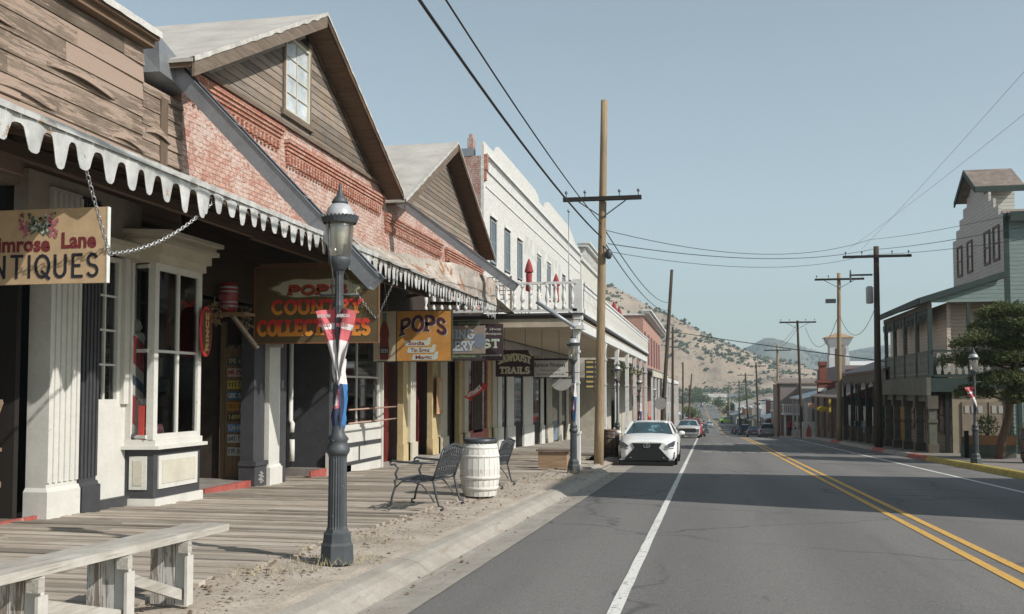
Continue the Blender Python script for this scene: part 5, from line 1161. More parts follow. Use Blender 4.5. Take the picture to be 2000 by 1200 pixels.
# --- mining gallery
Y = 25.96; z0, z1 = 2.31, 3.33; x0, x1 = -7.6, -5.81
s5 = thing('hanging_sign', 'grey brown board with blue lettering and a portrait, behind the orange board', 'sign', ((x0+x1)/2, Y, z1), 'signs hanging under the canopies')
m = MB(); board(m, x0, x1, Y, z0+.13, z1-.14); m.build('board', col('taupe_sign', (.27,.22,.18)), s5)
m = MB(); board(m, x0, x1-.12, Y, z0, z0+.125); board(m, x0, x1-.15, Y, z1-.135, z1); m.build('dark_strip', col('strip_dark', (.05,.06,.045)), s5)
pxX = lambda px: aY(px, 660, Y)[0]; pzZ = lambda py: aY(920, py, Y)[2]
BLU = col('letter_grey_blue', (.40,.47,.53))
xr = pxX(926)
shadowed('MINING', (xr-1.1, Y, pzZ(663)), .27, .19, True, 1.1, BLU, LNAV, s5); shadowed('GALLERY', (xr-1.25, Y, pzZ(686)), .27, .19, True, 1.25, BLU, LNAV, s5)
m = MB(); m.prism([(pxX(937)+.17*math.cos(t*.5236), Y-.001, pzZ(667)+.21*math.sin(t*.5236)) for t in range(12)], (0,-.003,0)); m.build('portrait_oval', col('portrait_blue', (.17,.20,.25)), s5)
font('John Wayne', (x0+1.05, Y, z1-.10), RT, UP, .09, col('yellow_green_text', (.35,.38,.2)), s5, fit=.55, z0=.002); font('Gun Memorial', (x0+.9, Y, z0+.035), RT, UP, .09, col('yellow_green_text', (.35,.38,.2)), s5, fit=.62, z0=.002)
# --- dark ...T board
Y = 28.3; z0, z1 = 2.32, 3.39; x0, x1 = -7.6, -5.80
s6 = thing('hanging_sign', 'dark purple brown board showing a pale letter T, half hidden behind the grey board', 'sign', ((x0+x1)/2, Y, z1), 'signs hanging under the canopies')
m = MB(); board(m, x0, x1, Y, z0, z1); m.build('board', col('aubergine_sign', (.055,.035,.04)), s6)
lettering('ST', (aY(952,675,Y)[0]-.12, Y, zY(681,965,Y)), RT, UP, .28, .22, True, fit=.48, mat=col('pale_green_text', (.42,.50,.40)), parent=s6)
for t, py in (('Gift Shop',642),('and Antiques',651),('Souvenirs',693)): font(t, (x1-.75, Y, zY(py+3,965,Y)), RT, UP, .10, LWHT, s6, fit=.7, z0=.002)
# --- sawdust trails and rainbow windows, under the balcony
Y = 32.5; pX = lambda px: aY(px, 700, Y)[0]; pZ = lambda py: aY(1010, py, Y)[2]
x0, x1, z0, z1 = pX(968), pX(1043), pZ(736), pZ(684)
s7 = thing('hanging_sign', 'dark board with notched top corners and cream two line lettering about trails', 'sign', ((x0+x1)/2, Y, z1), 'signs hanging under the canopies')
nt_ = .22; pts = [(x0,z0),(x1,z0),(x1,z1-nt_)]+[(x1-nt_*math.sin(R(a)), z1-nt_*math.cos(R(a))) for a in (15,45,75)]+[(x1-nt_,z1),(x0+nt_,z1),(x0,z1-nt_)]
pts = [(x0,z0),(x1,z0),(x1,z1-nt_),(x1-.1,z1-nt_+.02),(x1-.18,z1-.1),(x1-.2,z1),(x0+.2,z1),(x0+.18,z1-.1),(x0+.1,z1-nt_+.02),(x0,z1-nt_)]
m = MB(); m.prism([(a,Y,b) for a,b in pts], (0,.04,0)); m.build('board', col('aubergine_sign', (.055,.035,.04)), s7)
CR = col('cream_green_text', (.55,.56,.42)); SHG = col('green_shadow', (.06,.14,.09))
W7 = x1-x0
lettering('SAWDUST', (x0+.09, Y, pZ(713)), RT, UP, .27, .22, True, fit=W7-.2, mat=CR, parent=s7, bend=.12); lettering('TRAILS', (x0+.15, Y, pZ(731)), RT, UP, .25, .24, True, fit=W7-.3, mat=CR, parent=s7)
for i in (0, 1): MB().tube([(x0+.3+i*(W7-.6),Y+.02,z1),(x0+.3+i*(W7-.6),Y+.02,3.5)], .008, 5).build('hanger', IRON, s7)
Y = 33.2; pX = lambda px: aY(px, 700, Y)[0]; pZ = lambda py: aY(1070, py, Y)[2]
x0, x1, z0, z1 = pX(1041), pX(1109), pZ(737), pZ(702)
s8 = thing('hanging_sign', 'white board with handwritten dark script about windows, right of the trails board', 'sign', ((x0+x1)/2, Y, z1), 'signs hanging under the canopies')
m = MB(); board(m, x0, x1, Y, z0, z1-.04); m.build('board', col('offwhite_sign', (.50,.49,.46)), s8)
m = MB(); board(m, x0, x1, Y-.01, z1-.035, z1+.03, .06); board(m, x0, x1, Y-.01, z0-.035, z0-.003, .06); m.build('frame', LBLK, s8)
font('Rainbow Windows', (x0+.06, Y, pZ(717)), RT, UP, .2, LBLK, s8, fit=x1-x0-.15, bold=.01); font('Featured Jewelry', (x0+.25, Y, pZ(725)), RT, UP, .1, LNAV, s8, fit=x1-x0-.5, z0=.002); font('Paper Wisteria, Photo Art & Gifts', (x0+.12, Y, pZ(733)), RT, UP, .1, LNAV, s8, fit=x1-x0-.24, z0=.002)
for i in (0, 1): MB().tube([(x0+.3+i*(x1-x0-.6),Y+.02,z1+.03),(x0+.3+i*(x1-x0-.6),Y+.02,3.5)], .008, 5).build('hanger', IRON, s8)
m = MB(); m.prism([(aY(1096,742,36)[0]+.42*math.cos(R(180+t*15)), 36, aY(1096,742,36)[2]+.02+.42*math.sin(R(180+t*15))) for t in range(13)], (0,.04,0)); o = tag(m.build('half_round_sign', col('grey_green_sign', (.36,.37,.35))), 'small half round grey sign hanging below the white script board', 'sign', 'signs hanging under the canopies')
# --- red ENTRANCE arrow
Y = 29.7; pX = lambda px: aY(px, 766, Y)[0]; pZ = lambda py: aY(930, py, Y)[2]
pts = [(907,776),(917,762),(919,767),(930,764),(938,758),(943,752),(940,747),(952,752),(947,763),(943,761),(936,769),(925,775),(920,777),(921,783)]
s9 = tag(MB().prism([(pX(a),Y,pZ(b)) for a,b in pts], (0,.02,0)).build('arrow_sign', col('signal_red', (.52,.04,.035))), 'red curved arrow sign with white entrance lettering pointing left, by the pink window', 'sign')
d = Vector((pX(944)-pX(913), 0, pZ(756)-pZ(776))); L = d.length; d.normalize(); u_ = Vector((-d.z,0,d.x))
lettering('ENTRANCE', Vector((pX(914),Y,pZ(777.5)))+u_*.02, d, u_, .13, .2, False, fit=L*.9, mat=LWHT, parent=s9, bend=-.04)
# --- oval red sign seen edge on, keg, bracket plank and wreaths under the canopy
rt = Vector((.35,.94,0)).normalized(); cc = Vector(aY(404, 650, 15.6)); cc.x = -7.7; cc = Vector(aX(404,648,-7.75))
s10 = thing('oval_sign', 'narrow red rimmed oval sign with gold lettering, seen almost edge on', 'sign', tuple(cc))
nn = rt.cross(Vector(UP)); 
def oval(k, off): return [cc+rt*(.33*k*math.cos(t*.2618))+Vector(UP)*(.40*k*math.sin(t*.2618))+nn*off for t in range(24)]
sd2 = Vector((.97,.24,0)); rt = Vector((-.24,.97,0)).normalized(); nn = rt.cross(Vector(UP)); rt=rt
MB().prism(oval(1,0), nn*-.03).build('rim', col('signal_red', (.52,.04,.035)), s10); MB().prism(oval(.9,.001), nn*.004).build('face', col('dark_red_face', (.10,.03,.025)), s10)
lettering('RINCE', cc-Vector(UP)*.3+rt*.1, Vector(UP), -rt, .2, .2, False, fit=.6, mat=col('gold_text', (.45,.30,.10)), parent=s10, z0=.01)
kx, ky, kz = aX(446, 612, -8.0); 
kg = tag(MB().lathe([(.13,0),(.15,.08),(.162,.26),(.15,.44),(.13,.52)], (kx,ky,kz), 20).build('powder_keg', paint('keg_dark_red', (.20,.03,.035), .4, .15, 4)), 'small dark red keg with silver hoops up under the canopy', 'keg')
m = MB(); 
for z in (.1,.17,.35,.42): MB().lathe([(.157,0),(.16,.015),(.157,.03)], (kx,ky,kz+z), 20).build('hoop', GALV, kg)
font('EXPLOSIVE', (kx-.1,ky-.165,kz+.22), RT, UP, .11, col('faded_pink_text', (.4,.2,.2)), kg, fit=.22, z0=.002)
MB().box((kx-.3,ky-.2,kz-.05),(kx+.4,ky+.2,kz-.002)).build('shelf', BROWNW, b2)
a = aX(455,618,-7.9); b = aX(502,680,-7.6); m = MB(); m.bar(a, b, .12, .05); tag(m.build('leaning_plank', GREYW), 'grey weathered plank sloping down from the keg shelf to the pilaster', 'plank')
wr = random.Random(3)
for k, (px, py) in enumerate(((420,612),(480,625))):
    c = Vector(aX(px,py,-7.95)); m = MB()
    for i in range(60):
        t = wr.random()*6.3; p = c+Vector((0,.16*math.cos(t),.16*math.sin(t)))+Vector((wr.gauss(0,.02),wr.gauss(0,.02),wr.gauss(0,.02))); m.tube([p, p+Vector((wr.gauss(0,.05),wr.gauss(0,.05),wr.gauss(0,.05)))], .008, 4)
    tag(m.build('twig_wreath', paint('twig_brown', (.22,.15,.08))), ['twig wreath hanging beside the keg, at its left','twig wreath hanging at the right of the keg'][k], 'wreath', 'twig wreaths')
# --- licence plates, one below another on the old door
PLW = [('MR-771',(.06,.05,.045),(.3,.26,.2),681),('TPE 431',(.05,.09,.15),(.55,.42,.12),706),('MR-2515',(.48,.42,.38),(.32,.06,.06),728),('111772',(.52,.42,.10),(.07,.07,.06),752),('QBC 559',(.06,.16,.26),(.55,.55,.5),773),('DDJ 013',(.46,.26,.06),(.2,.1,.03),794),('149921',(.07,.06,.05),(.5,.42,.18),815),('124-HKM',(.14,.25,.42),(.55,.56,.55),836),('641 TAA',(.50,.49,.46),(.12,.12,.14),857),('F7F-2434',(.50,.49,.45),(.10,.14,.2),882)]
lbp = ['dark plate, topmost on the old door','navy plate with yellow characters on the old door','cream plate with red characters on the old door','yellow plate with dark characters on the old door','teal blue plate with white characters on the old door','orange plate with brown characters on the old door','black plate with yellow characters on the old door','mid blue plate with white characters on the old door','white plate, upper one of the two white plates on the old door','white plate, lowest of all plates on the old door']
Yp = 17.46
for (t, bgc, fg, py), lb in zip(PLW, lbp):
    a = aY(444.5, py, Yp); b = aY(483, py, Yp); h = .155
    o = MB().box((a[0], Yp-.006, a[2]-h/2), (b[0], Yp, a[2]+h/2)).build('licence_plate', paint('plate_'+t, bgc, .4, .12, 9)); tag(o, 'embossed licence '+lb, 'licence plate', 'licence plates nailed to the old door')
    lettering(t.replace('-','-'), (a[0]+.02, Yp-.006, a[2]-.045), RT, UP, .095, .17, False, fit=b[0]-a[0]-.04, mat=paint('chars_'+t, fg, .4), parent=o, name='characters', z0=.003)
# other little hanging bits
m = MB(); a = aX(632,775,FX+.12)
o = tag(MB().box((FX+.14, yX(853,FX+.15), zX(808,858,FX)), (FX+.17, yX(864,FX+.15), zX(738,858,FX))).build('thermometer_sign', col('orange_narrow', (.50,.30,.16))), 'narrow orange upright sign fixed between two red doors', 'sign')
MB().box((FX+.171, yX(856,FX+.15), zX(800,858,FX)), (FX+.174, yX(862,FX+.15), zX(745,858,FX))).build('pale_panel', col('pale_peach', (.55,.42,.30)), o)
o = tag(MB().box((-6.6, 17.3, 2.18), (-6.3, 17.33, 2.29)).build('small_plaque', col('pale_plaque', (.4,.38,.35))), 'small framed plaque hanging just below the olive board', 'plaque')
o.location.x = aY(537,672,17.3)[0]; o.location.z = aY(537,679,17.3)[2]
# ================================================= STREET OBJECTS
def place(o, x, y, h=.0, rot=0, **k): o.location = (x, y, rz(y)+h); o.rotation_euler = (0,0,rot); return o
# ---- lamp post (prototype at the origin)
def make_lamp():
    r_ = thing('lamp_post', 'tall dark grey lamp post nearest the viewer, between the boardwalk and the kerb', 'lamp post', (0,0,0), 'period lamp posts along the street')
    MB().lathe([(.160,0),(.152,.165),(.135,.19),(.13,.265),(.115,.275),(.10,.31)], n=8, smooth=False).build('base', LAMPG, r_)
    MB().lathe([(.098,.29),(.088,.33),(.084,.6),(.082,.95),(.09,.98)], n=44, flute=.09, smooth=False).build('fluted_column', LAMPG, r_)
    MB().lathe([(.085,.97),(.105,1.0),(.11,1.03),(.09,1.06),(.085,1.1),(.10,1.12),(.06,1.17),(.05,1.24)], n=24).build('collar', LAMPG, r_)
    MB().lathe([(.045,1.2),(.042,1.9),(.04,2.3),(.046,2.34),(.04,2.38),(.038,2.62),(.05,2.66)], n=20, flute=.1, smooth=False).build('pole', LAMPG, r_)
    MB().tube([(-.19,0,2.44),(.19,0,2.44)], [.010,.010], 8).build('ladder_bar', LAMPG, r_)
    MB().lathe([(.05,2.66),(.06,2.68),(.095,2.72),(.105,2.76),(.10,2.79)], n=24).build('globe_holder', LAMPG, r_)
    n = N('lamp_globe') if 'lamp_globe' not in MATS else None
    if n:
        tr = n.n('ShaderNodeBsdfTranslucent'); tr.inputs[0].default_value = (.5,.48,.42,1); gl = n.n('ShaderNodeBsdfGlossy'); gl.inputs['Roughness'].default_value = .15
        tt = n.n('ShaderNodeBsdfTransparent'); m1 = n.n('ShaderNodeMixShader'); m1.inputs[0].default_value = .55; n.l(tt.outputs[0], m1.inputs[1]); n.l(tr.outputs[0], m1.inputs[2])
        m2 = n.n('ShaderNodeMixShader'); m2.inputs[0].default_value = .18; n.l(m1.outputs[0], m2.inputs[1]); n.l(gl.outputs[0], m2.inputs[2]); n.l(m2.outputs[0], n.out.inputs[0]); MATS['lamp_globe'] = n.m
    MB().lathe([(.098,2.79),(.115,2.9),(.125,3.05),(.128,3.14)], n=24).build('globe', MATS['lamp_globe'], r_)
    MB().lathe([(.03,2.80),(.035,2.9),(.05,2.98),(.045,3.06),(.02,3.10)], n=12).build('bulb', paint('frosted_bulb', (.6,.58,.5), .4), r_)
    m = MB(); k = 28; vs = []
    for i in range(k*2):
        a = math.pi*i/k; rr_ = .165+(.012 if i % 2 else 0); vs += [(.12*math.cos(a), .12*math.sin(a), 3.17), (rr_*math.cos(a), rr_*math.sin(a), 3.135+(.035 if i % 2 else 0)), (.15*math.cos(a), .15*math.sin(a), 3.10)]
    m.add(vs, [(3*i+j, 3*((i+1) % (2*k))+j, 3*((i+1) % (2*k))+j+1, 3*i+j+1) for i in range(2*k) for j in range(2)]); m.build('serrated_rim', LAMPG, r_)
    MB().lathe([(.135,3.15),(.132,3.18),(.11,3.24),(.08,3.275),(.06,3.285)], n=28).build('cap_dome', paint('pale_cap', (.36,.37,.38), .35, .1, 9, spec=.6), r_)
    MB().lathe([(.07,3.28),(.078,3.30),(.055,3.335),(.035,3.36),(.02,3.40),(.012,3.42),(.016,3.44),(.004,3.48)], n=20).build('finial', LAMPG, r_)
    MB().tube([(-.06,-.11,3.12),(-.065,-.11,2.85),(-.05,-.09,2.75),(-.045,-.05,2.6),(-.05,-.04,2.3)], .008, 6).build('conduit', IRON, r_)
    return r_
lamp0 = make_lamp(); place(lamp0, -3.31, 8.65, .13)
def L(x, y, lb, s_=1.0): o = dup(lamp0, (x, y, rz(y)+.13), 0, lb, s_); return o
L(-3.22, 24.34, 'cast iron lamp post in front of the first white balcony post, beside the wooden crate')
L(-3.3, 37.5, 'cast iron lamp post among the white balcony posts, behind the tall wooden pole')
L(-3.4, 51.5, 'cast iron lamp post by the round grey sign behind the parked white car')
L(-3.4, 66., 'small distant cast iron lamp post right of the leaning pole on the left side'); L(-3.4, 84., 'most distant cast iron lamp post on the left side of the street')
L(8.0, 32.5, 'cast iron lamp post standing in front of the pine tree on the right', 1.02)
L(9.0, 55.5, 'cast iron lamp post at the corner of the green balcony building, by the transformer pole', 1.05); L(9.1, 64.8, 'cast iron lamp post beside the second large pole on the right, under the arcade', 1.05)
# ---- pennants and cloth on lamp posts
def cloth_tri(root_loc, side, top, tip, z0, w, name, mats, lb, group=None):
    """hanging triangular banner with soft folds; bands of colour by face rows"""
    m = MB(); nr, nc = 26, 8; vs = []
    for i in range(nr+1):
        t = i/nr; ww = w*(1-t)+.008
        for j in range(nc+1):
            u = j/nc; x = side*(.02+ (u)*ww) + (tip-side*.02)*t*(1-u*0) ; x = side*.015+side*u*ww+tip*t
            y = -.05+.045*math.sin(u*6+t*5+side)*(1-t*.4)+.012*math.sin(u*15+t*3)+.02*noise.noise(Vector((u*3, t*5, side)))
            vs.append((x, y, z0-top*u*.02-t*(z0-top)))
    m.v = [(a+root_loc[0], b+root_loc[1], c+root_loc[2]) for a, b, c in vs]
    for i in range(nr):
        t = (i+.5)/nr; mi = 0 if t < .05 or .18 < t < .21 or .26 < t < .42 else (1 if t > .42 else (2 if .05 <= t < .18 and i % 2 else 0))
        if .21 <= t <= .26: mi = 1
        for j in range(nc): m.f.append([i*(nc+1)+j, i*(nc+1)+j+1, (i+1)*(nc+1)+j+1, (i+1)*(nc+1)+j]); m.m.append(mi); m.smooth.append(True)
    o = m.build(name, mats, None, fixn=False)
    return tag(o, lb, 'pennant', group)
RB = paint('banner_red', (.50,.12,.135), .8, .12, 9); WB = paint('banner_white', (.62,.58,.57), .8, .06, 6, (.5,.42,.4), -.1); 
lz = lamp0.location
pn1 = cloth_tri(lz, -1, 1.64, .04, 2.32, .17, 'pennant', [RB, WB, RB], 'left one of the two red and white pennants on the nearest lamp post', 'red and white pennants on lamp posts')
pn2 = cloth_tri(lz, 1, 1.64, .01, 2.32, .15, 'pennant', [RB, WB, RB], 'right one of the two red and white pennants on the nearest lamp post', 'red and white pennants on lamp posts')
for o, sx in ((pn1, -1), (pn2, 1)):
    font('AMERICAN', (lz.x+(sx*.02 if sx > 0 else -.165), lz.y-.115, lz.z+2.225), RT, UP, .04, WB, o, fit=.125, bold=.05, name='lettering'); font('FLYERS', (lz.x+(sx*.02 if sx > 0 else -.15), lz.y-.115, lz.z+2.14), RT, UP, .04, RB, o, fit=.11, bold=.04, name='lettering')
for (lx, ly, lb, sc) in ((8.0,32.5,'red and white pennant on the lamp post before the pine tree',1.0),(9.0,55.5,'red and white pennant on the lamp post at the corner of the green balcony building',1.1)):
    o = cloth_tri((lx,ly,rz(ly)+.13), -1, 1.6, .1, 2.35, .28, 'pennant', [RB, WB, RB], lb, 'red and white pennants on lamp posts')
BLU = paint('flag_blue', (.035,.05,.10), .8, .15, 9); BL2 = paint('flag_bright_blue', (.05,.17,.38), .8, .1, 9)
def wrap_flag(x, y, z0, z1, lb, s_=1.):
    m = MB(); nr, nc = 30, 20; 
    for i in range(nr+1):
        t = i/nr
        for j in range(nc+1):
            a = -2.6+5.2*j/nc; r_ = (.042+.024*t*(1-.5*t)+.016*math.sin(a*5+t*6)+.012*math.sin(a*9-t*11)+.008*noise.noise(Vector((a*2,t*7,0))))*(1-.55*max(0, t-.7)/.3)*s_
            m.v.append((x+math.cos(a-1.4)*r_+.02*math.sin(t*4), y+math.sin(a-1.4)*r_, z1-(z1-z0)*t-.05*abs(a)/2.6*t))
    for i in range(nr):
        for j in range(nc):
            t = i/nr; mi = 1 if t < .3 else (0 if j < 13 else 3); 
            if .36 < t < .6 and 7 <= j <= 9: mi = 2
            if .40 < t < .56 and j == 8: mi = 1
            m.f.append([i*(nc+1)+j, i*(nc+1)+j+1, (i+1)*(nc+1)+j+1, (i+1)*(nc+1)+j]); m.m.append(mi); m.smooth.append(True)
    return tag(m.build('flag', [BLU, WB, RB, BL2], None, fixn=False), lb, 'flag', 'cloth banners wrapped round lamp posts')
wrap_flag(-3.31, 8.65, lz.z+1.1, lz.z+1.85, 'blue and white flag wrapped round the column of the nearest lamp post')
wrap_flag(-3.22, 24.34, rz(24)+1.2, rz(24)+2.3, 'limp blue and white flag hanging on the lamp post by the crate', .95); wrap_flag(-3.4, 51.5, rz(51)+.9, rz(51)+2.2, 'blue and red flag low on the lamp post behind the parked white car', 1.6)
# ---- cast iron park bench (local: length along y, seat faces -x, back at x=0)
def make_bench():
    r_ = thing('park_bench', 'black cast iron bench with scrollwork back, left of the white barrel', 'bench', (0,0,0), 'cast iron benches on the boardwalk')
    Lb = 1.16
    for y in (0, Lb):
        m = MB(); m.tube([(-.66,y,.012),(-.70,y,.03),(-.70,y,.06),(-.655,y,.07),(-.63,y,.2),(-.585,y,.34),(-.60,y,.40),(-.56,y,.43)], [.018,.016,.016,.018,.016,.016,.018,.018], 8); m.build('leg', IRON, r_)
        m = MB(); m.tube([(.06,y,.012),(.10,y,.03),(.095,y,.06),(.04,y,.07),(.0,y,.2),(-.03,y,.34),(-.05,y,.42)], .017, 8); m.build('leg', IRON, r_)
        m = MB(); m.tube([(-.60,y,.30),(-.5,y,.395),(-.35,y,.40),(-.2,y,.35),(-.09,y,.22),(-.03,y,.12)], .011, 6); m.build('stretcher', IRON, r_)
        m = MB(); m.tube([(-.56,y,.42),(-.59,y,.5),(-.55,y,.58),(-.60,y,.63),(-.66,y,.625),(-.67,y,.66),(-.63,y,.685),(-.55,y,.67),(-.3,y,.655),(-.03,y,.66)], .017, 8); m.build('armrest', IRON, r_)
        m = MB(); m.tube([(-.05,y,.42),(.0,y,.56),(.055,y,.72),(.09,y,.84)], .018, 8); m.build('back_post', IRON, r_)
    m = MB(); rr = random.Random(5)
    P = lambda u, v: (-.56+.50*v, u, .425-.02*math.sin(math.pi*v)-.01*v)
    m.tube([P(0,0),P(Lb,0)], .014, 6); m.tube([P(0,1),P(Lb,1)], .014, 6)
    for k in range(13):
        u = .05+k*(Lb-.1)/12
        for v0 in (.17,.5,.83): m.tube([P(u+.042*math.cos(t*.785), v0+.155*math.sin(t*.785)) for t in range(9)], .009, 5, cap=False)
        m.tube([P(u-.03, 0), P(u+.03, .33), P(u-.03, .66), P(u+.03, 1)], .008, 5)
    m.build('seat', IRON, r_)
    m = MB(); Q = lambda u, v: (-.05+.145*v, u, .45+.40*v+.055*v*math.sin(math.pi*u/Lb)**2)
    m.tube([Q(Lb*t/14, 1) for t in range(15)], .016, 6); m.tube([Q(0,.03),Q(Lb,.03)], .013, 6)
    for k in range(9):
        u = .07+k*(Lb-.14)/8
        for v0 in (.2,.5,.8): m.tube([Q(u+.055*math.cos(t*.785), v0+.14*math.sin(t*.785)) for t in range(9)], .009, 5, cap=False)
        m.tube([Q(u+(.05 if t % 2 else -.05), t/5) for t in range(6)], .009, 5); m.tube([Q(u-(.05 if t % 2 else -.05), t/5) for t in range(6)], .008, 5)
    m.build('backrest', IRON, r_); return r_
bench0 = make_bench(); place(bench0, -3.66, 13.3, .165)
bench0.rotation_euler = (-math.atan(.0278), 0, 0)
o = dup(bench0, (-3.72, 17.65, rz(17.65)+.165), 0, 'black cast iron bench with scrollwork back, beyond the white barrel'); o.rotation_euler = (-math.atan(.0278), 0, 0)
# ---- white barrels
def make_barrel(name, lb, white=True, s_=1.):
    r_ = thing(name, lb, 'barrel', (0,0,0))
    mt = paint('white_stave_paint', (.60,.58,.54), .75, .1, 3, (.33,.28,.22), -.02, wsc=10, stretch=(1,1,.2)) if white else wood('old_barrel_wood', (.10,.07,.05), (.19,.14,.10), 'Z')
    m = MB(); k = 22
    for i in range(k):
        a0, a1 = 2*math.pi*(i+.03)/k, 2*math.pi*(i+.97)/k; pr = [(.272,0),(.315,.2),(.335,.45),(.315,.7),(.272,.9)]
        vs = [(r*math.cos(a), r*math.sin(a), z) for r, z in pr for a in (a0, a1)]; vi = [(r*.93*math.cos(a), r*.93*math.sin(a), z) for r, z in pr for a in (a0, a1)]
        m.add(vs+vi, [(2*j, 2*j+1, 2*j+3, 2*j+2) for j in range(4)]+[(2*j, 2*j+2, 2*j+12, 2*j+10) for j in range(4)]+[(2*j+1, 2*j+11, 2*j+13, 2*j+3) for j in range(4)]+[(8,9,19,18)])
    m.build('staves', mt, r_)
    for z, r1, r2, mm in ((.80,.297,.278,mt if white else IRON),(.66,.322,.305,mt if white else IRON),(.30,.329,.335,mt if white else IRON),(.12,.30,.318,mt if white else IRON)):
        MB().lathe([(r1+.002,z-.025),(r1+.007,z),(r2+.006,z+.03) if r2 < r1 else (r2+.006,z+.03)], n=28).build('hoop', mm, r_)
    MB().lathe([(.28,.85),(.285,.93),(.27,.94),(.255,.935),(.25,.90)], n=28).build('top_rim', IRON if white else mt, r_)
    MB().lathe([(.25,.87),(.2,.89)], n=24).build('soil', paint('dry_soil', (.10,.07,.05), .95), r_); return r_
bar0 = make_barrel('barrel', 'white painted wooden barrel with dark top rim between the two cast iron benches'); place(bar0, -3.72, 16.25, .165, .3)
m = MB(); m.bar((.30,-.12,.68),(.34,-.1,.30),.015,.03); m.build('dark_streak', IRON, bar0)
bar1 = make_barrel('planter_barrel', 'dark wooden barrel planter among the white balcony posts beside the parked white car', False); place(bar1, -3.3, 34.6, .13)
bar2 = make_barrel('planter_barrel', 'large dark barrel planter holding a bright shrub, at the far right edge of the street', False); place(bar2, 10.0, 33.4, .14); bar2.scale = (1.5,1.5,1.15)
# ---- crate-like wooden seat
r_ = thing('wooden_crate_seat', 'small brown boxy wooden bench next to the second lamp post', 'wooden seat', (-3.9, 25.7, bz(25.7)))
cz = bz(25.7); TW = wood('crate_tan', (.26,.17,.10), (.38,.26,.17), 'X', isl=.2)
MB().box((-4.35,25.45,cz+.44),(-3.45,25.95,cz+.49)).build('seat', wood('seat_dark', (.13,.09,.07), (.22,.17,.13), 'X'), r_)
for x in (-4.3, -3.6): MB().box((x,25.5,cz),(x+.05,25.9,cz+.44)).build('side_panel', TW, r_)
MB().box((-4.25,25.5,cz+.02),(-3.6,25.53,cz+.43)).build('front_panel', TW, r_)
# ---- foreground rail bench of weathered boards
RBW = wood('grey_rail_wood', (.27,.245,.21), (.43,.40,.36), 'Y', (.5,.48,.44), isl=.2, streak=34, amt=.7)
LGW = wood('peeling_leg_wood', (.20,.16,.13), (.30,.25,.21), 'Z', peel=(.50,.49,.46), peelamt=.36, isl=.25)
r_ = thing('plank_bench', 'weathered grey plank bench with peeling white legs in the left foreground', 'bench', (-3.75, 5.6, bz(5.6)))
m = MB(); p = Vector((-3.70,7.02,.445)); q = Vector((-3.72,3.2,.53)); d = (p-q).normalized(); sd_ = Vector((1,0,0))
n_ = 26
for (o0, o1, zz) in ((-.15,-.052,0),(-.048,.05,.004),(.054,.15,.001)):
    for a, b in (((0),(1)),):
        P0 = q+sd_*o0; P1 = p+sd_*o0; P2_ = p+sd_*o1; P3 = q+sd_*o1; j = rnd.uniform(-.03,.03)
        top = Vector((0,0,zz)); th = Vector((0,0,-.05)); e = d*j
        m.add([P0+th,P3+th,P2_+th+e,P1+th+e,P0+top,P3+top,P2_+top+e,P1+top+e], [(0,3,2,1),(4,5,6,7),(0,1,5,4),(1,2,6,5),(2,3,7,6),(3,0,4,7)])
m.build('seat', RBW, r_)
for y in (6.45, 5.72, 4.88):
    zt_ = .445+(7.02-y)*.0223-.055; zb = bz(y)-.01
    lg = MB()
    for k in range(3): lg.box((-3.84+k*.095, y-.02+k*.0015, zb), (-3.84+k*.095+.09, y+.02+k*.0015, zt_-.001*k))
    lg.build('leg', LGW, r_)
    MB().box((-3.60, y-.075, zt_-.075), (-3.525, y-.023, zt_-.002)).build('cleat', RBW, r_)
    MB().box((-3.56, y-.055, zb), (-3.54, y+.03, zt_-.1)).build('leg_edge', paint('leg_white_edge', (.5,.48,.44), .8, .1, 6), r_)
for (ya_, yb_) in ((6.42, 5.75), (5.68, 4.92)): MB().bar((-3.60,ya_,bz(ya_)+.06),(-3.60,yb_,.27),.035,.07).build('brace', RBW, r_)
# ---- utility poles
POLEW = wood('pole_wood', (.17,.125,.08), (.36,.27,.17), 'Z', isl=0, streak=30); POLED = wood('pole_dark_wood', (.035,.028,.022), (.11,.08,.058), 'Z', isl=0, streak=30)
def pole(name, lb, x, y, h, r0=.16, lean=(0,0), arm=None, mat=None, zextra=0, braces=True, arms2=None):
    zb = rz(y)+.1; r_ = thing('utility_pole', lb, 'utility pole', (x, y, zb), 'wooden utility poles'); mat = mat or POLEW
    pts = []; k = 8
    for i in range(k+1): t = i/k; pts.append((x+lean[0]*t, y+lean[1]*t, zb-.3+(h+.3)*t))
    MB().tube(pts, [r0*(1-.32*i/k) for i in range(k+1)], 12).build('pole_shaft', mat, r_)
    if arm:
        for (az_, w, sd_) in arm:
            t = az_/h; cx, cy = x+lean[0]*t, y+lean[1]*t-.2; z = zb+az_
            MB().box((cx-w/2+sd_, cy-.06, z-.06), (cx+w/2+sd_, cy+.06, z+.06)).build('cross_arm', paint('creosote_black', (.022,.019,.017), .8), r_)
            for k2 in range(4):
                u = cx+sd_+(-.46,-.22,.22,.46)[k2]*w; MB().lathe([(.012,0),(.012,.1),(.04,.12),(.045,.16),(.02,.2)], (u, cy, z+.06), 8).build('insulator', paint('insulator_grey', (.12,.12,.13), .3, spec=.6), r_)
            if braces:
                for s_ in (-1, 1): MB().bar((cx+s_*w*.30+sd_, cy+.02, z-.07), (cx, cy+.05, z-.55), .03, .03).build('arm_brace', IRON, r_)
    return r_
p1_ = pole('', 'tall pale wooden pole with one dark cross arm, standing beside the parked white car', -3.12, 29.1, 10.75, .145, (.22,0), [(7.78, 2.3, 0)])
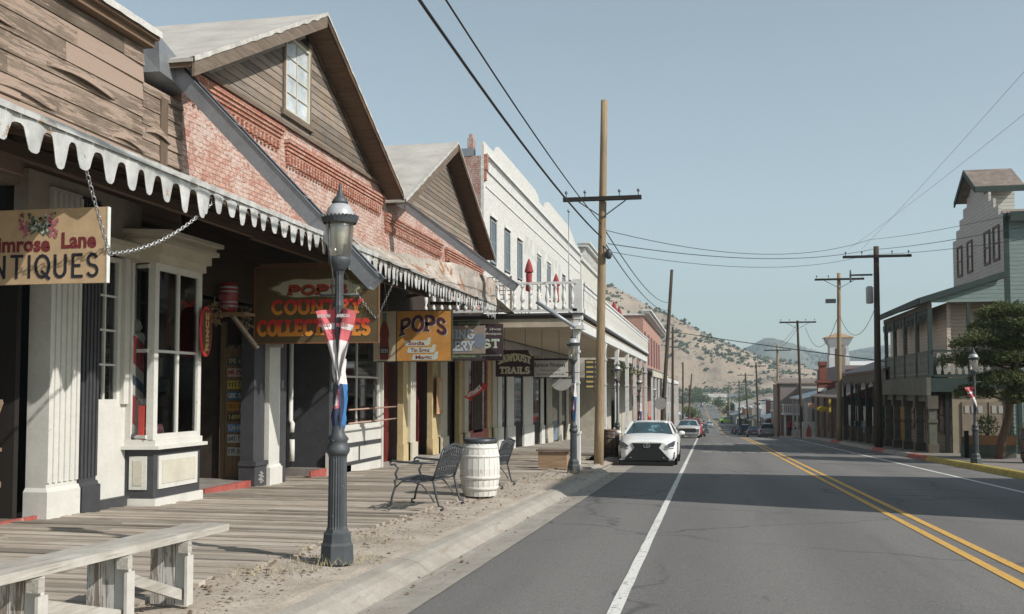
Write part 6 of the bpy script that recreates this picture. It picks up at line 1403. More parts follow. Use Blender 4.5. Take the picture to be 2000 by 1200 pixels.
MB().lathe([(.05,0),(.09,.05),(.10,.2),(.06,.28)], (-2.78,28.95,rz(29)+6.1), 12).build('wire_clamp', IRON, p1_); MB().bar((-2.95,29.0,rz(29)+6.5),(-2.75,28.95,rz(29)+6.3),.03,.03).build('bracket_arm', IRON, p1_)
pole('', 'dark leaning wooden pole without cross arm, first beyond the parked white car', -3.45, 77.2, 12.8, .17, (.9,0), None, POLED)
pole('', 'straight dark wooden pole just right of the leaning pole', -3.1, 92., 9.9, .14, (.1,0), None, POLED)
pole('', 'thin distant pole on the left, third beyond the white car', -3.1, 131., 9.5, .14, (.1,0), None, POLED); pole('', 'thin distant pole on the left, leaning slightly right before the hill', -3.1, 160., 9.6, .15, (.8,0), None, POLED); pole('', 'most distant pole on the left side of the street', -3.3, 195., 9, .2, (0,0), None, POLED)
pR1 = pole('', 'thick dark pole with wide cross arm and grey transformer, beside the green balcony building', 7.95, 49.7, 9.6, .18, (.05,0), [(9.1, 3.1, 0)], POLED, braces=False)
MB().box((6.75,49.6,rz(49.7)+8.3),(7.8,49.7,rz(49.7)+8.38)).build('bracket_arm', IRON, pR1); MB().lathe([(.15,0),(.17,.05),(.17,.75),(.1,.82)], (7.62,49.4,rz(49.7)+6.95), 14).build('transformer', paint('transformer_grey', (.33,.32,.31), .5), pR1)
for k in range(3): MB().lathe([(.03,0),(.05,.05),(.03,.1),(.05,.15),(.02,.2)], (6.8,49.65,rz(49.7)+8.0+k*.2), 8).build('insulator', MATS['insulator_grey'], pR1)
pR2 = pole('', 'tall pale brown pole with four insulators on its arm, in front of the white tower', 7.9, 63.5, 10.3, .16, (.12,0), [(9.9, 2.9, 0)], None)
MB().box((7.2,63.3,rz(63.5)+8.55),(7.8,63.5,rz(63.5)+8.8)).build('fuse_box', IRON, pR2)
pR3 = pole('', 'dark pole with T shaped arm left of the white tower', 7.6, 84.5, 9.5, .13, (-.25,0), [(9.35, 2.9, 0)], POLED)
pole('', 'brown pole with arm, second pole left of the white tower', 7.7, 113.6, 10.1, .16, (.0,0), [(9.5, 2.9, 0)], None, braces=False)
pole('', 'pole with arm above the silver vehicle on the right, third left of the white tower', 7.6, 154., 10.8, .17, (-.3,0), [(10.4, 2.9, 0)], POLED, braces=False)
pole('', 'slim pole with arm fourth left of the white tower', 7.4, 186., 10.9, .18, (-.5,0), [(10.5, 2.9, 0)], POLED, braces=False)
pole('', 'small far pole with arm, fifth left of the white tower', 7.3, 235., 11, .19, (0,0), [(10.5, 2.9, 0)], POLED, braces=False); pole('', 'farthest visible pole with arm on the right, at the foot of the hill', 6.5, 300., 11, .19, (0,0), [(10.5, 2.9, 0)], None, braces=False)
pole('', 'reddish wooden pole top rising behind the porch roof of the green building', 13.9, 62., 7.6, .2, (0,0), [(7.3, 1.2, 0)], None, braces=False)
# ---- overhead wires
WIRE = flat('wire_black', (.03,.03,.033), .6)
def wire(lb, a, b, sag, r=.012):
    a, b = Vector(a), Vector(b); k = 24; pts = [a+(b-a)*(i/k)-Vector((0,0,4*sag*(i/k)*(1-i/k))) for i in range(k+1)]
    return tag(MB().tube(pts, r, 5).build('overhead_wire', WIRE), lb, 'wire', 'overhead wires')
zt_ = rz(29)+6.75
wire('thick wire from the top picture edge to the tall pale pole, lower of the pair', (-3.25,-14,7.9), (-3.0,29.0,5.95), 1.0, .022)
wire('thinner wire from the top picture edge to the tall pale pole, upper of the pair', (-3.3,-14,8.2), (-3.0,29.0,6.35), .85, .014)
wire('overhead wire running from the tall pale pole down to the leaning pole, upper one', (-3.0,29.0,6.35), (-2.9,77,8.2), .6, .018); wire('overhead wire running from the tall pale pole down to the leaning pole, lower one', (-3.0,29.0,5.95), (-2.9,77,7.6), .6, .018)
R1 = Vector((7.95,49.5,rz(49.7)+9.35)); zr = R1.z
def W3(px, py, X): return Vector(aX(px, py, X))
wire('faint wire crossing the street from the tall pole, highest of three', (-3.0,29.1,6.2), W3(1700,468,8.2), .75, .011)
wire('faint wire crossing the street from the tall pole, middle of three', (-2.8,29.0,5.75), W3(1700,488,8.2), .45, .013)
wire('faint wire crossing the street from the tall pole, lowest of three', (-2.7,29.0,5.5), W3(1700,497,8.2), .55, .009)
for k, (ya_, yb_, rr_) in enumerate(((468,400,.008),(488,428,.011),(497,452,.009))): 
    e = W3(1990, yb_, 8.4); s_ = W3(1700, ya_, 8.2); e2 = s_+(e-s_)*1.6
    wire(['wire rising right from the transformer pole over the green building, highest of three','wire rising right from the transformer pole over the green building, middle of three','wire rising right from the transformer pole over the green building, lowest of three'][k], s_, e2, .25, rr_)
for k, (px0, py0, yb_) in enumerate(((1657,487,215),(1683,487,132))):
    s_ = W3(px0, py0, 8.0); e = W3(2000, yb_, 8.4); e2 = s_+(e-s_)*1.35; wire(['steep thin wire from the transformer pole up to the right picture edge, lower one','steep thin wire from the transformer pole up to the right picture edge, upper one'][k], s_, e2, .15, .005)
s_ = W3(1313, 648, -3.1); wire('dark wire sloping across the hills from the left pole to the arcade roof', s_, W3(1735,707,9.0), .05, .03)
wire('slack wire looping between the two largest poles on the right', W3(1708,605,7.9), W3(1640,617,7.9), 1.2, .014); wire('thin slack wire running left from the second large pole', W3(1634,625,7.9), W3(1573,640,7.6), 1.6, .016)
for k in range(2): wire(['thin wire between the T armed pole and the pole left of it, upper','thin wire between the T armed pole and the pole left of it, lower'][k], W3(1560,627,7.6)-Vector((0,0,k*.4)), W3(1524,670,7.7)-Vector((0,0,k*.4)), .3, .016)
# ================================================= CARS
CARW = paint('pearl_white_car', (.72,.72,.71), .22, .02, 2, spec=.6, bump=0); CGLS = paint('car_glass', (.03,.06,.07), .06, .3, 3, (.13,.24,.27), .05, spec=.9, bump=0, wsc=3); TYRE = flat('tyre_rubber', (.018,.018,.018), .8); RIM = flat('alloy_rim', (.35,.35,.36), .3, .5, .8)
LAMPC = paint('headlamp_glass', (.10,.11,.13), .08, .4, 20, (.5,.5,.5), .0, spec=.9, bump=0); TAIL = flat('tail_lamp_red', (.40,.02,.02), .2, .6); CHR = flat('chrome', (.55,.56,.58), .12, .6, .9)
def loft(st, n=None):
    """st: list of stations (y, [(x,z) right half from top centre down to bottom centre])"""
    m = MB(); k = len(st[0][1]); full = []
    for y, pr in st:
        left = [(-x, z) for x, z in pr[1:-1]][::-1]; ring = list(pr)+left; full.append([(x, y, z) for x, z in ring])
    kk = len(full[0])
    for rg in full: m.v += rg
    for i in range(len(full)-1):
        for j in range(kk): m.f.append([i*kk+j, i*kk+(j+1) % kk, (i+1)*kk+(j+1) % kk, (i+1)*kk+j]); m.m.append(0); m.smooth.append(True)
    m.f.append(list(range(kk))[::-1]); m.m.append(0); m.smooth.append(False); m.f.append([(len(full)-1)*kk+j for j in range(kk)]); m.m.append(0); m.smooth.append(False)
    return m
def car(name, lb, cat, paintm, L_=4.7, W_=1.84, H_=1.39, kind='coupe', group='vehicles in the street', faces=1):
    """local: front at y=0 facing -y, wheels on z=0"""
    r_ = thing(name, lb, cat, (0,0,0), group); w = W_/2
    hood = {'coupe': .95, 'sedan': .93, 'suv': 1.08, 'jeep': 1.12}[kind]; nose = {'coupe': .74, 'sedan': .80, 'suv': .95, 'jeep': 1.05}[kind]
    ws = {'coupe': (1.30,2.15,3.05,4.15), 'sedan': (1.35,2.0,3.2,3.95), 'suv': (1.15,1.75,4.15,4.6), 'jeep': (1.25,1.6,3.3,3.5)}[kind]; ws = [v*L_/4.7 for v in ws]
    def sec(wd, top, zb, cr=.03, sh=.80): return [(0,top+cr),(wd*sh*.6,top+cr*.7),(wd*sh,top-.01),(wd*.95,top-.10),(wd,top-.24),(wd*1.0,.45*top),(wd*.97,zb+.08),(wd*.9,zb),(0,zb)]
    st = [(0.0, sec(w*.70, nose-.04, .22)), (.05, sec(w*.84, nose, .18)), (.16, sec(w*.94, nose+.03, .16)), (.45, sec(w*.99, nose+.09, .16)), (ws[0]-.1, sec(w, hood, .17)), (ws[1], sec(w, hood+.01, .18)), (ws[2], sec(w, hood+.02, .18)), (L_-.5, sec(w*.99, hood+(.04 if kind != 'suv' else 0), .18)), (L_-.12, sec(w*.93, hood+.02, .2)), (L_, sec(w*.82, hood-.08, .28))]
    body = loft(st).build('body', paintm, r_)
    # greenhouse: glass loft, roof and pillars on top
    g0, g1 = w*.86, w*.64; zh = hood-.01
    def gs(y, wd, top, bt): return (y, [(0,top),(wd*.7,top-.005),(wd,top-.04),(wd+(g0-wd)*(top-bt)/(H_-bt)*.0+ (g0-wd), bt),(0,bt)])
    stg = [(ws[0], [(0,zh+.02),(g0*.7,zh+.015),(g0*.98,zh+.01),(g0,zh-.03),(0,zh-.03)]), (ws[1], [(0,H_-.03),(g1*.7,H_-.035),(g1,H_-.075),(g0,zh-.03),(0,zh-.03)]), (ws[2], [(0,H_-.03),(g1*.7,H_-.035),(g1,H_-.075),(g0,zh-.03),(0,zh-.03)]), (ws[3], [(0,zh+.05),(g0*.65,zh+.045),(g0*.94,zh+.03),(g0,zh-.03),(0,zh-.03)])]
    if kind == 'suv': stg[3] = (ws[3], [(0,H_-.12),(g1*.66,H_-.125),(g1*.95,H_-.16),(g0,zh-.03),(0,zh-.03)])
    gm = loft(stg); gm.smooth = [False]*len(gm.smooth); gl = gm.build('windows', CGLS, r_)
    # roof skin
    rf = MB(); k = [(ws[1]-.06, H_-.045, g1*1.02), (ws[1]+.12, H_-.012, g1*1.03), ((ws[1]+ws[2])/2, H_, g1*1.03), (ws[2]-.05, H_-.012, g1*1.03), (ws[2]+.06, H_-.04, g1*1.02)]
    vs = []
    for y, z, x in k:
        for u in (-1,-.7,0,.7,1): vs.append((x*u, y, z-.045*abs(u)**4))
    for y, z, x in k:
        for u in (-1,-.7,0,.7,1): vs.append((x*u*.97, y, z-.045*abs(u)**4-.05))
    fs = [(i*5+j, i*5+j+1, (i+1)*5+j+1, (i+1)*5+j) for i in range(4) for j in range(4)]+[(25+i*5+j, 25+(i+1)*5+j, 25+(i+1)*5+j+1, 25+i*5+j+1) for i in range(4) for j in range(4)]
    fs += [(j, 25+j, 26+j, j+1) for j in range(4)]+[(20+j, 21+j, 46+j, 45+j) for j in range(4)]+[(i*5, (i+1)*5, 25+(i+1)*5, 25+i*5) for i in range(4)]+[(i*5+4, 29+i*5, 29+(i+1)*5, (i+1)*5+4) for i in range(4)]
    rf.add(vs, fs, 0, True).build('roof', paintm, r_)
    for s_ in (-1, 1):
        MB().bar((s_*g0*.985, ws[0]+.0, zh+.0), (s_*g1*1.01, ws[1], H_-.055), .06, .045).build('windscreen_pillar', paintm, r_)
        MB().bar((s_*g0*.97, ws[3]-.02, zh+.04 if kind != 'suv' else zh), (s_*g1*1.0, ws[2], H_-.06), .11, .05).build('rear_pillar', paintm, r_)
        MB().bar((s_*(g1+(g0-g1)*.5+.012), (ws[1]+ws[2])/2+.25, (zh+H_)/2), (s_*(g1+.01), (ws[1]+ws[2])/2+.2, H_-.08), .05, .03).build('door_pillar', BLACK, r_)
        mm = MB().lathe([(.02,-.01),(.085,.0),(.095,.04),(.08,.09),(.03,.115)], (0,0,0), 12, sx=1.1, sy=.6); mm.v = [(v[0]+s_*(w+.10), v[1]+ws[0]+.42, v[2]+hood-.01) for v in mm.v]; mm.build('door_mirror', paintm, r_)
        for yy in (L_*.185, L_*.79):
            wr_ = .335 if kind in ('coupe', 'sedan') else .38
            t = MB().lathe([(wr_*.72,-.1),(wr_*.97,-.1),(wr_,-.07),(wr_,.07),(wr_*.97,.1),(wr_*.72,.1)], n=28); t.v = [(s_*(w-.115)+v[2], yy+v[0], wr_+v[1]) for v in t.v]; wo_ = t.build('wheel', TYRE, r_)
            t = MB().lathe([(wr_*.1,.03),(wr_*.6,.02),(wr_*.71,.06),(wr_*.71,.0)], n=14, flute=.12); t.v = [(s_*(w-.115+v[2]+.05), yy+v[0], wr_+v[1]) for v in t.v]; t.build('rim', RIM, wo_)
            a = MB().lathe([(wr_*1.12,-.02),(wr_*1.12,.03)], n=24); a.v = [(s_*(w-.02+v[2]*.6), yy+v[0], max(.12, wr_+v[1])) for v in a.v]; a.build('wheel_arch', BLACK, r_)
    return r_, w, hood, nose
def prismf(poly, y, th=.03): return MB().prism([(x, y, z) for x, z in poly], (0, th, 0))
# --- white coupe in front
r_, w, hood, nose = car('parked_car', 'white coupe with large black hourglass grille parked at the left kerb, facing the viewer', 'car', CARW)
MB().box((-.82,-.005,.02),(.82,.5,.17)).build('front_lip', BLACK, r_)
prismf([(-.46,.69),(.46,.69),(.375,.545),(.68,.22),(.66,.165),(-.66,.165),(-.68,.22),(-.375,.545)], -.035, .12).build('grille', paint('grille_black', (.008,.008,.009), .35, spec=.6), r_)
m = MB()
for k in range(9): z = .22+k*.05; hw = .62-.033*k if z < .56 else .38+.04*(z-.56)*10; m.box((-hw,-.042,z),(hw,-.036,z+.008))
m.build('grille_mesh', flat('grille_mesh', (.03,.03,.03), .4), r_)
m = MB(); 
pts = [(.10*math.cos(t*.3927), .065*math.sin(t*.3927)) for t in range(17)]
for a, b in zip(pts, pts[1:]): m.bar((a[0],-.06,.615+a[1]),(b[0],-.06,.615+b[1]),.014,.014)
m.bar((.035,-.06,.665),(-.03,-.06,.60),.014,.014); m.bar((-.03,-.06,.597),(.075,-.06,.597),.014,.014); m.build('emblem', CHR, r_)
for s_ in (-1, 1):
    pl = [(s_*.55,.60),(s_*.62,.54),(s_*.83,.60),(s_*.875,.755),(s_*.84,.765),(s_*.68,.69)]
    MB().prism([(x, -.03+abs(x)**6*.30, z) for x, z in pl], (0,.14,0)).build('headlight', LAMPC, r_)
    MB().prism([(x, -.035+abs(x)**6*.28, z) for x, z in [(s_*.54,.55),(s_*.60,.50),(s_*.82,.535),(s_*.83,.56),(s_*.61,.53)]], (0,.1,0)).build('daylight_strip', CHR, r_)
    MB().prism([(x, .09, z) for x, z in [(s_*.80,.22),(s_*.835,.22),(s_*.85,.42),(s_*.82,.42)]], (0,.1,0)).build('side_vent', BLACK, r_)
    MB().lathe([(.03,0),(.035,.02)], (s_*.50,-.055,.235), 10).build('fog_lamp', CHR, r_)
    MB().prism([(x, -.03+abs(x)**3*.3, z) for x, z in [(s_*.38,.56),(s_*.37,.53),(s_*.74,.19),(s_*.72,.24)]], (0,.05,0)).build('bumper_crease', CARW, r_)
MB().box((-.84,.0,.165),(.84,.16,.20)).build('splitter', paint('splitter_grey', (.35,.36,.38), .3), r_)
MB().bar((-.55,1.5,1.02),(.1,1.62,1.06),.012,.012).build('wiper', BLACK, r_)
slope = math.atan(.0278)
def park(o, x, y, rot=0, sl_=None):
    g = math.atan((rz(y+2)-rz(y-2))/4) if sl_ is None else sl_
    o.location = (x, y, rz(y)+.005); o.rotation_euler = (g*math.cos(rot), 0, rot); return o
park(r_, -1.83, 31.0)
# --- older silver sedan, red car behind, others
r2, w, hood, nose = car('parked_car', 'older silver sedan with wide dark grille, second car at the left kerb', 'car', paint('dull_silver', (.42,.43,.42), .35, .04, spec=.5, bump=0), 4.9, 1.85, 1.40, 'sedan')
MB().box((-.62,-.03,.45),(.62,.04,.72)).build('grille', flat('dark_grille', (.03,.028,.026), .5), r2); MB().box((-.86,-.06,.30),(.86,.05,.44)).build('bumper', CHR, r2)
for s_ in (-1,1): MB().box((s_*.64,-.025,.50),(s_*.86,.15,.70)).build('headlight', LAMPC, r2)
park(r2, -1.45, 76.)
def simple(lb, col_, x, y, kind='sedan', rot=0, L_=4.6, W_=1.82, H_=1.45, back=False, name='parked_car', cat='car'):
    o, w, hood, nose = car(name, lb, cat, paint('car_'+lb[:14].replace(' ', '_'), col_, .3, .04, spec=.5, bump=0), L_, W_, H_, kind)
    for s_ in (-1,1): MB().box((s_*(w-.34),-.02,nose-.28),(s_*(w-.1),.12,nose-.12)).build('headlight', LAMPC, o); MB().box((s_*(w-.05),L_-.14,hood-.42),(s_*(w-.24),L_+.01,hood-.15)).build('tail_light', TAIL, o)
    MB().box((-.5,-.02,.35),(.5,.05,nose-.3)).build('grille', BLACK, o); MB().box((-.26,L_-.02,.5),(.26,L_+.012,.62)).build('number_plate', LWHT, o); MB().box((-w*.9,L_-.06,.3),(w*.9,L_+.03,.46)).build('rear_bumper', flat('bumper_grey', (.12,.12,.13), .5), o)
    return park(o, x, y, rot)
simple('red car parked behind the silver sedan on the left', (.34,.03,.045), -1.3, 86, H_=1.62, kind='suv'); simple('dark green car third behind the white coupe on the left', (.04,.06,.06), -1.1, 108)
simple('dark grey vehicle coming up the left lane, far down the street', (.10,.11,.12), -.6, 190, 'suv', H_=1.8); simple('small pale car far away in the left lane', (.4,.41,.4), .5, 240, 'sedan')
simple('silver estate vehicle seen from behind at the right kerb, nearest of the right row', (.30,.33,.36), 7.2, 129.5, 'suv', math.pi, H_=1.75, W_=1.9)
simple('small maroon and grey car just left of the silver estate vehicle', (.20,.14,.17), 6.2, 142, 'sedan', math.pi); simple('black vehicle behind the pedestrian on the right side', (.03,.03,.035), 6.0, 168, 'suv', math.pi, H_=1.8); simple('dark brown car farther along the right kerb', (.07,.05,.05), 5.4, 178, 'sedan', math.pi)
simple('dark car parked farthest in the right row', (.05,.045,.05), 5.2, 190, 'sedan', math.pi)
simple('bright lime green off road vehicle turning across the road far away', (.30,.50,.05), 7.4, 283, 'jeep', math.pi/2, L_=4.2, H_=1.8); simple('blue car behind the lime green vehicle', (.07,.12,.3), 9, 300, 'sedan', math.pi/2)
# ================================================= PEOPLE (far away, small)
SKIN = flat('skin', (.42,.27,.19), .6); HAIR = flat('dark_hair', (.05,.035,.025), .7)
def person(lb, x, y, shirt, legs, h=1.72, stride=.16, rot=0, hz=.0):
    zb = rz(y)+hz; me = bpy.data.meshes.new('person'); k = h/1.72
    V = [(0,0,.98),(0,0,1.18),(0,.0,1.40),(0,0,1.50),(0,-.01,1.62),(0,0,1.70),(-.19,0,1.40),(-.25,.05,1.14),(-.24,-.06,.90),(.19,0,1.40),(.25,-.06,1.14),(.23,-.16,.92),
         (-.10,0,.90),(-.11,-stride*.5,.50),(-.11,-stride*.3,.07),(-.11,-stride*.3-.14,.03),(.10,0,.90),(.11,stride*.35,.50),(.11,stride,.09),(.11,stride-.13,.03),(-.245,-.09,.82),(.235,-.21,.85)]
    E_ = [(0,1),(1,2),(2,3),(3,4),(4,5),(2,6),(6,7),(7,8),(8,20),(2,9),(9,10),(10,11),(11,21),(0,12),(12,13),(13,14),(14,15),(0,16),(16,17),(17,18),(18,19)]
    RD = [.155,.14,.16,.055,.095,.07,.065,.048,.035,.065,.048,.035,.095,.065,.045,.035,.095,.065,.045,.035,.028,.028]
    me.from_pydata([(a*k,b*k,c*k) for a,b,c in V], E_, []); o = bpy.data.objects.new('tmp', me); C.objects.link(o)
    md = o.modifiers.new('s', 'SKIN'); sv = me.skin_vertices[0].data
    for i, r__ in enumerate(RD): sv[i].radius = (r__*k, r__*k*(.72 if i in (0,1,2) else 1))
    sv[0].use_root = True; sb = o.modifiers.new('b', 'SUBSURF'); sb.levels = 1; sb.render_levels = 1
    bpy.context.view_layer.update(); mesh = bpy.data.meshes.new_from_object(o.evaluated_get(bpy.context.evaluated_depsgraph_get())); bpy.data.objects.remove(o)
    mesh.name = 'person'; mesh.materials.clear()
    for mm in (shirt, legs, SKIN, HAIR): mesh.materials.append(mm)
    for p in mesh.polygons:
        z = p.center.z/k; ax_ = abs(p.center.x)/k
        p.material_index = 2 if (z > 1.45 or (ax_ > .19 and z < 1.1)) else (0 if z > .95 else 1); p.use_smooth = True
        if z > 1.64 or (z > 1.56 and p.center.y > .02): p.material_index = 3
    ob = bpy.data.objects.new('person', mesh); C.objects.link(ob); ob.location = (x, y, zb); ob.rotation_euler = (0,0,rot); tag(ob, lb, 'person', 'people in the street'); return ob
c_ = lambda n_, v: flat('cloth_'+n_, v, .85)
person('person in a pale blue shirt crossing beside the black vehicle', 4.9, 166, c_('blue', (.30,.42,.52)), c_('jeans', (.25,.33,.42)), rot=1.2)
person('person dressed in white walking far down the middle of the road', .5, 262, c_('white', (.6,.58,.55)), c_('pale', (.5,.48,.45)), 1.75)
person('person in a red top on the right pavement in front of the white balcony shop', 8.8, 112, c_('red', (.42,.06,.06)), c_('dark', (.05,.05,.07)), hz=.14); person('person in white on the right pavement next to the one in red', 9.1, 107, c_('white', (.6,.58,.55)), c_('dark', (.05,.05,.07)), hz=.14)
person('person in dark clothes on the right pavement beyond the silver vehicle', 8.6, 140, c_('dark', (.05,.05,.07)), c_('jeans', (.25,.33,.42)), hz=.14)

person('person in a red shirt on the left pavement near the leaning pole', -4.2, 73, c_('red', (.42,.06,.06)), c_('jeans', (.25,.33,.42)), hz=.14); person('person in a white top on the left pavement beyond the leaning pole', -4.0, 95, c_('white', (.6,.58,.55)), c_('dark', (.05,.05,.07)), hz=.14, rot=.5)
person('person in blue on the left pavement far beyond the silver sedan', -3.9, 112, c_('blue2', (.08,.14,.35)), c_('dark', (.05,.05,.07)), hz=.14, rot=.8)
# ================================================= RIGHT SIDE
GRN = lap('green_lap_siding', (.175,.225,.212), .16, .12, .62); TANS = lap('tan_lap_siding', (.48,.40,.33), .15, .1, .6); GRS = lap('grey_lap_siding', (.42,.385,.36), .16, .1, .6)
GT = paint('green_trim', (.032,.05,.045), .7, .15, 3); BT = paint('brown_trim', (.11,.095,.075), .75, .15, 3); OLV = paint('olive_post', (.12,.12,.095), .7, .15, 3); SHG = paint('shingle_brown', (.21,.17,.145), .9, .25, 3, bump=.4)
g = thing('green_balcony_building', 'green and tan clapboard building with stepped false front, two storey porch and small gabled turret', 'building', (11.7, 46.3, bz(46)))
Xf, Ya, Yb = 11.7, 42.3, 50.6; zb = bz(50)-.6
MB().box((Xf+.02, Ya, zb), (24, Ya+.2, 8.35)).build('side_wall', GRN, g)
MB().box((Xf+.02, Yb-.2, zb), (24, Yb, 8.35)).build('far_wall', GRN, g)
MB().box((9.55, Ya+.5, 1.8), (9.7, Yb+4.8, 5.0)).build('porch_wall', TANS, g); MB().box((9.71, Ya+1.0, 1.8), (Xf, Ya+1.1, 5.2)).build('porch_wall', TANS, g)
cy_ = (Ya+Yb)/2
DZ = -.25
out = [(Ya,5.4),(Ya,8.55)]; zz = 8.55; yy = Ya
for k in range(4): yy += .68; out += [(yy, zz)]; zz += .40; out += [(yy, zz)]
out2 = [(Ya+Yb-y, z) for y, z in out[::-1]]
MB().prism([(Xf-.06, y, z) for y, z in out+out2], (.1,0,0)).build('false_front', GRS, g)
# turret with gable roof behind the stepped front
MB().box((Xf+.06, cy_-1.25, 8.4), (12.9, cy_+1.25, 10.1)).build('turret_wall', lap('turret_siding', (.46,.47,.42), .16), g)
for s_ in (-1, 1):
    MB().prism([(Xf-.5,cy_,11.0),(Xf-.5,cy_+s_*1.75,9.95),(Xf-.5,cy_+s_*1.75,10.09),(Xf-.5,cy_,11.15)], (1.95,0,0)).build('turret_roof', SHG, g)
    MB().prism([(Xf-.53,cy_,10.9),(Xf-.53,cy_+s_*1.8,9.8),(Xf-.53,cy_+s_*1.8,10.05),(Xf-.53,cy_,11.15)], (.06,0,0)).build('turret_fascia', GT, g)
MB().prism([(Xf-.05,cy_-1.25,10.05),(Xf-.05,cy_+1.25,10.05),(Xf-.05,cy_,10.95)], (.1,0,0)).build('gable_infill', GRS, g)
MB().box((Xf-.5,cy_-1.82,9.81),(Xf+1.45,cy_-1.76,10.05)).build('turret_fascia', GT, g)
for s_ in (-1, 1): MB().prism([(Xf+.1,cy_,9.2),(Xf+.1,cy_+s_*4.5,8.3),(Xf+.1,cy_+s_*4.5,8.45),(Xf+.1,cy_,9.35)], (12.5,0,0)).build('main_roof', SHG, g)
MB().box((Xf+.1, Ya-.36, 8.12), (24, Ya-.3, 8.5)).build('eave_fascia', GT, g); MB().box((Xf-.08, Ya-.03, zb), (Xf+.12, Ya+.0, 8.5)).build('corner_board', GT, g)

def fw_neg(root, X, y0, y1, z0, z1, mat, gl, name='window'):   # window in a wall facing -X
    m = MB(); f = .09; m.box((X-.06,y0,z0),(X,y0+f,z1)); m.box((X-.06,y1-f,z0),(X,y1,z1)); m.box((X-.06,y0+f,z0),(X,y1-f,z0+f)); m.box((X-.06,y0+f,z1-f),(X,y1-f,z1)); m.box((X-.04,y0+f,(z0+z1)/2-.03),(X,y1-f,(z0+z1)/2+.03))
    o = m.build(name, mat, root); MB().box((X-.02,y0+f*.5,z0+f*.5),(X-.01,y1-f*.5,z1-f*.5)).build('pane', gl, o)
WTR = paint('window_brown_trim', (.17,.11,.10), .7); WGL = paint('warm_glass', (.15,.13,.10), .2, .4, 4, (.38,.35,.26), .1, spec=.7)
for a in (42.75, 44.1, 46.9, 48.7): fw_neg(g, Xf-.065, a+.1, a+.95, 6.72, 8.15, WTR, WGL)
# porch shed roof
MB().prism([(8.45,Ya-.15,5.02),(Xf-.07,Ya-.15,6.02),(Xf-.07,Ya-.15,6.16),(8.45,Ya-.15,5.16)], (0,Yb-Ya+2.2,0)).build('porch_roof', SHG, g)
MB().prism([(8.4,Ya-.2,4.92),(Xf-.07,Ya-.2,5.93),(Xf-.07,Ya-.2,6.17),(8.4,Ya-.2,5.17)], (0,.05,0)).build('porch_fascia', GT, g)
MB().box((8.38,Ya-.1,4.92),(8.45,Yb+2.05,5.17)).build('porch_fascia', GT, g)
MB().prism([(8.85,Ya-.02,4.98),(Xf-.08,Ya-.02,4.98),(Xf-.08,Ya-.02,5.9),(8.85,Ya-.02,5.1)], (0,.06,0)).build('porch_gable_infill', GRN, g)
MB().box((8.75,Ya+.06,4.75),(8.9,Yb+2,4.97)).build('porch_beam', BT, g)
MB().box((8.7,Ya,1.62),(Xf-.5,Yb+2,1.80)).build('balcony_deck', BT, g); MB().box((8.62,Ya-.06,1.25),(8.78,Yb+2,1.98)).build('deck_fascia', OLV, g); MB().box((8.78,Ya-.05,1.4),(Xf-.5,Ya+.05,1.95)).build('deck_fascia', GT, g)
PYs = [Ya+.1, 44.9, 47.5, 50.0, 52.3]
for i, y in enumerate(PYs):
    MB().box((8.74,y-.08,1.98),(8.9,y+.08,4.75)).build('porch_post', GT if i == 0 else OLV, g)
    MB().box((8.70,y-.14,bz(y)+.3),(8.98,y+.14,1.0)).build('porch_post', OLV, g); MB().box((8.64,y-.2,bz(y)-.2),(9.04,y+.2,bz(y)+.35)).build('post_plinth', BT, g); MB().box((8.64,y-.2,.72),(9.04,y+.2,1.24)).build('post_capital', BT, g); MB().box((8.66,y-.18,bz(y)+1.2),(9.02,y+.18,bz(y)+1.32)).build('post_collar', BT, g)
MB().box((8.78,Ya+.2,1.0),(8.92,Yb+1.9,1.25)).build('lower_beam', OLV, g)
for a, b in zip(PYs, PYs[1:]):
    m = MB(); m.box((8.79,a+.09,2.98),(8.85,b-.09,3.06)); m.box((8.79,a+.09,2.0),(8.85,b-.09,2.08)); m.box((8.80,a+.09,2.08),(8.83,b-.09,2.98)); m.build('balcony_panel', OLV, g)
    m = MB(); k = int((b-a-.2)/.26)
    for i in range(k): u = a+.2+i*(b-a-.3)/k; m.prism([(8.785,u+c_[0],2.15+c_[1]) for c_ in ((0,0),(.05,0),(.09,.3),(.05,.4),(.09,.55),(.05,.75),(0,.75),(-.04,.55),(0,.4),(-.04,.3))], (.01,0,0))
    m.box((8.788,a+.1,2.12),(8.798,b-.1,2.16)); m.build('fret_cutout', paint('fret_pale', (.26,.27,.24), .8), g)
    # hanging gingerbread brackets under the beam
    m = MB(); m.box((8.8,a+.09,4.55),(8.86,b-.09,4.75))
    for s_, e in ((1, a+.09), (-1, b-.09)):
        m.prism([(8.81,e,4.56),(8.81,e+s_*.55,4.56),(8.81,e+s_*.5,4.40),(8.81,e+s_*.32,4.42),(8.81,e+s_*.22,4.2),(8.81,e+s_*.1,4.22),(8.81,e,3.95)], (.04,0,0))
    for i in range(5): u = a+.5+i*(b-a-1)/4; m.prism([(8.815,u-.07,4.56),(8.815,u+.07,4.56),(8.815,u+.09,4.38),(8.815,u,4.28),(8.815,u-.09,4.38)], (.03,0,0))
    m.build('gingerbread_trim', GT, g)
m = MB(); m.prism([(8.8,Yb+1.9,4.7),(8.8,Yb+2.45,4.7),(8.8,Yb+2.5,4.5),(8.8,Yb+2.2,4.3),(8.8,Yb+2.25,4.0),(8.8,Yb+1.9,3.8)], (.06,0,0)); m.build('gingerbread_trim', GT, g)
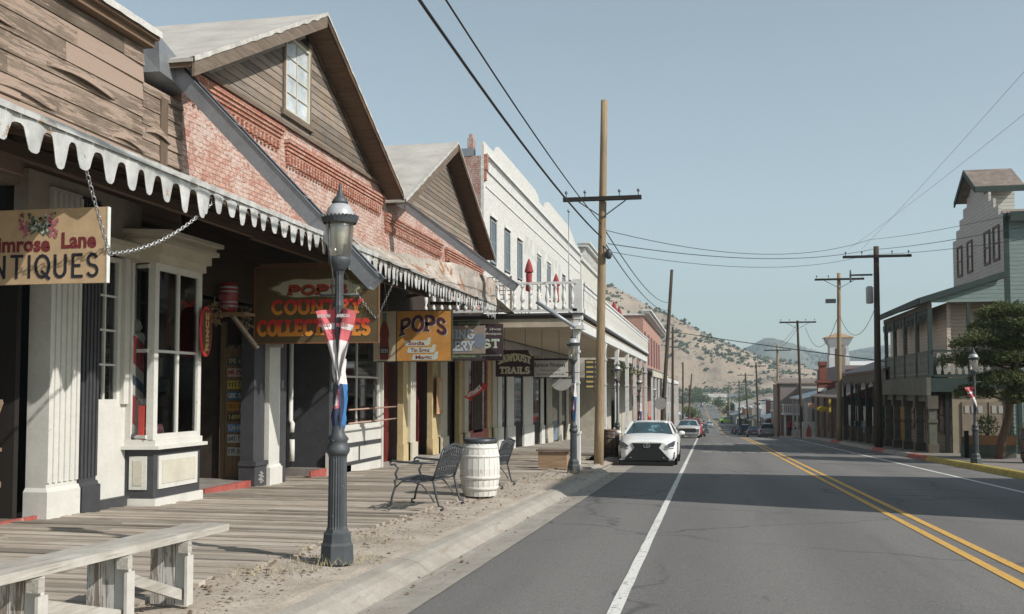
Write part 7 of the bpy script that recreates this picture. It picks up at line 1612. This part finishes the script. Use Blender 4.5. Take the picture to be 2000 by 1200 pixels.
# near side balcony rail with pale fretwork
MB().box((8.9,Ya-.02,3.0),(Xf-.5,Ya+.05,3.08)).build('side_rail', GT, g); MB().box((8.9,Ya-.02,2.0),(Xf-.5,Ya+.05,2.08)).build('side_rail', GT, g)
for i in range(8): u = 9.05+i*.26; MB().prism([(u+c_[0],Ya,2.1+c_[1]) for c_ in ((0,0),(.12,0),(.16,.25),(.1,.4),(.17,.6),(.12,.85),(0,.85),(-.04,.6),(.02,.4),(-.04,.25))], (0,.03,0)).build('fret_baluster', paint('fret_pale', (.26,.27,.24), .8), g)
MB().box((10.2,Ya+.0,1.98),(10.3,Ya+.08,4.97)).build('porch_post', GT, g)
# ground floor inner wall with windows and doors, near end with tan double doors
IW = lap('inner_tan_siding', (.30,.25,.19), .16); MB().box((9.9,Ya+.35,zb-.3),(10.1,Yb+2,1.6)).build('ground_wall', IW, g)
for a in (43.1, 45.0, 47.2, 49.3, 51.2): fw_neg(g, 9.899, a, a+1.1, -.4, 1.2, WTR, WGL)
for a in (44.5, 46.6, 48.8, 50.8): MB().box((9.86,a,zb),(9.897,a+.14,1.6)).build('pilaster', paint('pale_pink_trim', (.42,.30,.25), .7), g)
MB().box((9.35,Ya+.12,zb),(9.5,Ya+.3,1.6)).build('corner_post', BLACK, g)
TD = paint('tan_door_paint', (.27,.225,.165), .75, .12, 3)
MB().box((9.6,Ya+.1,zb),(12.0,Ya+.3,1.5)).build('tan_wall', TD, g)
for x in (9.95, 10.95): d_ = MB().box((x,Ya+.05,bz(42)),(x+.93,Ya+.099,1.0)).build('door', paint('tan_door_leaf', (.22,.18,.135), .7, .12, 4), g); 
for x in (10.05, 10.3, 10.55, 11.05, 11.3, 11.55): MB().box((x,Ya+.03,.55),(x+.16,Ya+.049,.85)).build('door_glass', paint('pale_pane', (.38,.37,.34), .3), g)
MB().box((12.0,Ya-.04,zb),(12.14,Ya,5)).build('trim_board', GT, g)
w_ = frame_window(g, Ya-.002, 12.35, 14.2, -.6, 1.05, 2, 1, .1, GT, paint('flowered_glass', (.10,.12,.14), .2, .4, 5, (.35,.38,.42), .1, spec=.7), face='Y')
# ---- off-frame neighbour that shades the road: a real clapboard building
nb = thing('clapboard_shop', 'plain green clapboard shop with flat cornice just outside the right edge', 'shop', (16, 17, bz(17)))
MB().box((9.6,13.6,-1.5),(24,21.4,9.55)).build('wall', GRN, nb); MB().box((9.4,13.4,9.55),(24.2,21.6,9.75)).build('cornice', GT, nb)
for a in (14.2,16.6,18.8): fw_neg(nb, 9.6, a, a+1.1, 3.5, 5.5, WTR, WGL); fw_neg(nb, 9.6, a, a+1.6, .4, 2.2, WTR, WGL)
# ---- pine tree
def leafm(name, a, b, tr=.25):
    n = N(name); c = n.mix(n.isl, a, b); n.fin(c, .8, .15); d = n.n('ShaderNodeBsdfTranslucent'); n.l(c, d.inputs[0]); mx = n.n('ShaderNodeMixShader'); mx.inputs[0].default_value = tr
    n.l(n.b.outputs[0], mx.inputs[1]); n.l(d.outputs[0], mx.inputs[2]); n.l(mx.outputs[0], n.out.inputs[0]); return n.m
PINE = leafm('pine_needles', (.05,.075,.03), (.20,.215,.095)); LEAF = leafm('shrub_leaves', (.05,.08,.03), (.14,.17,.07)); BARK = wood('bark', (.09,.06,.045), (.18,.12,.09), 'Z', isl=0)
tr = thing('pine_tree', 'spreading pine with flat layered dark green foliage in front of the green building', 'tree', (9.9, 36.6, bz(36.6)))
tb = bz(36.6); m = MB(); m.tube([(9.75,36.6,tb-.1),(9.85,36.6,tb+.6),(10.1,36.6,tb+1.5),(10.15,36.5,tb+2.6),(10.3,36.4,tb+3.9),(10.3,36.4,tb+4.8)], [.17,.14,.13,.11,.07,.03], 10)
pr = random.Random(12); pads = []
for k in range(40):
    a = pr.random()*6.28; z = tb+2.35+[0,.55,1.15,1.75,2.3,2.75][k % 6]; rad = 1.95*(1-.35*((z-tb-2.5)/2.8)**2)*pr.uniform(.45,1.0); c = Vector((10.6+math.cos(a)*rad, 36.4+math.sin(a)*rad*.9, z+pr.uniform(-.1,.1))); pads.append((c, pr.uniform(.6,1.0)))
    m.tube([(10.2,36.45,z-.45),(10.2+(c.x-10.2)*.5,36.45+(c.y-36.45)*.5,z-.25),tuple(c)], [.055,.035,.012], 6)
m.build('trunk', BARK, tr); m = MB()
for c, s_ in pads:
    for q in range(560):
        a = pr.random()*6.28; rr_ = s_*math.sqrt(pr.random()); p = c+Vector((math.cos(a)*rr_, math.sin(a)*rr_, pr.gauss(0,.09)-.2*(rr_/s_)**2))
        d = Vector((math.cos(a)+pr.gauss(0,.5), math.sin(a)+pr.gauss(0,.5), pr.uniform(.1,.9))).normalized(); 
        for _ in range(4):
            dd = (d+Vector((pr.gauss(0,.45),pr.gauss(0,.45),pr.gauss(0,.4)))).normalized()*pr.uniform(.09,.17); sd_ = dd.cross(Vector((pr.gauss(0,1),pr.gauss(0,1),1))).normalized()*.019; m.add([p-sd_, p+sd_, p+dd], [(0,1,2)])
m.build('crown', PINE, tr, fixn=False)
def shrub(name, lb, x, y, z, r_, h, n_=700, mat=None, cat='plant', group=None, parent=None):
    m = MB(); q = random.Random(int(x*10)); st = MB()
    for k in range(9): a = q.random()*6.28; st.tube([(x,y,z),(x+math.cos(a)*r_*.6,y+math.sin(a)*r_*.6,z+h*q.uniform(.5,.9))], [.012,.004], 4)
    root = thing(name, lb, cat, (x,y,z), group); st.build('stems', BARK, root)
    for k in range(n_):
        a = q.random()*6.28; rr_ = r_*q.random()**.5; t = q.random(); p = Vector((x+math.cos(a)*rr_*(1.1-.5*t), y+math.sin(a)*rr_*(1.1-.5*t), z+h*t*(1-.2*rr_/r_)))
        d = Vector((q.gauss(0,1),q.gauss(0,1),q.gauss(.5,1))).normalized()*.07; s_ = d.cross(Vector((q.gauss(0,1),1,q.gauss(0,1)))).normalized()*.022; m.add([p, p+d*.5+s_, p+d, p+d*.5-s_], [(0,1,2,3)])
    m.build('foliage', mat or LEAF, root, fixn=False); return root
pl = thing('planter_box', 'low orange brown wooden planter box between the lamp post and pine trunk', 'planter', (9.4, 38, bz(38)))
m = MB(); zz = bz(38); m.box((8.9,37.6,zz+.45),(10.6,37.66,zz+.78)); m.build('top_board', paint('orange_board', (.30,.16,.08), .8, .2, 3), pl); MB().box((8.92,37.61,zz),(10.58,38.3,zz+.45)).build('box', paint('green_grey_board', (.10,.11,.09), .8, .2, 3), pl); MB().box((8.95,37.67,zz+.451),(10.55,38.3,zz+.7)).build('soil', MATS['dry_soil'], pl)
MB().box((8.85,37.4,zz),(8.99,37.52,zz+.95)).build('corner_stake', BLACK, pl)
shrub('potted_shrub', 'round leafy shrub growing in the wooden planter box', 9.75, 38., bz(38)+.7, .5, .85); shrub('potted_shrub', 'bright leafy shrub growing in the dark barrel planter at the right edge', 10.05, 33.4, bz(33.4)+1.0, .55, .6, 600)
shrub('leafy_vine', 'pale green vine climbing beside the pine trunk', 10.55, 38.2, bz(38)+.3, .2, 2.2, 300)
# ---- arcade building beyond
ar = thing('arcade_building', 'low dark building with arched wooden arcade and sloping metal roof beyond the green building', 'building', (10, 59, bz(59)))
MB().box((12.2,52,-3),(19,68,3.9)).build('wall', paint('brown_maroon_wall', (.13,.09,.075), .8, .2, 1.5), ar)
MB().prism([(8.5,51.4,2.42),(12.2,51.4,3.75),(12.2,51.4,3.85),(8.5,51.4,2.52)], (0,16.9,0)).build('arcade_roof', paint('dark_metal_roof', (.06,.055,.055), .6), ar)
MB().box((8.62,51.4,1.95),(8.74,68.3,2.40)).build('arcade_beam', BT, ar); MB().box((8.6,51.4,1.95),(12.2,51.5,2.4)).build('arcade_beam', BT, ar)
ysx = [52.6, 55.2, 57.8, 60.6, 63.6, 66.8]
for y in ysx: MB().box((8.6,y-.08,bz(y)+.9),(8.76,y+.08,1.95)).build('arcade_post', GT, ar); MB().box((8.55,y-.15,bz(y)-.4),(8.82,y+.15,bz(y)+.9)).build('post_plinth', BT, ar)
for a, b in zip(ysx, ysx[1:]):
    c0 = (a+b)/2; hw = (b-a)/2-.08; pts = [(8.64,c0-hw,1.96)]+[(8.64,c0+hw*math.cos(R(180-t*15)),1.55+.36*math.sin(R(t*15))) for t in range(13)]+[(8.64,c0+hw,1.96)]
    m = MB(); 
    for p, q_ in zip(pts[1:-1], pts[2:-1]): m.add([(8.64,p[1],1.95),(8.64,q_[1],1.95),q_,p,(8.7,p[1],1.95),(8.7,q_[1],1.95),(8.7,q_[1],q_[2]),(8.7,p[1],p[2])], [(0,1,2,3),(4,7,6,5),(3,2,6,7)])
    m.build('arch', BT, ar)
for k, (a, c_) in enumerate(((53,(.05,.10,.08)),(57,(.42,.38,.30)),(60.5,(.05,.10,.08)),(63.5,(.45,.40,.32)),(66.2,(.50,.24,.05)))): MB().box((12.15,a,-2),(12.19,a+1.4,.9)).build('shop_door', paint('arcade_door%d' % k, c_, .7), ar)
MB().box((12.13,52.4,1.1),(12.19,67.6,1.9)).build('sign_band', paint('arcade_band', (.45,.42,.37), .8), ar)
MB().box((8.9,52,-1.75),(9.0,66,-1.0)).build('porch_rail', BT, ar)
# ---- shops A, B, C on the right
sA = thing('red_brick_shop', 'dark red brick shop with square chimney and white name board, left of the white tower', 'shop', (9.2, 78, bz(78)))
BRD = brick('deep_red_brick', (.20,.065,.045), (.25,.09,.06), (.18,.11,.09), bump=.3)
MB().box((11.5,69.5,-4),(20,88,3.2)).build('wall', BRD, sA); x_ = aY(1595,750,88)[0]; x2 = aY(1627,750,88)[0]
MB().box((x_,86.5,1),(x2,87.9,zY(745,1610,87))).build('raised_gable', BRD, sA); MB().box((x_-.15,86.4,zY(748,1610,87)),(x2+.15,88,zY(744,1610,87))).build('gable_coping', BRD, sA)
MB().box((aY(1600,720,87)[0],86.8,zY(744,1610,87)),(aY(1614,720,87)[0],87.6,zY(709,1605,87))).build('chimney', BRD, sA); MB().box((aY(1599,720,87)[0],86.7,zY(714,1605,87)),(aY(1615,720,87)[0],87.7,zY(709,1605,87)+.1)).build('chimney_cap', BRD, sA)
MB().box((aY(1598,770,86.3)[0],86.3,zY(765,1605,86.3)),(aY(1615,770,86.3)[0],86.38,zY(758,1605,86.3))).build('name_board', LWHT, sA)
MB().prism([(8.6,69.6,.9),(11.5,69.6,2.0),(11.5,69.6,2.1),(8.6,69.6,1.0)], (0,18,0)).build('porch_roof', SHG, sA)
for y in (70,74.5,79,83.5,87.3): MB().box((8.7,y-.09,bz(y)-.4),(8.86,y+.09,1.0)).build('porch_post', BROWNW, sA)
MB().box((11.44,71,-3),(11.49,87,.9)).build('shop_front', DARKIN, sA)
for a in (72,76,80,84): MB().box((11.38,a,-1.6),(11.43,a+1.6,.3)).build('shop_window', WGL, sA)
m = MB(); cc = aY(1606,799,72); m.prism([(cc[0]+.36*math.cos(t*.3927),72,cc[2]+.2*math.sin(t*.3927)) for t in range(16)], (0,.05,0)); o = tag(m.build('oval_sign', paint('mustard_sign', (.42,.29,.03), .6)), 'yellow oval sign hanging under the porch of the red brick shop', 'sign')
cc = aY(1621,793,70); tag(MB().box((cc[0]-.07,70,cc[2]-.45),(cc[0]+.07,70.04,cc[2]+.45)).build('upright_sign', paint('yellow_sign', (.50,.36,.06), .6)), 'narrow yellow upright sign right of the oval sign', 'sign')
cc = aY(1586,793,80); tag(MB().box((cc[0]-.3,80,cc[2]-.22),(cc[0]+.3,80.04,cc[2]+.22)).build('small_sign', paint('peach_sign', (.5,.3,.24), .6)), 'small pale pink sign left of the yellow oval sign', 'sign')
o = tag(MB().box((8.95,71.5,bz(71.5)),(9.8,71.9,bz(71.5)+1.1)).build('sidewalk_cabinet', paint('pale_cabinet', (.42,.41,.38), .7)), 'pale box cabinet with red figure, at the kerb beside the T armed pole', 'cabinet'); o.location.x = aY(1580,850,71.5)[0]; MB().prism([(o.location.x-.18,71.49,bz(71.5)+.1),(o.location.x+.15,71.49,bz(71.5)+.1),(o.location.x+.15,71.49,bz(71.5)+.6),(o.location.x-.02,71.49,bz(71.5)+.95),(o.location.x-.15,71.49,bz(71.5)+.6)], (0,-.02,0)).build('red_figure', REDP, o)
o = tag(MB().box((9.0,66.9,bz(67)+.1),(10.1,66.94,bz(67)+1.2)).build('poster_board', paint('poster_blue_white', (.42,.47,.5), .7, .3, 3, (.15,.25,.35), .1)), 'pale blue and white poster board on the railing left of the second large pole', 'poster')
m = MB()
for k in range(22): x = 8.95+k*.13; m.box((x,68.3,bz(68)-.1),(x+.05,68.35,bz(68)+.85))
m.box((8.9,68.28,bz(68)+.8),(11.8,68.36,bz(68)+.88)); tag(m.build('wood_railing', BROWNW), 'brown wooden picket railing between the arcade and the red brick shop', 'railing')
sB = thing('blue_awning_shop', 'grey shop with pale blue metal awning on white posts, left of the red brick shop', 'shop', (9.3, 98, bz(98)))
MB().box((11.3,88.5,-5),(22,108,3.6)).build('wall', paint('mauve_grey_wall', (.22,.19,.19), .8, .1, 1), sB)
MB().prism([(8.1,88.6,.65),(11.3,88.6,1.55),(11.3,88.6,1.65),(8.1,88.6,.8)], (0,14,0)).build('awning', paint('pale_blue_metal', (.40,.47,.50), .4, .1, 2, metal=.2), sB)
for y in (89,93.5,98,102.3): MB().box((8.3,y-.1,bz(y)-.5),(8.48,y+.1,.7)).build('awning_post', WH2, sB); MB().box((8.22,y-.18,bz(y)-.5),(8.56,y+.18,bz(y)+.6)).build('post_base', WH2, sB)
for a in (90,94,98,103): MB().box((11.24,a,-2.4),(11.29,a+2,-.1)).build('shop_window', WGL, sB)
m = MB(); m.box((11.28,88.6,3.6),(11.6,90.5,4.6)); m.box((11.28,91,3.6),(11.6,93,5.2)); m.box((11.28,90.5,3.6),(11.6,91,4.0)); m.build('false_front_boards', GREYW, sB)
sC = thing('white_balcony_shop', 'white shop with baluster balcony over the pavement, behind the silver vehicle', 'shop', (9, 118, bz(118)))
MB().box((9.8,109,-6),(18,131,1.9)).build('wall', paint('white_shop_wall', (.48,.47,.44), .8, .1, 1), sC); MB().box((7.9,109,-1.15),(9.8,131,-.95)).build('balcony_deck', WH2, sC)
for k in range(5): y = 109.3+k*5.3; MB().box((8.0,y-.12,rz(y)),(8.2,y+.12,-1.15)).build('balcony_post', WH2, sC)
MB().box((7.95,109,-.1),(8.05,131,0.02)).build('balcony_rail', WH2, sC)
for k in range(40): MB().box((7.97,109.3+k*.55,-.95),(8.03,109.3+k*.55+.12,-.1)).build('baluster', WH2, sC)
for k in range(9): MB().box((8.1+k*.2,109.0,-.95),(8.16+k*.2,109.06,-.1)).build('baluster', WH2, sC)
MB().box((8.0,109.0,-.1),(9.8,109.08,.02)).build('balcony_rail', WH2, sC); MB().box((9.75,112,-4),(9.79,128,-1.7)).build('shop_front', DARKIN, sC)
# tower with flared top and the large white building behind
tw = thing('white_tower', 'white tower with flared top and tan pyramid roof rising behind the pole on the right', 'tower', (0,0,0))
Yt = 128.; cx = aY(1637,700,Yt)[0]; sc = Yt*.983/1944*1.02; zt_ = lambda py: zY(py, 1637, Yt)
def sqr(m, prof, mi=0):
    o = len(m.v)
    for hw, z in prof: m.v += [(cx-hw,Yt-hw,z),(cx+hw,Yt-hw,z),(cx+hw,Yt+hw,z),(cx-hw,Yt+hw,z)]
    for i in range(len(prof)-1):
        for j in range(4): m.f.append([o+i*4+j, o+i*4+(j+1) % 4, o+i*4+4+(j+1) % 4, o+i*4+4+j]); m.m.append(0); m.smooth.append(False)
    m.f.append([o,o+3,o+2,o+1]); m.f.append([o+len(prof)*4-4+j for j in range(4)]); m.m += [0,0]; m.smooth += [False,False]; return m
PW = paint('pale_tower_white', (.44,.45,.45), .8, .06, .6)
sqr(MB(), [(1.25,-4),(1.2,zt_(700)),(1.1,zt_(690)),(1.1,zt_(676)),(1.5,zt_(665)),(1.52,zt_(661))]).build('tower_wall', PW, tw); sqr(MB(), [(1.72,zt_(661)),(1.7,zt_(660)),(.1,zt_(650))]).build('pyramid_roof', paint('tan_shingles', (.36,.24,.14), .85, .2, 2), tw)
m = MB(); m.prism([(cx+.3+.5*math.cos(R(t*20)),Yt-1.14,zt_(684)+.55*math.sin(R(t*20))) for t in range(10)]+[(cx-.2,Yt-1.14,zt_(694)),(cx+.8,Yt-1.14,zt_(694))], (0,-.03,0)); m.build('arched_opening', paint('tower_shadow_opening', (.2,.2,.2), .8), tw)
wb = thing('white_hall', 'large plain white hall with pale sloping roof behind the arcade', 'building', (22, 130, -4))
xa = aY(1622,760,125)[0]; xb = aY(1740,760,125)[0]
MB().box((xa,125,-8),(xb+12,150,zY(736,1680,125))).build('wall', PW, wb); MB().prism([(xa,124.8,zY(736,1680,125)),(xb+12,124.8,zY(736,1680,125)),(xb+12,132,zY(708,1680,132)),(xa+1.5,132,zY(708,1680,132))], (0,.0,.15)).build('roof', paint('pale_hall_roof', (.56,.555,.54), .6, .05, .5), wb)
lg = thing('brown_shed', 'long grey brown shed roofline left of the brick chimney', 'shed', (14,118,-3))
xa = aY(1500,770,112)[0]; xb = aY(1596,770,112)[0]; MB().box((xa+1.3,112,-6),(xb,124,zY(750,1550,112))).build('wall', paint('grey_brown_shed', (.24,.21,.20), .85, .1, .6), lg); MB().prism([(xa+.8,111.8,zY(750,1550,112)),(xb+.3,111.8,zY(750,1550,112)),(xb+.3,118,zY(745,1550,118)+.2),(xa+.8,118,zY(745,1550,118)+.2)], (0,0,.12)).build('roof', SHG, lg)
# far right shops in a row
rr = random.Random(14); y = 133; lbs = ['cream shop with awning beyond the white balcony shop','dark brick shop third in the far right row','pale blue grey shop fourth in the far right row','white two storey shop fifth in the far right row','tan shop sixth in the far right row','rust red shop seventh in the far right row','white shed eighth in the far right row','small grey house near the foot of the far road','small white house last on the right before the hill']
cols2 = [(.48,.45,.38),(.22,.10,.08),(.42,.46,.48),(.55,.54,.51),(.38,.31,.23),(.30,.13,.09),(.52,.52,.50),(.33,.31,.29),(.55,.55,.52)]
for k in range(9):
    w = rr.uniform(15, 24); h = rr.uniform(3.4, 5.2)+(1.8 if k in (1, 3) else 0); X = 8.6+rr.random()*1.6+rx(y); zb = rz(y+w/2)
    bb = thing('false_front_shop', lbs[k], 'shop', (X, y+w/2, zb), 'shops down the right side'); mt = BRD if k == 1 else paint('rshop%d' % k, cols2[k], .8, .15, .8)
    MB().box((X, y, zb-3), (X+10, y+w, zb+h)).build('wall', mt, bb); MB().box((X-.2, y-.15, zb+h), (X+.3, y+w+.1, zb+h+.3)).build('cornice', WH2 if k % 3 else BT, bb)
    MB().prism([(X,y,zb+3.0),(X-2.2,y,zb+2.55),(X-2.2,y,zb+2.7),(X,y,zb+3.2)], (0,w,0)).build('porch_roof', [MATS['pale_blue_metal'], ROOFG, SHG][k % 3], bb)
    MB().prism([(X+.3,y+.2,zb+h),(X+9.8,y+.2,zb+h),(X+5,y+.2,zb+h+1.5)], (0,w-.4,0)).build('roof', [ROOFG, GALV, SHG][(k+1) % 3], bb)
    for j in range(5): yy = y+.4+j*(w-.8)/4; MB().box((X-2.1, yy-.1, zb-1), (X-1.95, yy+.1, zb+2.6)).build('porch_post', WH2 if k % 2 else BT, bb)
    for j in range(3): yy = y+1.5+j*(w-4)/3; fw_neg(bb, X, yy, yy+1.8, zb+.7, zb+2.3, CREAM, WGL)
    y += w+rr.uniform(1, 8)
# scattered houses and trees at the foot of the hills
hr = random.Random(31); hl = ['small white house high above the far road','grey roofed cottage near the far road on its right','tan cottage at the foot of the hill right of the road','blue grey house behind the far shops','brown cabin above the far shops','long pale shed right of the far road']
for k, (px, D, w, h) in enumerate(((1392,560,14,5),(1412,520,11,4),(1432,480,12,5),(1452,430,14,5),(1470,380,11,4),(1440,600,22,4))):
    x, y = pol(px, D); z = rz(y)-.5+(1.5 if k in (0,5) else 0); bb = thing('cottage', hl[k], 'house', (x,y,z), 'houses at the foot of the hill')
    MB().box((x-w/2,y,z-3),(x+w/2,y+7,z+h*.62)).build('wall', paint('cott%d' % k, [(.52,.52,.5),(.35,.33,.31),(.42,.35,.27),(.35,.4,.43),(.25,.17,.12),(.5,.5,.48)][k], .8), bb)
    MB().prism([(x-w/2-.5,y-.3,z+h*.62),(x+w/2+.5,y-.3,z+h*.62),(x+w/2+.5,y+3.5,z+h),(x-w/2-.5,y+3.5,z+h)], (0,0,.2)).build('roof', [ROOFG,SHG,GALV][k % 3], bb)
    MB().box((x-w*.3,y-.02,z+.8),(x-w*.15,y,z+2)).build('window', WGL, bb)
TL = leafm('broad_leaves', (.05,.085,.03), (.13,.16,.06))
tl = ['leafy green tree beside the far road at the foot of the hill','rounded green tree among the far left shops','dark tree behind the far right shops','small green tree right of the far road','bushy tree behind the small houses','tree at the left edge of the far road bend','dark pine between the far houses']
for k, (px, D, h, r_) in enumerate(((1368,520,9,5),(1352,210,6,2.6),(1428,330,7,3.4),(1402,470,7,4),(1458,450,8,4.5),(1362,600,8,5),(1444,400,7,3))):
    x, y = pol(px, D); z = rz(y)-.6; t_ = thing('leafy_tree', tl[k], 'tree', (x,y,z), 'trees at the end of the street'); MB().tube([(x,y,z-1),(x+.2,y,z+h*.3),(x+.1,y,z+h*.7)], [r_*.1,r_*.07,r_*.02], 6).build('trunk', BARK, t_); m = MB()
    cl = [(Vector((x+hr.gauss(0,.45)*r_, y+hr.gauss(0,.45)*r_, z+h*hr.uniform(.35,.9))), r_*hr.uniform(.3,.5)) for _ in range(14)]
    for c, s_ in cl:
        for q in range(60): p = c+Vector((hr.gauss(0,.5),hr.gauss(0,.5),hr.gauss(0,.4)))*s_; d = Vector((hr.gauss(0,1),hr.gauss(0,1),hr.gauss(0,1))).normalized()*s_*.28; e = d.cross(Vector((hr.gauss(0,1),1,0))).normalized()*s_*.16; m.add([p-e,p+e,p+d], [(0,1,2)])
    m.build('crown', TL, t_, fixn=False)
# ================================================= HAZE
n = N('haze_air'); vol = n.n('ShaderNodeVolumePrincipled'); vol.inputs['Color'].default_value = (.72,.88,.95,1); vol.inputs['Density'].default_value = .00032; vol.inputs['Anisotropy'].default_value = .2
for l in list(n.out.inputs[0].links): n.t.links.remove(l)
n.l(vol.outputs[0], n.out.inputs['Volume'])
HZ = True
if HZ: tag(MB().box((-2600,-70,-62),(2600,3600,330)).build('haze', n.m), 'pale haze between the viewer and the far hills', 'haze', kind='stuff')
